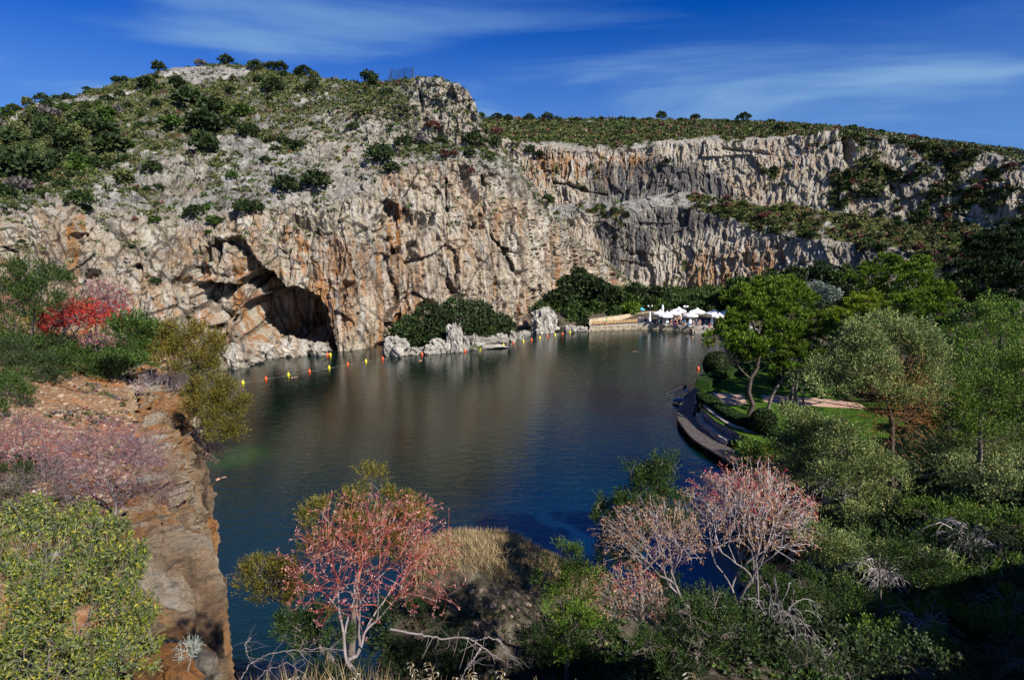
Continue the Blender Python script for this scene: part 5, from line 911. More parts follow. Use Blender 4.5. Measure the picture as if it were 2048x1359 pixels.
def hedge(name, line, hw, h, mat, label, n, z=ZL):
    pts = np.array([wz(a, c, z) for a, c in line]); t = np.linspace(0, len(pts)-1, 60); c = np.stack([np.interp(t, np.arange(len(pts)), pts[:, k]) for k in (0, 1)], -1); k = np.hanning(9)[1:-1]; k /= k.sum(); cp = np.pad(c, ((3, 3), (0, 0)), mode='edge'); c = np.stack([np.convolve(cp[:, j], k, 'valid') for j in (0, 1)], -1)
    d = np.gradient(c, axis=0); d /= np.linalg.norm(d, axis=1, keepdims=True); nrm = np.stack([-d[:, 1], d[:, 0]], -1); prof = [(-1, 0), (-1.02, .55), (-.9, .86), (-.55, 1), (0, 1.03), (.55, 1), (.9, .86), (1.02, .55), (1, 0)]
    W = hw*(1+.10*np.sin(t*2.1)); G = np.array([[(c[i, 0]+nrm[i, 0]*p[0]*W[i], c[i, 1]+nrm[i, 1]*p[0]*W[i], z+p[1]*h*(1+.05*math.sin(i*.6))) for p in prof] for i in range(60)]); root = empty(name, tuple(G[0, 4])); o0 = np.array(G[0, 4]); G = G-o0; tag(root, label, 'hedge')
    nn_ = normals(G); cen = np.concatenate([c, np.full((60, 1), z+h*.5)], 1)[:, None]-o0; nn_ *= np.sign((nn_*(G-cen)).sum(-1, keepdims=True)); F = grid_faces(60, 9); caps = [[i for i in range(9)], [59*9+8-i for i in range(9)]]
    me_ = mesh(name+'_body', G.reshape(-1, 3), [F, np.array(caps)], mat); link('clipped_body', me_, root)
    r = np.random.default_rng(len(label)); i = r.uniform(0, 58.99, n); j = r.uniform(0, 7.99, n); i0 = i.astype(int); j0 = j.astype(int); fi = (i-i0)[:, None]; fj = (j-j0)[:, None]
    P_ = G[i0, j0]*(1-fi)*(1-fj)+G[i0+1, j0]*fi*(1-fj)+G[i0, j0+1]*(1-fi)*fj+G[i0+1, j0+1]*fi*fj; Dn = nn_[i0, j0]*.8+rdir(n, r)*.9; Dn /= np.linalg.norm(Dn, axis=1, keepdims=True); V, F = blades(P_-Dn*.05, Dn, .19, .13); link('leaves', mesh(name+'_leaves', V, F, mat), root); return root
hedge('clipped_hedge', [(1406,797),(1418,809),(1438,822),(1462,838),(1486,849),(1508,856)], .85, .9, LEAF['hedge'], 'clipped green hedge curving along the top of the stone wall', 9000)
hedge('clipped_hedge', [(1404,780),(1412,768),(1432,759),(1460,751),(1490,744),(1530,738)], .85, 1.2, LEAF['hedge'], 'clipped green hedge running back from the jetty beside the lawn', 7000)
hedge('clipped_hedge', [(1545,868),(1565,880),(1600,893)], .8, .7, LEAF['hedge'], 'low dark hedge behind the second clipped ball', 2500)
def ball(px, pyc, r, zc, label):
    b_ = at_z(px, pyc, zc); root = empty('topiary_ball', (b_.x, b_.y, zc)); tag(root, label, 'topiary'); P_ = rdir(7000)*r*rng.uniform(.93, 1.03, (7000, 1))*np.array([1, 1, 1.08]); Dn = P_/r*.7+rdir(7000)*.8; Dn /= np.linalg.norm(Dn, axis=1, keepdims=True); V, F = blades(P_, Dn, .17, .12); link('leaves', mesh('ball_leaves', V, F, LEAF['dark']), root)
    t = np.linspace(-1.57, 1.57, 12); link('clipped_body', MB().lathe([(max(.001, r*.95*math.cos(x)), r*1.02*math.sin(x)) for x in t], 24).mesh('ball_body', LEAF['dark'], True), root); link('trunk', MB().bars([(0, 0, -zc+ZL)], [(0, 0, 0)], .1).mesh('ball_trunk', BARK), root)
ball(1432.5, 729, 1.72, ZL+1.7, 'large dark clipped ball bush at the water edge beyond the hedge'); ball(1527, 843, 1.22, ZL+1.2, 'dark clipped ball bush at the end of the curved hedge')
# jetty
DECKM, nt, b = newmat('deck_boards'); g = N(nt, 'ShaderNodeNewGeometry'); tcx = N(nt, 'ShaderNodeTexCoord'); dn = noise(nt, tcx.outputs['Object'], 3, 5, .7)
L(nt, mix(nt, math_(nt, 'MULTIPLY', dn, .5), ramp(nt, g.outputs['Random Per Island'], [(0, (.045, .035, .032)), (1, (.11, .09, .08))]), (.16, .14, .13)), b.inputs['Base Color']); b.inputs['Roughness'].default_value = .6
outer = np.array([wz(a, c, ZJ) for a, c in [(1394,771),(1369,793),(1360,807.5),(1356,820),(1356.4,838),(1364,849),(1379.6,870),(1399.5,886),(1426,901),(1450,916),(1475,934)]])
inner = np.array([wz(a, c, ZJ) for a, c in [(1398,775),(1397,787),(1389,812),(1384,825),(1390,835),(1399.5,852.6),(1419,867),(1434,880),(1452,890),(1475,902),(1500,914)]])
def rs(P_, n): s = np.concatenate([[0], np.cumsum(np.linalg.norm(np.diff(P_, axis=0), axis=1))]); s /= s[-1]; t = np.linspace(0, 1, n); q = np.stack([np.interp(t, s, P_[:, k]) for k in range(P_.shape[1])], -1); return q
NJ = 64; O = rs(outer, NJ); I = rs(inner, NJ)
for _ in range(3): O[1:-1] = (O[:-2]+2*O[1:-1]+O[2:])/4; I[1:-1] = (I[:-2]+2*I[1:-1]+I[2:])/4
root = empty('jetty', (O[0, 0], O[0, 1], ZJ)); tag(root, 'curved dark wooden boardwalk jetty between the stone wall and the lake', 'jetty'); o0 = np.array([O[0, 0], O[0, 1], ZJ])
mb = MB(); NB = 10; ri = np.random.default_rng(4)
for s in range(NB):
    a0, a1 = (s+.05)/NB, (s+.95)/NB; k = -int(ri.integers(0, 6))
    while k < NJ-1:
        e = min(k+6, NJ-1); k0 = max(k, 0)
        if e > k0:
            dz = ri.uniform(-.008, .008)
            for i in range(k0, e):
                q = [O[i]*(1-a0)+I[i]*a0, O[i]*(1-a1)+I[i]*a1, O[i+1]*(1-a1)+I[i+1]*a1, O[i+1]*(1-a0)+I[i+1]*a0]
                if i == e-1: q[2] = q[2]*.97+q[1]*.03; q[3] = q[3]*.97+q[0]*.03
                V = [(p[0]-o0[0], p[1]-o0[1], z+dz) for z in (-.05, 0) for p in q]; mb.add(V, [(3, 2, 1, 0), (4, 5, 6, 7), (0, 1, 5, 4), (1, 2, 6, 5), (2, 3, 7, 6), (3, 0, 4, 7)])
        k += 6
ob = link('boards', mb.mesh('jetty_boards', DECKM), root); ob['kind'] = 'stuff'
mb = MB(); E = np.concatenate([O-o0[:2], np.full((NJ, 1), -.12)], 1); A = E[:-1]; B = E[1:]
for i in range(NJ-1): m = (A[i]+B[i])/2; d = B[i]-A[i]; mb.box(m, (np.linalg.norm(d)+.01, .1, .22), math.atan2(d[1], d[0]))
link('edge_beam', mb.mesh('edge_beam', plain('old_beam', (.12, .085, .06), .8, var=.3)), root)
for i in range(4, NJ, 6):
    for w_ in (.06, .6): q = O[i]*(1-w_)+I[i]*w_-o0[:2]; link('pile', MB().bars([(q[0], q[1], -2.2)], [(q[0], q[1], -.06)], .11, sides=8).mesh('pile', BARKD), root)
# curved stone walls: core plus stones set proud
WST = plain('wall_core', (.12, .10, .09), .95); smt, nt, b = newmat('wall_stone'); g = N(nt, 'ShaderNodeNewGeometry'); L(nt, ramp(nt, g.outputs['Random Per Island'], [(0, (.22, .18, .16)), (.4, (.40, .33, .29)), (.8, (.54, .47, .41)), (1, (.58, .42, .28))]), b.inputs['Base Color']); b.inputs['Roughness'].default_value = .95
def stone_wall(name, line, z0, h0, h1, th, label, seed):
    c = rs(np.array(line), 40); 
    for _ in range(2): c[1:-1] = (c[:-2]+2*c[1:-1]+c[2:])/4
    d = np.gradient(c, axis=0); ln = np.linalg.norm(d, axis=1, keepdims=True); d = d/ln; nr = np.stack([d[:, 1], -d[:, 0]], -1)  # towards the lake is chosen by sign below
    if (nr[:, 0]).mean() > 0: nr = -nr
    H = np.linspace(h0, h1, 40); o0 = np.array([c[0, 0], c[0, 1], z0]); root = empty(name, tuple(o0)); tag(root, label, 'stone wall'); V = []
    for i in range(40):
        for off, z in ((0, 0), (-.12, H[i]), (-.12-th, H[i]), (-th-.12, 0)): p = c[i]+nr[i]*off; V.append((p[0]-o0[0], p[1]-o0[1], z))
    F = [(4*i+j, 4*i+4+j, 4*i+4+(j+1) % 4, 4*i+(j+1) % 4) for i in range(39) for j in range(4)]+[(0, 1, 2, 3), (159, 158, 157, 156)]; link('core', mesh(name+'_core', V, np.array(F), WST), root)
    ri = np.random.default_rng(seed); mb = MB(); s = np.concatenate([[0], np.cumsum(np.linalg.norm(np.diff(c, axis=0), axis=1))]); z = .1; big = MB()
    while z < H.max()+.05:
        x = ri.uniform(0, .2)
        while x < s[-1]-.2:
            w_ = ri.uniform(.16, .38); hh = np.interp(x, s, H)
            if z < hh+.02:
                px_ = np.interp(x+w_/2, s, c[:, 0]); py_ = np.interp(x+w_/2, s, c[:, 1]); nx = np.interp(x, s, nr[:, 0]); ny = np.interp(x, s, nr[:, 1]); f = -.12*z/hh+ri.uniform(-.02, .04); mb.box((px_+nx*f-o0[0], py_+ny*f-o0[1], z), (w_*.9, .16, .17*ri.uniform(.8, 1.1)), math.atan2(nx, -ny)+ri.normal()*.08, np.array(Matrix.Rotation(ri.normal()*.1, 3, 'Y')))
            x += w_
        z += .185
    x = 0
    while x < s[-1]-.3: 
        w_ = ri.uniform(.3, .5); hh = np.interp(x, s, H); px_ = np.interp(x+w_/2, s, c[:, 0]); py_ = np.interp(x+w_/2, s, c[:, 1]); nx = np.interp(x, s, nr[:, 0]); ny = np.interp(x, s, nr[:, 1]); mb.box((px_-nx*(th/2+.06)-o0[0], py_-ny*(th/2+.06)-o0[1], hh+.03), (w_*.94, th+.1, .1), math.atan2(nx, -ny)+ri.normal()*.03); x += w_
    ob = link('stones', mb.mesh(name+'_stones', smt), root); ob['kind'] = 'stuff'; return root
iz = lambda L_: [wz(a, c, ZJ) for a, c in L_]
stone_wall('retaining_wall', [(p[0]+.45, p[1]+.25) for p in iz([(1395,829),(1399,840),(1408,850),(1426,864),(1441,875),(1458,884),(1480,890)])], ZJ, 1.75, 1.55, .35, 'curved rubble stone retaining wall under the clipped hedge', 3)
stone_wall('ledge_wall', [(p[0]+.05, p[1]) for p in iz([(1390,835),(1399.5,852.6),(1419,867),(1434,880),(1452,890)])], ZJ, .55, .45, .45, 'low stone ledge at the foot of the curved retaining wall', 4)
stone_wall('low_wall', iz([(1397,789),(1393,800),(1388,815),(1386,824)]), ZJ, 1.0, 1.2, .3, 'short low stone wall where the path meets the jetty', 5)
stone_wall('garden_wall', [wz(a, c, 1.7) for a, c in [(1486,872),(1510,876),(1535,886),(1562,900)]], 1.4, .8, .8, .4, 'straight low stone wall behind the bushes at the end of the jetty', 6)
# bathing stair with rails
a_ = np.array(wz(1372, 786, ZJ)); e_ = np.array(wz(1338, 800, 0)); d_ = (e_-a_)/np.linalg.norm(e_-a_); nrm = np.array([-d_[1], d_[0]]); root = empty('lake_stair', (a_[0], a_[1], ZJ)); tag(root, 'steel stair with two long handrails sloping into the lake from the jetty', 'stair')
for s in (-.45, .45):
    A = []; B = []; f = lambda t, z: (d_[0]*t+nrm[0]*s, d_[1]*t+nrm[1]*s, z)
    A += [f(0, 1.0), f(0, .55), f(0, 0), f(1.3, -.5), f(2.6, -1.1)]; B += [f(2.9, .15), f(2.9, -.3), f(0, 1.0), f(1.3, .65), f(2.6, .2)]; link('handrail', MB().bars(A, B, .03).mesh('handrail', STEEL), root)
for i in range(6): t = .3+i*.42; link('tread', MB().box((d_[0]*t, d_[1]*t, -.1-i*.2), (.26, .9, .04), math.atan2(d_[1], d_[0])).mesh('tread', STEEL), root)
q = wz(1372, 787, ZJ); root = empty('lift_chair', (q[0], q[1], ZJ), .6); tag(root, 'white chair with black back standing at the jetty edge beside the stair', 'chair')
link('seat', MB().box((0, 0, .45), (.55, .5, .08)).mesh('seat', WHITEP), root); link('backrest', MB().box((0, .26, .8), (.55, .07, .65)).mesh('backrest', CLOTH['black']), root)
for x in (-.22, .22):
    for y in (-.2, .2): link('leg', MB().bars([(x, y, 0)], [(x, y, .45)], .03).mesh('leg', WHITEP), root)
q = wz(1358, 802, .3); o = MB().lathe([(0, -.9), (.16, -.85), (.25, -.4), (.27, .1), (.2, .6), (.1, .9), (0, .95)], 10).mesh('float_bag', plain('blue_plastic', (.03, .16, .30), .4)); ob = link('float_bag', o, None, (q[0], q[1], .45)); ob.rotation_euler = (R(80), 0, .9); tag(ob, 'blue plastic float tied beside the stair at the jetty edge', 'float')
q = wz(1362, 806, .3); ob = link('tyre_fender', MB().lathe([(.22+.12*math.cos(x), .12*math.sin(x)) for x in np.linspace(0, 6.283, 11)], 16).mesh('fender', CLOTH['black'], True), None, (q[0]-.1, q[1], .35)); ob.rotation_euler = (R(90), 0, .6); tag(ob, 'black rubber fender hanging under the jetty edge', 'fender')
q = wz(1546, 858, ZL); root = empty('easel_sign', (q[0], q[1], ZL), .4); tag(root, 'small white folding stand on the grass beside the second clipped ball', 'sign stand'); link('board', MB().box((0, -.1, .45), (.5, .03, .7), 0, np.array(Matrix.Rotation(R(-14), 3, 'X'))).mesh('board', WHITEP), root)
for x in (-.22, .22): link('leg', MB().bars([(x, .35, 0)], [(x, 0, .85)], .02).mesh('leg', WHITEP), root)

# ================================================================== PINES AND THE TREES OF THE RIGHT BANK
PN = LEAF['pine']
def foot_at(px, py, z=ZL): p = at_z(px, py, z); return (p.x, p.y, z-.05)
custom_tree('pine_tree', foot_at(1495,837), [(1445,684,28,-1),(1470,655,30,1),(1492,692,32,-1.5),(1528,690,34,0),(1500,628,38,1.5),(1545,612,40,2),(1478,596,26,3),(1585,640,34,1),(1562,668,34,-1),(1596,598,28,3),(1520,580,30,4),(1565,578,28,4),(1512,718,20,-1)], 'pine', PN, 'big umbrella pine with dark curved trunk standing alone at the lawn edge', 'pine', .30, [(1506,810),(1497,785),(1501,757),(1515,735),(1520,690)], 101, BARKD, 620, 1.0, 90)
custom_tree('pine_tree', foot_at(1533,829), [(1560,742,22,0),(1585,722,30,0),(1618,708,32,1),(1642,726,26,0),(1600,748,22,-1),(1580,700,24,2)], 'pine', PN, 'leaning pine with pale trunk second from the curved one', 'pine', .2, [(1542,795),(1556,770),(1575,745)], 102, BARK, 520, .85, 60)
custom_tree('pine_tree', foot_at(1578,803), [(1600,680,28,1),(1630,668,28,2),(1570,655,22,3),(1610,700,24,0)], 'pine', PN, 'pine with thin leaning trunk rising from the path edge', 'pine', .2, [(1584,780),(1590,758),(1598,725)], 103, BARK, 420, .9, 40)
custom_tree('pine_tree', foot_at(1590,811), [(1630,640,28,2),(1655,668,30,1),(1665,700,24,0)], 'pine', PN, 'pine with straight pale trunk just right of the thin leaning one', 'pine', .22, [(1591,785),(1595,755),(1620,700)], 104, BARK, 480, .9, 40)
custom_tree('pine_tree', foot_at(1607,812), [(1690,690,28,2),(1720,700,26,1),(1680,720,26,0)], 'pine', PN, 'pine with a very slender trunk at the right of the trunk pair', 'pine', .14, [(1606,785),(1612,755),(1650,715)], 105, BARK, 480, .9, 40)
custom_tree('pine_tree', (1700, 72), [(1650,658,26,0),(1682,642,30,1),(1720,616,30,2),(1755,638,28,1),(1703,664,28,-1),(1742,664,24,0),(1738,600,22,3),(1700,625,22,3),(1775,660,20,0)], 'pine', LEAF['pineyellow'], 'yellow green rounded pine behind the pale juniper', 'pine', .25, None, 106, BARKD, 560, .95, 60)
custom_tree('pine_tree', (1770, 92), [(1735,560,34,0),(1765,535,34,2),(1800,545,34,0),(1755,595,32,-2),(1790,580,32,-2),(1730,600,24,-3),(1780,620,26,-3)], 'pine', PN, 'tall bright pine left of a pair before the far cliff', 'pine', .3, None, 107, BARKD, 560, 1.15, 50)
custom_tree('pine_tree', (1850, 86), [(1830,555,34,0),(1865,585,32,0),(1895,615,28,-1),(1830,610,34,-2),(1862,640,28,-2),(1800,610,24,-3),(1880,655,22,-2),(1840,530,22,2)], 'pine', PN, 'tall bright pine right of a pair before the far cliff', 'pine', .3, None, 108, BARKD, 560, 1.15, 50)
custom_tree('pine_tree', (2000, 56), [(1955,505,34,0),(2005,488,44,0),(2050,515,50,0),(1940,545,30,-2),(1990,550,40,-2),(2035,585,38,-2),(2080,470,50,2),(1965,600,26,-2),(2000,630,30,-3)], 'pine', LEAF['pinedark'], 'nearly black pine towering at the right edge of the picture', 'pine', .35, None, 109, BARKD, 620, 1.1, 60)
custom_tree('olive_tree', (1640, 104), [(1635,578,20,0),(1660,590,22,-1),(1616,592,16,-1),(1645,600,18,-2)], 'broad', LEAF['silver'], 'small silver grey olive tree among the dark trees', 'olive tree', .2, None, 110, BARK, 620, .9, 30)
custom_tree('cypress_tree', (1873, 108), [(1873,590,11,0,1.6),(1873,560,9,0,1.8),(1873,530,6,0,2.0)], 'juniper', LEAF['dark'], 'slim dark cypress pointing up before the far cliff', 'cypress', .15, None, 111, BARKD, 400, 1.2, 20)
custom_tree('shade_tree', (1640, 84), [(1600,640,28,6),(1640,625,30,6),(1670,640,26,5),(1625,665,24,4)], 'broad', LEAF['dark'], 'dark leafy tree in the shade behind the pines of the lawn', 'tree', .25, None, 112, BARKD, 500, 1.1, 20)
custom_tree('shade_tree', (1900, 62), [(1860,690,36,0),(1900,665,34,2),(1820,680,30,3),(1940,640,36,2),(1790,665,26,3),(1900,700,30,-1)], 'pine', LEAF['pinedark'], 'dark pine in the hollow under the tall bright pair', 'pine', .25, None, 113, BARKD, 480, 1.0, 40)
for i, (px, Y, r, kd, label) in enumerate([(1560,74,34,2,'dark bush behind the lawn trunks, leftmost'),(1620,76,30,1,'dark bush behind the lawn trunks, in the middle'),(1690,74,34,2,'dark bush behind the lawn trunks, rightmost'),(1760,68,40,1,'dark bush right of the pink path end'),(1840,60,46,2,'bush behind the pale juniper trunk'),(1930,52,54,1,'dark bush low at the right behind the junipers'),(2030,46,60,2,'bush at the right edge below the black pine'),(1490,92,22,1,'dark bush at the water behind the far hedge'),(1530,88,26,2,'green bush at the end of the far hedge')]):
    z = 1.8
    for _ in range(4): q = at_yz(px, Y, z); z = float(height(q[0], q[1]))
    s = r/FPX*float(proj(q)[2]); root = empty('garden_bush', (q[0], q[1], z-.2), i*1.3, (s, s, s*1.0)); tag(root, label, 'bush'); link('crown', BT[kd][0], root); link('trunk', BT[kd][1], root)
# junipers of the near slope
def spray_tree(name, foot, lobes, mat, label, seed, per=850, r0=.09, path=None, bark=BARK, twigs=110, cat='juniper', low=-.5, k=.021, snap=True, hug=False):
    Y = foot[-1] if len(foot) == 2 else foot[1]
    Yg = min([float(surf(GR, l[0], l[1], 5)[1]) for l in lobes if 0 < l[0] < 2048 and l[1] < 1359 and (np.abs(GR['px']-l[0])+np.abs(GR['py']-l[1])).min() < 8] or [Y])
    if hug:
        nl = []
        for l in lobes:
            m_ = (np.abs(GR['px']-l[0]) < 12) & (np.abs(GR['py']-(l[1]+l[2]*.5)) < 12)
            yl = float(surf(GR, l[0], l[1]+l[2]*.5, 6)[1]) if m_.any() else Y
            nl.append(l[:3]+(min(max(yl, Y*.55), Y*1.6),)+tuple(l[4:]))
        Yc = float(np.median([l[3] for l in nl])); lobes = [l[:3]+(l[3]-Yc-.1*i/len(nl),)+tuple(l[4:]) for i, l in enumerate(nl)]; foot = (float(np.mean([l[0] for l in lobes])), Yc); Y = Yc; snap = False
    if snap and Yg < Y+.4:
        Yn = max(Yg-.35, Y*.6)
        if len(foot) == 2: foot = (foot[0], Yn)
        Y = Yn
    return custom_tree(name, foot, lobes, 'juniper', mat, label, cat, r0, path, seed, bark, per, k*Y, twigs, None, low)
JU = LEAF['juniper']; JG = LEAF['jungreen']
t = spray_tree('juniper_tree', (1782, 24), [(1715,692,34,0),(1755,668,40,.6),(1808,678,40,.6),(1850,712,34,0),(1700,738,28,-.5),(1748,722,34,-.5),(1835,755,26,0),(1690,712,24,0),(1645,748,24,-.3),(1608,768,18,-.5),(1672,775,22,-.6),(1860,760,20,.4),(1735,772,24,-.6),(1800,790,26,-.4),(1845,800,24,0)], JU, 'tall pale grey green juniper with brown dead twigs inside, right of the lawn', 201, 900, .12, [(1784,850),(1776,800),(1782,745)], BARKD, 200)
# its dead brown sprays
r_ = np.random.default_rng(5); f0 = np.array(t.location); cc = at(1780, 790, 24)-f0; n = 2600; P_ = cc+r_.normal(size=(n, 3))*np.array([.75, .6, .9]); D = (cc-[0, 0, 1.5])-P_; D = -D/np.linalg.norm(D, axis=1, keepdims=True)+rdir(n, r_)*.7+[0, 0, -.3]; D /= np.linalg.norm(D, axis=1, keepdims=True); Ln = r_.uniform(.15, .5, (n, 1)); V, F = tubes(P_, P_+D*Ln, .009, .004, 3)
link('dead_twigs', mesh('dead_twigs', V, F, plain('dead_juniper_twigs', (.28, .12, .04), .9, var=.4)), t)
spray_tree('juniper_tree', (1600, 19), [(1580,838,20,.5),(1605,862,28,.3),(1640,862,32,0),(1592,905,26,0),(1632,922,30,-.3),(1655,905,26,0),(1600,945,24,-.5)], JU, 'pale juniper overhanging the lawn at the end of the jetty', 202, 800, .1, hug=True)
spray_tree('juniper_tree', (1730, 15), [(1680,905,42,0),(1738,930,46,0),(1700,978,42,-.2),(1790,972,38,0),(1650,955,32,-.2),(1762,1015,34,-.3),(1720,1040,28,-.4),(1690,870,26,.5)], JU, 'broad pale juniper in the middle of the right hand slope', 203, 900, .1, hug=True)
spray_tree('juniper_tree', (1920, 18), [(1850,880,44,0),(1905,862,46,.3),(1960,885,46,0),(2018,900,46,0),(1880,940,42,-.4),(1942,958,42,-.4),(2000,982,38,-.6),(1822,922,28,-.2),(2050,950,40,0)], JU, 'large pale juniper at the right, below the picture edge pines', 204, 900, .12, hug=True)
spray_tree('juniper_tree', (1790, 11), [(1740,1110,38,0),(1790,1128,40,0),(1840,1118,34,.1),(1888,1140,28,.1),(1722,1168,34,-.2),(1692,1130,22,0)], JU, 'juniper branch mass spreading in the shade low on the right slope', 205, 850, .06, hug=True)
spray_tree('juniper_tree', (1960, 26), [(1900,800,46,0),(1958,780,50,.5),(2020,800,50,.3),(1862,790,32,0),(1990,738,38,1.5),(1930,745,30,1.5),(2050,750,36,1),(1900,850,36,-.5),(1960,840,40,-.5),(2030,860,40,-.5)], LEAF['jungreen'], 'green juniper behind the large pale one at the right', 206, 750, .12)
spray_tree('juniper_tree', (1990, 36), [(1960,655,42,0),(2010,642,46,0),(2045,700,42,0),(1930,700,36,-1),(1985,715,40,-1),(1900,720,26,-1),(1940,750,36,-2),(2000,770,40,-2),(2050,760,36,-2)], LEAF['jungreen'], 'loose yellow green juniper at the right edge under the black pine', 207, 650, .15)
spray_tree('juniper_tree', (1960, 11), [(1950,1190,50,0),(2020,1150,46,0),(1985,1270,50,-.2),(1900,1230,40,-.1),(2040,1230,46,0)], JG, 'dark green juniper in the bottom right corner', 208, 700, .06, hug=True)
spray_tree('juniper_tree', (1790, 9), [(1750,1225,44,0),(1690,1240,36,-.1),(1830,1250,44,0),(1770,1290,44,-.2),(1880,1310,40,-.1),(1700,1320,40,-.2)], JG, 'shaded green juniper low at the bottom right of the middle', 209, 650, .05, hug=True)
spray_tree('juniper_tree', (1495, 40), [(1470,912,15,0),(1500,908,17,0),(1534,910,16,0),(1515,924,16,-.6),(1480,926,14,-.6)], JG, 'dark green bush hiding the end of the jetty', 210, 500, .08, hug=True)
spray_tree('juniper_tree', (1660, 9.5), [(1650,1080,26,0),(1618,1070,20,0),(1680,1100,26,0),(1640,1120,20,0)], JU, 'small juniper with bare twigs right of the large grey shrub', 211, 600, .04, hug=True)
spray_tree('juniper_tree', (1870, 14), [(1850,1030,36,0),(1910,1040,40,0),(1960,1070,40,0),(2020,1060,40,0),(1880,1080,30,-.2)], JG, 'green juniper between the large pale one and the bottom right corner', 212, 650, .06, hug=True)
# ================================================================== FOREGROUND
def target_tree(base, T, r0, rmin, seed, up=.35, f=.36, wig=.10):
    """grow forks from the foot to every target point; returns tubes and the direction at each tip"""
    r = np.random.default_rng(seed); A = []; B = []; ra = []; rb = []; td = np.zeros((len(T), 3)); Nn = len(T); rad = lambda n: max(rmin, r0*(n/Nn)**.48)
    st = [(np.array(base, float), np.array([0, 0, 1.]), np.arange(Nn), rad(Nn))]
    while st:
        p, d, idx, rp = st.pop(); n = len(idx)
        if n == 1: q = T[idx[0]]; rq = rmin*.8
        else: c = T[idx].mean(0); ff = (f*.62 if n > Nn*.2 else f) if n > 6 else .5; q = p+(c-p)*ff*r.uniform(.8, 1.2)+r.normal(size=3)*wig*np.linalg.norm(c-p)*.5; rq = rad(n)*.9
        L_ = np.linalg.norm(q-p)+1e-9; m = p+(d*.55+(q-p)/L_*.45)*L_*.5+np.array([0, 0, 0*L_]); k = 3 if n > 1 else 4; t = np.linspace(0, 1, k+1)[:, None]; pts = p*(1-t)**2+2*m*t*(1-t)+q*t*t; rr_ = np.linspace(rp, rq, k+1)
        for i in range(k): A.append(pts[i]); B.append(pts[i+1]); ra.append(rr_[i]); rb.append(rr_[i+1])
        dq = q-m; dq /= np.linalg.norm(dq)+1e-9
        if n == 1: td[idx[0]] = dq; continue
        a = r.normal(size=3); a -= a.dot(dq)*dq; a /= np.linalg.norm(a); pr = (T[idx]-q)@a
        if n > 12:
            X = T[idx]-T[idx].mean(0); X = X-np.outer(X@dq, dq); w_, v_ = np.linalg.eigh(X.T@X); a = v_[:, 2] if r.random() < .6 else v_[:, 1]; pr = X@a
        o = np.argsort(pr); s = int(np.clip(round(n*r.uniform(.34, .66)), 1, n-1))
        for part in (o[:s], o[s:]): dd = dq*.6+np.array([0, 0, up])+(T[idx[part]].mean(0)-q)/(np.linalg.norm(T[idx[part]].mean(0)-q)+1e-9)*.5; st.append((q, dd/np.linalg.norm(dd), idx[part], rad(len(part))))
    return np.array(A), np.array(B), np.array(ra), np.array(rb), td
def ground_z(px, Y, z=10.):
    for _ in range(8): q = at_yz(px, Y, z); z = .5*z+.5*float(height(q[0], q[1]))
    q = at_yz(px, Y, z); return np.array([q[0], q[1], float(height(q[0], q[1]))])
PINKG = plain('grey_euphorbia_bark', (.24, .205, .20), .75, var=.25, scale=8)
REDT = leafmat('red_twigs', [(0, (.12, .022, .018)), (.5, (.24, .04, .03)), (.8, (.30, .10, .06)), (1, (.30, .24, .22))], .0)
PALET = leafmat('pale_twigs', [(0, (.20, .17, .17)), (1, (.42, .38, .39))], .0); MAUVET = leafmat('mauve_twigs', [(0, (.06, .035, .045)), (1, (.20, .15, .18))], .0)
BR = dict(pink=leafmat('pink_bracts', [(0, (.28, .04, .05)), (.5, (.42, .14, .13)), (1, (.66, .42, .33))], .1), tan=leafmat('dry_tan_leaves', [(0, (.26, .11, .06)), (.5, (.46, .27, .15)), (.93, (.62, .42, .26)), (1, (.40, .05, .08))], .2),
          rose=leafmat('rose_bracts', [(0, (.16, .035, .045)), (.5, (.32, .10, .11)), (1, (.58, .28, .25))], .1), red=leafmat('scarlet_leaves', [(0, (.15, .01, .01)), (.5, (.40, .025, .02)), (1, (.62, .09, .05))], .15), crim=leafmat('crimson_tips', [(0, (.35, .02, .05)), (1, (.6, .08, .12))], .2))
JK = LEAF['jundark']
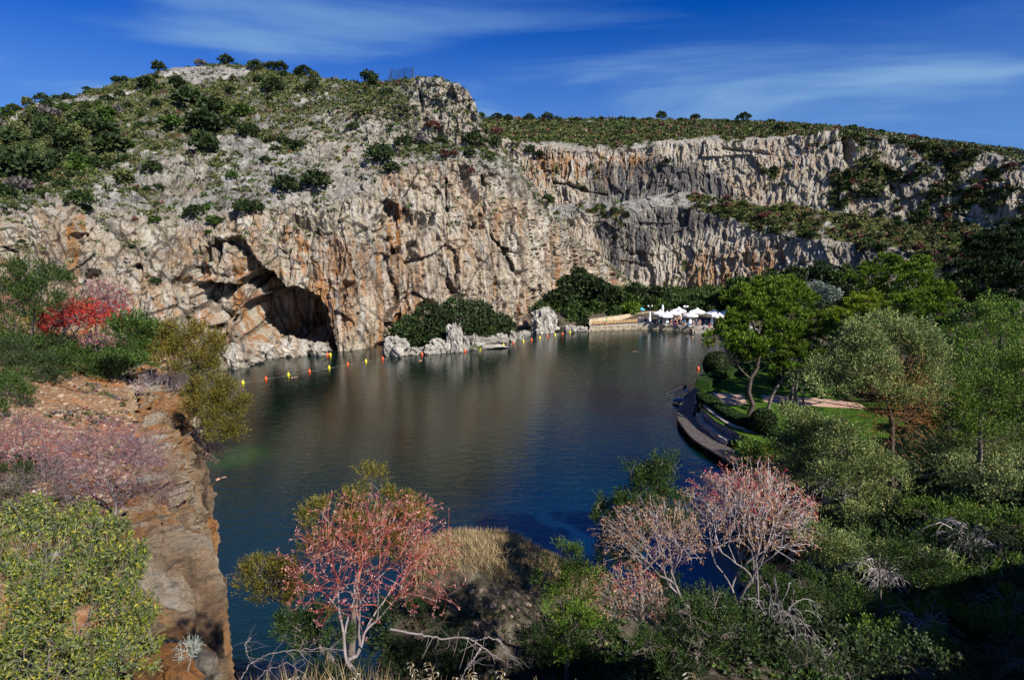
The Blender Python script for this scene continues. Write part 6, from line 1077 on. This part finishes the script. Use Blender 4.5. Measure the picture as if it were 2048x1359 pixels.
def fork_shrub(name, foot, cpx, cpy, rx, ry, Y, N_, r0, rmin, twig, br, nb, bl, bw, label, seed, hull=(.45, 1), low=-.35, depth=1.0, cat='shrub', hang=0., big=PINKG, thr=.35, group=None, tips=None, bark_all=False):
    """dome of forking stems; pixel box of the crown at distance Y"""
    r = np.random.default_rng(seed); foot = np.array(foot, float); c = at(cpx, cpy, Y); dd = float(proj(c)[2]); Rx = rx/FPX*dd; Rz = ry/FPX*dd
    d = rdir(N_*3, r); d = d[d[:, 2] > low][:N_]; q = r.uniform(hull[0]**2, hull[1]**2, len(d))**.5; q *= 1+.16*vnoise(d*2.6+seed, 3); T = c+d*np.stack([q*Rx, q*Rx*depth, q*Rz], -1)
    A, B, ra, rb, td = target_tree(foot, T, r0, rmin, seed); A = A-foot; B = B-foot; T = T-foot; th = rmin+(r0-rmin)*thr*.5; m = ra > th
    root = empty(name, tuple(foot)); tag(root, label, cat, group)
    if m.any(): V, F = tubes(A[m], B[m], ra[m], rb[m], 7); link('branches', mesh(name+'_branches', V, F, big, True), root)
    V, F = tubes(A[~m], B[~m], ra[~m], rb[~m], 3); link('twigs', mesh(name+'_twigs', V, F, twig), root)
    if nb:
        s = bl/.015; P_ = np.repeat(T, nb, 0)+rdir(len(T)*nb, r)*.022*s*r.uniform(.2, 1, (len(T)*nb, 1)); D = np.repeat(td, nb, 0)*.5+rdir(len(P_), r)*.9+[0, 0, -hang]; D /= np.linalg.norm(D, axis=1, keepdims=True); k = r.uniform(.6, 1.3, len(P_)); V, F = blades(P_, D, bl*k, bw*k); link('flower_heads' if not hang else 'dry_leaves', mesh(name+'_heads', V, F, br), root)
        if tips: j = r.choice(len(T), len(T)//3, replace=False); j = j[T[j, 2] > np.quantile(T[:, 2], .55)]; P_ = np.repeat(T[j], 5, 0)+rdir(len(j)*5, r)*.02*s; D = rdir(len(P_), r)+[0, 0, 1.2]; D /= np.linalg.norm(D, axis=1, keepdims=True); V, F = blades(P_, D, bl, bw); link('red_tips', mesh(name+'_tips', V, F, tips), root)['kind'] = 'stuff'
    return root
# red euphorbia in the centre foreground
rb_foot = at(712, 1352, 4.4); f_ = ground_z(712, 4.4, 18)
fork_shrub('spurge_shrub', tuple(rb_foot), 752, 1120, 185, 150, 4.7, 560, .024, .0021, REDT, BR['pink'], 10, .016, .009, 'red stemmed forking spurge bush with pink flower heads in the centre foreground', 301, (.5, 1.0), -.55, .9, thr=.42)
# pale forked shrubs on the right
def near_foot(px, py, Y): q = at(px, py, Y); g_ = float(height(q[0], q[1])); return (q[0], q[1], min(q[2], max(g_-.05, q[2]-1.2)))
fork_shrub('dry_spurge', tuple(at(1494,1310,6.6)), 1497, 1022, 142, 108, 6.6, 900, .028, .0030, PALET, BR['tan'], 8, .036, .010, 'largest pale forked shrub with dry pink tan leaves and crimson tips', 302, (.35, 1.0), -.5, .7, hang=.7, tips=BR['crim'], thr=.3)
fork_shrub('dry_spurge', tuple(at(1385,1235,6.4)), 1300, 1072, 112, 85, 6.3, 480, .028, .0029, PALET, BR['tan'], 8, .034, .010, 'pale forked shrub with dry tan leaves left of the largest one', 303, (.35, 1.0), -.5, .7, hang=.6, thr=.3)
fork_shrub('dry_spurge', tuple(at(1300,1290,5.6)), 1262, 1200, 84, 72, 5.5, 330, .020, .0026, PALET, BR['tan'], 9, .026, .010, 'lowest pale forked shrub with reddish leaves beside the green juniper', 304, (.45, 1.0), -.3, .7, hang=.5, tips=BR['crim'], thr=.3)
def arching(name, foot, n, reach, h, label, seed, mat=PALET, r0=.007, side=None, droop=1.0):
    r = np.random.default_rng(seed); A = []; B = []; ra = []; foot = np.array(foot)
    for i in range(n):
        a = r.uniform(0, 6.28) if side is None else side+r.normal()*.9; rc = reach*r.uniform(.3, 1); hh = h*r.uniform(.5, 1); t = np.linspace(0, 1, 12); x = rc*t**1.2; z = hh*np.sin(np.pi*np.minimum(t*.85, 1))*(1-.25*t*droop); w_ = r.normal(size=(12, 2)).cumsum(0)*.02*reach; P_ = np.stack([x*math.cos(a)+w_[:, 0], x*math.sin(a)+w_[:, 1], z], -1); A += list(P_[:-1]); B += list(P_[1:]); ra += list(np.linspace(r0, r0*.35, 11))
        for j in r.integers(3, 11, 3):
            a2 = a+r.normal()*1.2; L_ = rc*r.uniform(.15, .4); t = np.linspace(0, 1, 6); Q_ = P_[j]+np.stack([L_*t*math.cos(a2), L_*t*math.sin(a2), L_*(.6*t-1.0*t*t)], -1); A += list(Q_[:-1]); B += list(Q_[1:]); ra += [r0*.35]*5
    root = empty(name, tuple(foot)); tag(root, label, 'shrub'); V, F = tubes(np.array(A), np.array(B), np.array(ra), np.array(ra)*.9, 4); link('stems', mesh(name+'_stems', V, F, mat), root); return root
arching('arching_shrub', near_foot(1545,1310,6.0), 34, .75, 1.1, 'bare grey shrub of arching looping stems right of the largest pale shrub', 305)
arching('arching_shrub', near_foot(1640,1330,6.4), 26, .6, .95, 'second bare shrub of arching stems, further right in the shade', 306, r0=.006)
for a_ in [(1760,1180,8.5,'bare grey twiggy shrub in the shade right of the middle',341),(1850,1290,7.5,'bare grey twiggy shrub close to the bottom right edge',342),(1930,1110,11,'bare grey twiggy shrub below the large pale juniper',343),(1680,1010,13,'bare grey twigs under the pale juniper in the middle of the slope',344),(2020,1250,8.5,'bare twigs at the right edge of the picture near the bottom',345)]:
    g_ = surf(GR, a_[0], a_[1], 8); arching('bare_shrub', tuple(g_), 40, .11*g_[1]*.75, .1*g_[1]*.8, a_[3], a_[4], PALET, .0010*g_[1])
arching('bare_shrub', ground_z(1010,7.6,15)+[0,0,-.05], 60, .85, .42, 'flattened tangle of dry grey twigs behind the dark hollow', 307, MAUVET, .005)
spray_tree('juniper_tree', (1285, 8.5), [(1272,1005,34,0),(1312,955,26,.2),(1252,1058,38,-.2),(1332,1010,34,.1),(1212,1042,22,0),(1232,1112,36,-.2),(1262,945,11,.1,2.2),(1325,925,11,.2,2.2),(1292,975,18,.1,1.5),(1195,1010,12,0),(1360,1060,34,.4)], JK, 'dark juniper with upright tips standing between the lake and the pale shrubs', 401, 700, .06)
spray_tree('juniper_tree', (1130, 7.2), [(1128,1128,34,.2),(1160,1162,36,.1),(1102,1152,26,.1),(1122,1208,34,-.1),(1150,1245,34,-.2),(1130,1285,28,-.2),(1180,1215,28,0)], JG, 'fresh green juniper bush at the right end of the dry grass hump', 402, 620, .04)
spray_tree('juniper_tree', tuple(at(700, 1345, 5.6)), [(742,965,20,.2,1.5),(712,1000,28,.1),(782,1010,32,.2),(828,1040,30,.2),(645,1028,30,0),(608,1045,16,0),(700,1060,34,0),(760,1080,40,.2),(640,1085,26,0),(820,1100,34,.2)], LEAF['junyellow'], 'golden green juniper rising behind the red stemmed bush', 403, 620, .05)
spray_tree('juniper_tree', tuple(at(680, 1345, 5.4)), [(520,1148,28,0),(558,1160,28,0),(496,1160,18,0),(590,1150,22,0),(535,1185,22,0),(600,1195,20,0)], LEAF['junyellow'], 'golden green juniper branch reaching left over the black water', 404, 620, .035)
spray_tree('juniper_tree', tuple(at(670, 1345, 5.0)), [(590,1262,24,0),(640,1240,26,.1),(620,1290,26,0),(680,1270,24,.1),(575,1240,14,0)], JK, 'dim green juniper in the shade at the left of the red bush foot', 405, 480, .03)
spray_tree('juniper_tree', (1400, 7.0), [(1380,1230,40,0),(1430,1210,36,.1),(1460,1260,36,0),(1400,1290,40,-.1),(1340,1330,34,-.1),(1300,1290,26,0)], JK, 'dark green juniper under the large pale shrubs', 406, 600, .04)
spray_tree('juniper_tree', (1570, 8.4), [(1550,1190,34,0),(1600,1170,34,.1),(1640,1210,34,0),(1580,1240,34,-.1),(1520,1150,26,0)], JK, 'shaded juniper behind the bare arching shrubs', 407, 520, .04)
for px, Y, rr_, seed, label in [(1450,5.2,.38,1,'dim leafy undergrowth at the bottom right of the middle'),(1620,6.0,.5,2,'dim leafy undergrowth below the arching shrubs'),(1820,7.0,.6,3,'dim leafy undergrowth near the bottom right')]:
    q = ground_z(px, Y, 17); custom_tree('undergrowth_bush', q, [(px, float(proj(q+[0, 0, rr_])[1]), rr_*FPX/float(proj(q)[2]), 0), (px+60, float(proj(q+[0, 0, rr_*.7])[1]), rr_*.8*FPX/float(proj(q)[2]), 0)], 'broad', LEAF['dark'], label, 'bush', .03, None, 420+seed, BARKD, 900, .13, 10)
UG = []; q_ = random.Random(5)
for k, (x0, x1, y0, y1, n) in enumerate([(600, 930, 1200, 1350, 11), (1090, 1330, 1250, 1350, 7), (1340, 1700, 1180, 1350, 13), (1700, 2040, 1060, 1350, 16)]):
    for i in range(n):
        px = q_.uniform(x0, x1); py = q_.uniform(y0, y1); r = q_.uniform(28, 48)
        if k == 0 and 640 < px < 800: py += 30
        t = spray_tree('undergrowth_bush', (px, 8), [(px, py, r, 0), (px+r*.9, py+r*.25, r*.7, 0), (px-r*.8, py+r*.3, r*.75, 0)], LEAF['pinedark'] if (i % 3 or k == 0) else JK, 'x', 700+k*20+i, 330, .03, twigs=24, cat='bush', hug=True); UG.append((t, px, 'dim green bush in the shade '+('left of or under the red spurge', 'below the fresh green juniper', 'under the pale forked shrubs', 'low at the bottom right')[k]))  # very dark leaf colours carry the deep shade of this undergrowth
in_order(UG)
# yellow green shrub filling the lower left
YL = leafmat('yellow_green_leaves', [(0, (.025, .05, .006)), (.35, (.10, .17, .015)), (.65, (.27, .31, .025)), (1, (.56, .48, .06))], .35)
GL = leafmat('greygreen_leaves', [(0, (.07, .10, .05)), (.6, (.17, .21, .11)), (1, (.32, .32, .10))], .3)
lob = [(60,1085,62,.3),(150,1085,60,.3),(228,1120,52,.2),(40,1200,95,0),(160,1215,105,0),(250,1215,58,.1),(110,1320,120,-.3),(225,1335,85,-.2),(0,1320,95,-.2),(35,1030,22,.4,1.6),(75,1015,18,.4,1.6),(272,1160,34,.2),(215,1060,20,.3,1.4),(150,1035,20,.4,1.4),(110,1030,14,.4,2.0),(180,1022,12,.4,2.0),(250,1065,14,.3,1.9),(5,1010,16,.4,1.8),(285,1105,12,.3,1.8),(290,1280,34,0)]
f = ground_z(140, 4.3, 18); root = empty('leafy_shrub', tuple(f)); tag(root, 'dense yellow green leafy shrub filling the bottom left corner', 'shrub'); Lb = []
for l in lob: c = at(l[0], l[1], 4.3+l[3]); d = float(proj(c)[2]); q = l[2]/FPX*d; Lb.append((*(c-f), q, q, q*(l[4] if len(l) > 4 else .9)))
P_, Nn = lobe_points(Lb, 4200, 501, .98, -.9, .30); r_ = np.random.default_rng(6); stems = P_[r_.choice(len(P_), 3300, replace=False)]; stems = stems[(vnoise(stems*6.5, 31)+.6*vnoise(stems*15, 32)) > -.12]; P_k = (vnoise(P_*6.5, 31)+.6*vnoise(P_*15, 32)) > .0; P_ = P_[P_k]; Nn = Nn[P_k]
A = []; B = []; LP = []; LD = []; qz = np.quantile(stems[:, 2], .72)
for s in stems:
    d = np.array([0, 0, 1.])+r_.normal(size=3)*.35+(s-np.mean([l[:3] for l in Lb], 0))*.6; d /= np.linalg.norm(d); L_ = r_.uniform(.10, .24)*(1.9 if s[2] > qz and r_.random() < .16 else 1); b0 = s-d*L_*.7; A.append(b0); B.append(b0+d*L_); n = 13; t = np.linspace(.1, 1, n)[:, None]; LP.append(b0+d*L_*t); e = rdir(n, r_)*.8+d*.7; LD.append(e/np.linalg.norm(e, axis=1, keepdims=True))
LP = np.concatenate(LP); LD = np.concatenate(LD); k = r_.uniform(.6, 1.25, len(LP)); V, F = blades(LP, LD, .036*k, .013*k); link('leaves', mesh('shoot_leaves', V, F, YL), root)
D = Nn*.5+rdir(len(P_), r_); D /= np.linalg.norm(D, axis=1, keepdims=True); k = r_.uniform(.6, 1.2, len(P_)); V, F = blades(P_, D, .034*k, .013*k); link('inner_leaves', mesh('inner_leaves', V, F, GL), root)
V, F = tubes(np.array(A), np.array(B), .0022, .0012, 3); link('stems', mesh('shoots', V, F, leafmat('green_stems', [(0, (.15, .19, .09)), (1, (.26, .29, .16))], 0)), root)
A, B, ra, rb, _ = target_tree((0, 0, -.2), stems[:250], .03, .003, 9); V, F = tubes(A, B, ra, rb, 5); link('branches', mesh('shrub_branches', V, F, BARK), root)
# shrubs of the left spur
def gfoot(px, Y): return ground_z(px, Y, 12)+[0, 0, -.1]
for a in [((230,13.5),215,925,118,92,1300,.05,.0065,MAUVET,'rose',7,.040,.022,'wide pink flecked shrub in the middle of the left slope',311),
          ((60,14.5),45,900,95,88,1000,.05,.0065,MAUVET,'rose',7,.040,.022,'pink flecked shrub at the left edge below the stony slope',312),
          ((402,24.5),405,900,45,42,300,.05,.008,MAUVET,'pink',6,.055,.03,'round pink shrub clinging to the edge of the near left cliff',313),
          ((300,31),322,768,66,34,520,.06,.009,PALET,'rose',3,.06,.03,'pale mauve spreading shrub above the near cliff edge',314),
          ((120,34),165,640,82,46,520,.10,.010,MAUVET,'red',16,.14,.08,'scarlet leaved shrub glowing on the left slope',315),
          ((200,37),205,602,56,52,520,.09,.010,MAUVET,'rose',6,.11,.06,'mauve pink shrub behind the scarlet one',316),
          ((200,33),205,680,50,24,200,.06,.011,MAUVET,'rose',4,.09,.05,'dull mauve shrub under the scarlet one',317),
          ((30,33),30,608,55,16,160,.06,.011,MAUVET,'rose',6,.09,.05,'flat reddish shrub at the left edge among junipers',318),
          ((90,11.5),70,985,100,62,900,.04,.004,leafmat('dark_twigs', [(0, (.04, .035, .035)), (1, (.13, .11, .11))], 0),'rose',1,.02,.01,'dark bare twiggy shrub just above the yellow green one',319),
          ((330,14.5),290,995,80,48,420,.03,.0045,MAUVET,'rose',3,.03,.015,'sparse mauve twigs leaning right over the orange earth',320),
          ((350,30),345,825,30,38,90,.05,.010,PALET,'rose',2,.05,.03,'small dry shrub on the orange lip of the near cliff',321)]:
    (fx_, Y), cx, cy, rx, ry, N_, r0, rmin, tw_, brk, nb, bl, bw, label, seed = a; g_ = surf(GR, fx_, cy+ry*.75, 6); Y = float(np.clip(g_[1], Y*.7, Y*1.3)); gf = gfoot(fx_, Y); fork_shrub('spur_shrub', gf if seed != 313 else surf(GR, 350, 905, 8), cx, cy, rx, ry, Y, N_, r0, rmin, tw_, BR[brk], nb, bl, bw, label, seed, (.35, 1.0), -.45, .9, thr=.5)
JO = LEAF['junyellow']
for a in [((60,30),[(20,720,40,0),(60,740,36,0),(95,715,34,0),(30,770,30,0),(130,700,30,0),(85,760,20,0)],LEAF['dark'],'dark low bush mass at the left edge above the stony slope',439),((250,30),[(232,735,24,0),(262,748,20,0),(285,735,18,0),(300,752,14,0)],JK,'dark green low bush at the right end of the mat under the scarlet shrub',440),((60,14),[(20,960,34,0),(70,940,30,0),(15,1010,30,0)],LEAF['dark'],'dark bush behind the bare twigs at the left edge',441),
          ((60,40),[(20,555,40,0),(70,555,40,0),(112,570,26,0),(20,605,42,-1),(70,600,36,-1),(135,600,20,0)],JK,'dark juniper at the left edge against the cliff',431),((25,31),[(30,655,44,0),(15,705,40,-1),(60,690,36,-1),(75,650,30,0)],JK,'dark juniper at the left edge beside the scarlet shrub',432),
          ((190,33),[(140,712,30,0),(180,705,34,.5),(222,715,34,.5),(255,735,24,0),(160,740,26,-.6),(210,745,24,-.6),(110,735,24,-.5)],JK,'low dark green juniper mat under the scarlet shrub',433),((275,38),[(262,665,18,0),(285,690,22,0),(300,668,14,0),(265,700,18,0),(310,705,14,0)],JK,'thin open juniper right of the scarlet shrub',434),
          ((372,42),[(325,682,24,0),(362,670,30,0),(402,690,32,0),(345,715,28,-.7),(392,728,32,-.7),(430,745,20,-.5),(425,712,20,0)],JO,'rounded olive juniper leaning over the shore left of the cave',435),((420,36),[(432,782,30,0),(462,800,26,0),(415,825,32,-.5),(458,840,28,-.5),(385,800,22,0),(440,865,22,-.8),(470,870,12,-.5)],JO,'olive juniper hanging down the near cliff towards the water',436),
          ((15,22),[(15,790,30,0),(30,765,24,0),(5,830,24,0)],JK,'dark juniper scrap at the left edge above the pink shrub',437),((360,27),[(345,865,14,0),(362,875,12,0)],JK,'tiny dark juniper on the very lip of the near cliff',438)]:
    f = gfoot(*a[0]) if a[4] not in (435, 436) else ground_z(*{435: (268, 40), 436: (300, 31)}[a[4]], 11)+[0, 0, -.1]; spray_tree('juniper_shrub', tuple(f), a[1], a[2], a[3], a[4], 620, .1, twigs=80, k=.019, hug=a[4] in (432, 433, 434, 437, 438, 439, 440, 441))
# loose stones of the left slope: the 300 largest single, the rest together
ri = np.random.default_rng(15); STN = [rockmesh('stone', 50+i, MATS['limestone'], 7) for i in range(5)]; smt2 = leafmat('slope_stone', [(0, (.14, .07, .035)), (.4, (.26, .16, .09)), (.75, (.36, .29, .22)), (1, (.46, .42, .37))], 0, .95)
for m_ in STN: m_.materials.clear(); m_.materials.append(smt2)
SO = []
def stones(n, box, smin, smax, single, label, group, name='stone'):
    A_ = []; k = 0
    while k < n:
        px = ri.uniform(box[0], box[2]); py = ri.uniform(box[1], box[3]); m = (np.abs(GR['px']-px) < 6) & (np.abs(GR['py']-py) < 6)
        if not m.any(): k += 1; continue
        p = surf(GR, px, py, 6); s = ri.uniform(smin, smax)**1.0
        A_.append((p, s)); k += 1
    A_.sort(key=lambda a: -a[1])
    for p, s in A_[:single]: o = link(name, STN[int(ri.integers(5))], None, (p[0], p[1], p[2]+s*.1), ri.uniform(0, 6), (s, s*ri.uniform(.5, 1), s*ri.uniform(.3, .6))); tag(o, label, 'stone', group); q_ = proj(p); SO.append((o, float(q_[0]), 'pale stone on the orange slope '+('at its left edge' if q_[0] < 90 else 'in its left half' if q_[0] < 190 else 'in its right half' if q_[0] < 290 else 'near the cliff edge')+(', highest part' if q_[1] < 760 else ', upper part' if q_[1] < 820 else ', middle part' if q_[1] < 880 else ', lower part') if name == 'stone' else 'small grey stone in the dark hollow'+(', upper part' if q_[1] < 1225 else ', middle part' if q_[1] < 1265 else ', lower part')))
    VV = []; FF = []; n_ = 0; c8 = np.array([(0, 0, 1), (1, 0, .1), (.2, 1, 0), (-1, .1, 0), (0, -1, -.1), (0, 0, -1)], float)
    for p, s in A_[single:]: VV.append(c8*s*ri.uniform(.5, 1.2, (6, 3))*[1, 1, .6]@np.array(Matrix.Rotation(ri.uniform(0, 6), 3, 'Z'))+p); FF.append(np.array([(0, 1, 2), (0, 2, 3), (0, 3, 4), (0, 4, 1), (5, 2, 1), (5, 3, 2), (5, 4, 3), (5, 1, 4)])+n_); n_ += 6
    if VV: tag(link('gravel', mesh('gravel', np.concatenate(VV), np.concatenate(FF), smt2)), 'gravel and small stones strewn over the left slope', 'gravel', None, 'stuff')
stones(2600, (10, 700, 380, 1010), .025, .17, 200, 'one of the loose pale stones lying on the orange left slope', 'loose stones on the left slope')
stones(46, (930, 1180, 1090, 1310), .02, .07, 46, 'one of the small grey stones in the dark hollow behind the oat stalks', 'stones in the dark hollow', 'pebble')
in_order(SO)
# low growth on the near slopes
XG, YG = GR['P'][..., 0], GR['P'][..., 1]; vis = (GR['px'] > -80) & (GR['px'] < 2130) & (GR['py'] < 1500) & (GR['P'][..., 2] > .8) & (polydist(XG, YG, LAWNP) < -.3)
cell = (YG**2+XG**2)**.35
wg = vis*(XG > 1.0)*(YG > 12)*(YG < 75)*sst(GR['px'], 1150, 1330)*cell*(fbm(GR['P']/2.2, 3, 170) > -.25)
wg2 = vis*(XG > 1.0)*(YG > 4)*(YG <= 12)*sst(GR['px'], 1120, 1250)*(fbm(GR['P']/1.2, 3, 175) > -.2)
tag(carpet('near_scrub', GR, GR['P'].reshape(-1, 3), wg2.astype(float), 5500, .11, 16, [('jundark', 4), ('dark', 4), ('olive', 1), ('grey', 1)], 176), 'small dark leaves of low growth at the bottom right under the shrubs', 'scrub', None, 'stuff')
tag(carpet('slope_scrub', GR, GR['P'].reshape(-1, 3), wg.astype(float), 8000, .42, 18, [('jundark', 4), ('dark', 3), ('olive', 2), ('juniper', 1)], 171), 'low dark green scrub covering the slope between the junipers', 'scrub', None, 'stuff')
wg = vis*(XG < -3)*(YG < 60)*cell*sst(fbm(GR['P']/2.5, 4, 172), .0, .25)
tag(carpet('spur_scrub', GR, GR['P'].reshape(-1, 3), wg.astype(float), 1600, .22, 14, [('grey', 3), ('rust', 2), ('olive', 2), ('dark', 2)], 173), 'dry twiggy tufts scattered over the stony left slope', 'scrub', None, 'stuff')
wg = vis*(XG > -3)*(XG < 3)*(YG > 4.8)*(YG < 9)
tag(carpet('hollow_scrub', GR, GR['P'].reshape(-1, 3), wg.astype(float), 1500, .07, 16, [('jundark', 3), ('dark', 4), ('grey', 1)], 174), 'dark low growth in the shaded hollow behind the oat stalks', 'scrub', None, 'stuff')
# dry grass of the hump
DG = leafmat('dry_grass', [(0, (.22, .15, .07)), (.5, (.42, .31, .16)), (1, (.62, .50, .30))], .2); r_ = np.random.default_rng(23)
def grass_on(name, box, Yr, n, ln, label, mat=DG, w_=.006, z0=16.):
    px = r_.uniform(box[0], box[1], n); Y = r_.uniform(Yr[0], Yr[1], n); z = np.full(n, z0)
    for _ in range(6): q = at_yz(px, Y, z); z = .5*z+.5*height(q[:, 0], q[:, 1])
    q = at_yz(px, Y, z); q[:, 2] = height(q[:, 0], q[:, 1]); d = rdir(n, r_)*.55+[0, 0, 1]; d /= np.linalg.norm(d, axis=1, keepdims=True); L_ = ln*r_.uniform(.4, 1.3, n); V, F = blades(q, d, L_, w_, False); return tag(link(name, mesh(name, V, F, mat)), label, 'grass', None, 'stuff')
grass_on('dry_grass', (830, 1200), (9.4, 11.0), 12000, .12, 'dry straw coloured grass on the hump above the water', w_=.012)
grass_on('dry_grass', (440, 1400), (3.2, 4.3), 1500, .24, 'dry grass stems along the bottom edge of the picture', w_=.006, z0=18.)
grass_on('dry_grass', (290, 420), (11.5, 15), 1500, .22, 'dry grass tufts on the orange rim of the near cliff', w_=.012, z0=13.)
for px, py, h, label in [(946,1078,.55,'tall forked dry stalk on the hump, third from the left'),(915,1062,.42,'dry forked stalk on the hump, second from the left'),(866,1048,.5,'thin dry stalk leftmost on the hump'),(1012,1085,.42,'leafy dry stalk on the middle of the hump'),(1067,1100,.42,'straight dry spike on the right of the hump'),(1082,1104,.36,'bent branching dry stalk beside the straight spike'),(1124,1108,.36,'dry spike near the right end of the hump'),(1184,1130,.4,'last dry spike beside the dark juniper')]:
    q = ground_z(px, 9.7, 16); seed = int(px); rr_ = np.random.default_rng(seed); n = int(rr_.integers(5, 12)); T = np.stack([rr_.normal(size=n)*.07, rr_.normal(size=n)*.05, h*rr_.uniform(.65, 1.1, n)], -1); A, B, ra, rb, _ = target_tree((0, 0, 0), T, .006, .0035, seed, f=.55); V, F = tubes(A, B, ra, rb, 3); o = link('dry_stalk', mesh('dry_stalk', V, F, DG), None, tuple(q)); tag(o, label, 'stalk')
# wild oats
OO = []
OAT = leafmat('oat_spikelets', [(0, (.45, .40, .28)), (1, (.72, .68, .54))], .3)
def oat(seed, h, nsp):
    r = np.random.default_rng(seed); t = np.linspace(0, 1, 9); bend = r.uniform(.08, .3)*h; P_ = np.stack([bend*t**2.2, .03*np.sin(t*3)*h, h*t*(1-.08*t)], -1); A = list(P_[:-1]); B = list(P_[1:]); LP = []; LD = []
    for k in range(nsp): u_ = .55+.45*k/nsp; p = np.array([np.interp(u_, t, P_[:, c]) for c in range(3)]); a = r.uniform(0, 6.28); q = p+np.array([math.cos(a)*.035, math.sin(a)*.035, .01]); A.append(p); B.append(q); LP += [q, q]; LD += [np.array([math.cos(a)*.4, math.sin(a)*.4, -.8])+r.normal(size=3)*.12, np.array([math.cos(a)*.7, math.sin(a)*.7, -.5])+r.normal(size=3)*.12]
    V, F = tubes(np.array(A), np.array(B), .0016, .0013, 3); LD = np.array(LD); LD /= np.linalg.norm(LD, axis=1, keepdims=True); V2, F2 = blades(np.array(LP), LD, .034, .008); return mesh('oat_stem', V, F, DG), mesh('oat_spikelets', V2, F2, OAT)
OM = [oat(600+i, .42+.05*i, 12+2*i) for i in range(5)]
for k, px in enumerate([560,575,600,628,650,672,690,800,822,838,860,880,905,920,938,955,972,990,1008,1020,1040,1052,1068,1082,1095,1110,1122,1140,1168,1195,1225,1255,1290,1322,1350,1385,1420]):
    Y = random.uniform(2.9, 3.7); q = ground_z(px, Y, 18.5); m_ = OM[k % 5]; hpx = {1195: .8, 1420: 1.35}.get(px, random.uniform(.55, 1.0)); root = empty('wild_oat', tuple(q), random.uniform(0, 6.28), hpx); tag(root, 'x', 'grass stalk', 'wild oat stalks along the bottom edge'); OO.append((root, px, 'dry wild oat stalk '+('left of the red bush trunk' if px < 700 else 'under the crooked dead branch' if px < 1000 else 'in front of the dark hollow' if px < 1180 else 'right of the dark hollow'))); link('stem', m_[0], root); link('spikelets', m_[1], root)['kind'] = 'stuff'
in_order(OO)
# dead branch lying across the bottom
def deadbranch(pts, Y, r0, label, seed):
    r0 = r0*.62
    P_ = np.array([at(a, b_, Y+dy) for a, b_, dy in pts]); o0 = P_[0].copy(); t = np.linspace(0, len(P_)-1, 40); C_ = np.stack([np.interp(t, np.arange(len(P_)), P_[:, k]) for k in range(3)], -1)-o0; r = np.random.default_rng(seed); C_ += r.normal(size=C_.shape)*.004; A = list(C_[:-1]); B = list(C_[1:]); ra = list(np.linspace(r0, r0*.3, 39)); rb = ra[1:]+[r0*.25]
    for j in r.integers(6, 38, 16):
        d = rdir(1, r)[0]*.8+[.5, 0, -.3]; d /= np.linalg.norm(d); L_ = r.uniform(.05, .2); m = C_[j]+d*L_*.5+r.normal(size=3)*.015; A += [C_[j], m]; B += [m, m+d*L_*.5+r.normal(size=3)*.02]; ra += [r0*.3, r0*.22]; rb += [r0*.22, r0*.1]
    V, F = tubes(np.array(A), np.array(B), np.array(ra), np.array(rb), 6); o = link('dead_branch', mesh('dead_branch', V, F, PINKG, True), None, tuple(o0)); tag(o, label, 'branch')
deadbranch([(780,1258,0),(840,1268,0),(885,1276,0),(935,1273,0),(962,1290,.05),(985,1308,.05),(1010,1322,.1)], 3.9, .014, 'crooked grey dead branch right of the red stemmed bush', 1)
deadbranch([(950,1282,.02),(975,1273,0),(1000,1282,0),(1012,1305,0),(1035,1330,0)], 3.9, .008, 'thin looping dead branch above the crooked one', 2)
deadbranch([(962,1292,.05),(950,1315,0),(930,1340,-.05),(915,1375,-.1)], 3.9, .009, 'dead side branch running down to the bottom edge', 3)
deadbranch([(480,1359,0),(500,1325,0),(540,1305,0),(585,1300,0),(640,1295,.05),(690,1300,.1)], 3.8, .008, 'grey dead branch arching at the bottom left of the red bush', 4)
deadbranch([(500,1375,0),(530,1340,0),(575,1325,0),(610,1345,0),(625,1380,0)], 3.7, .006, 'thin dead twig looping under the longer arch at the bottom', 5)
deadbranch([(500,1275,0),(490,1290,0),(498,1315,0),(515,1335,0)], 3.8, .004, 'single pale thin twig sticking up left of the red bush', 6)
# small grey shrub at the cliff foot in the bottom left
q = at(376, 1340, 4.6); fork_shrub('grey_shrub', (q[0], q[1], q[2]), 378, 1300, 30, 36, 4.6, 200, .008, .0016, leafmat('silver_twigs', [(0, (.22, .26, .22)), (1, (.42, .46, .42))], 0), BR['tan'], 0, .01, .01, 'small silvery twiggy plant at the foot of the near cliff by the bottom edge', 330, (.3, 1.0), -.3)
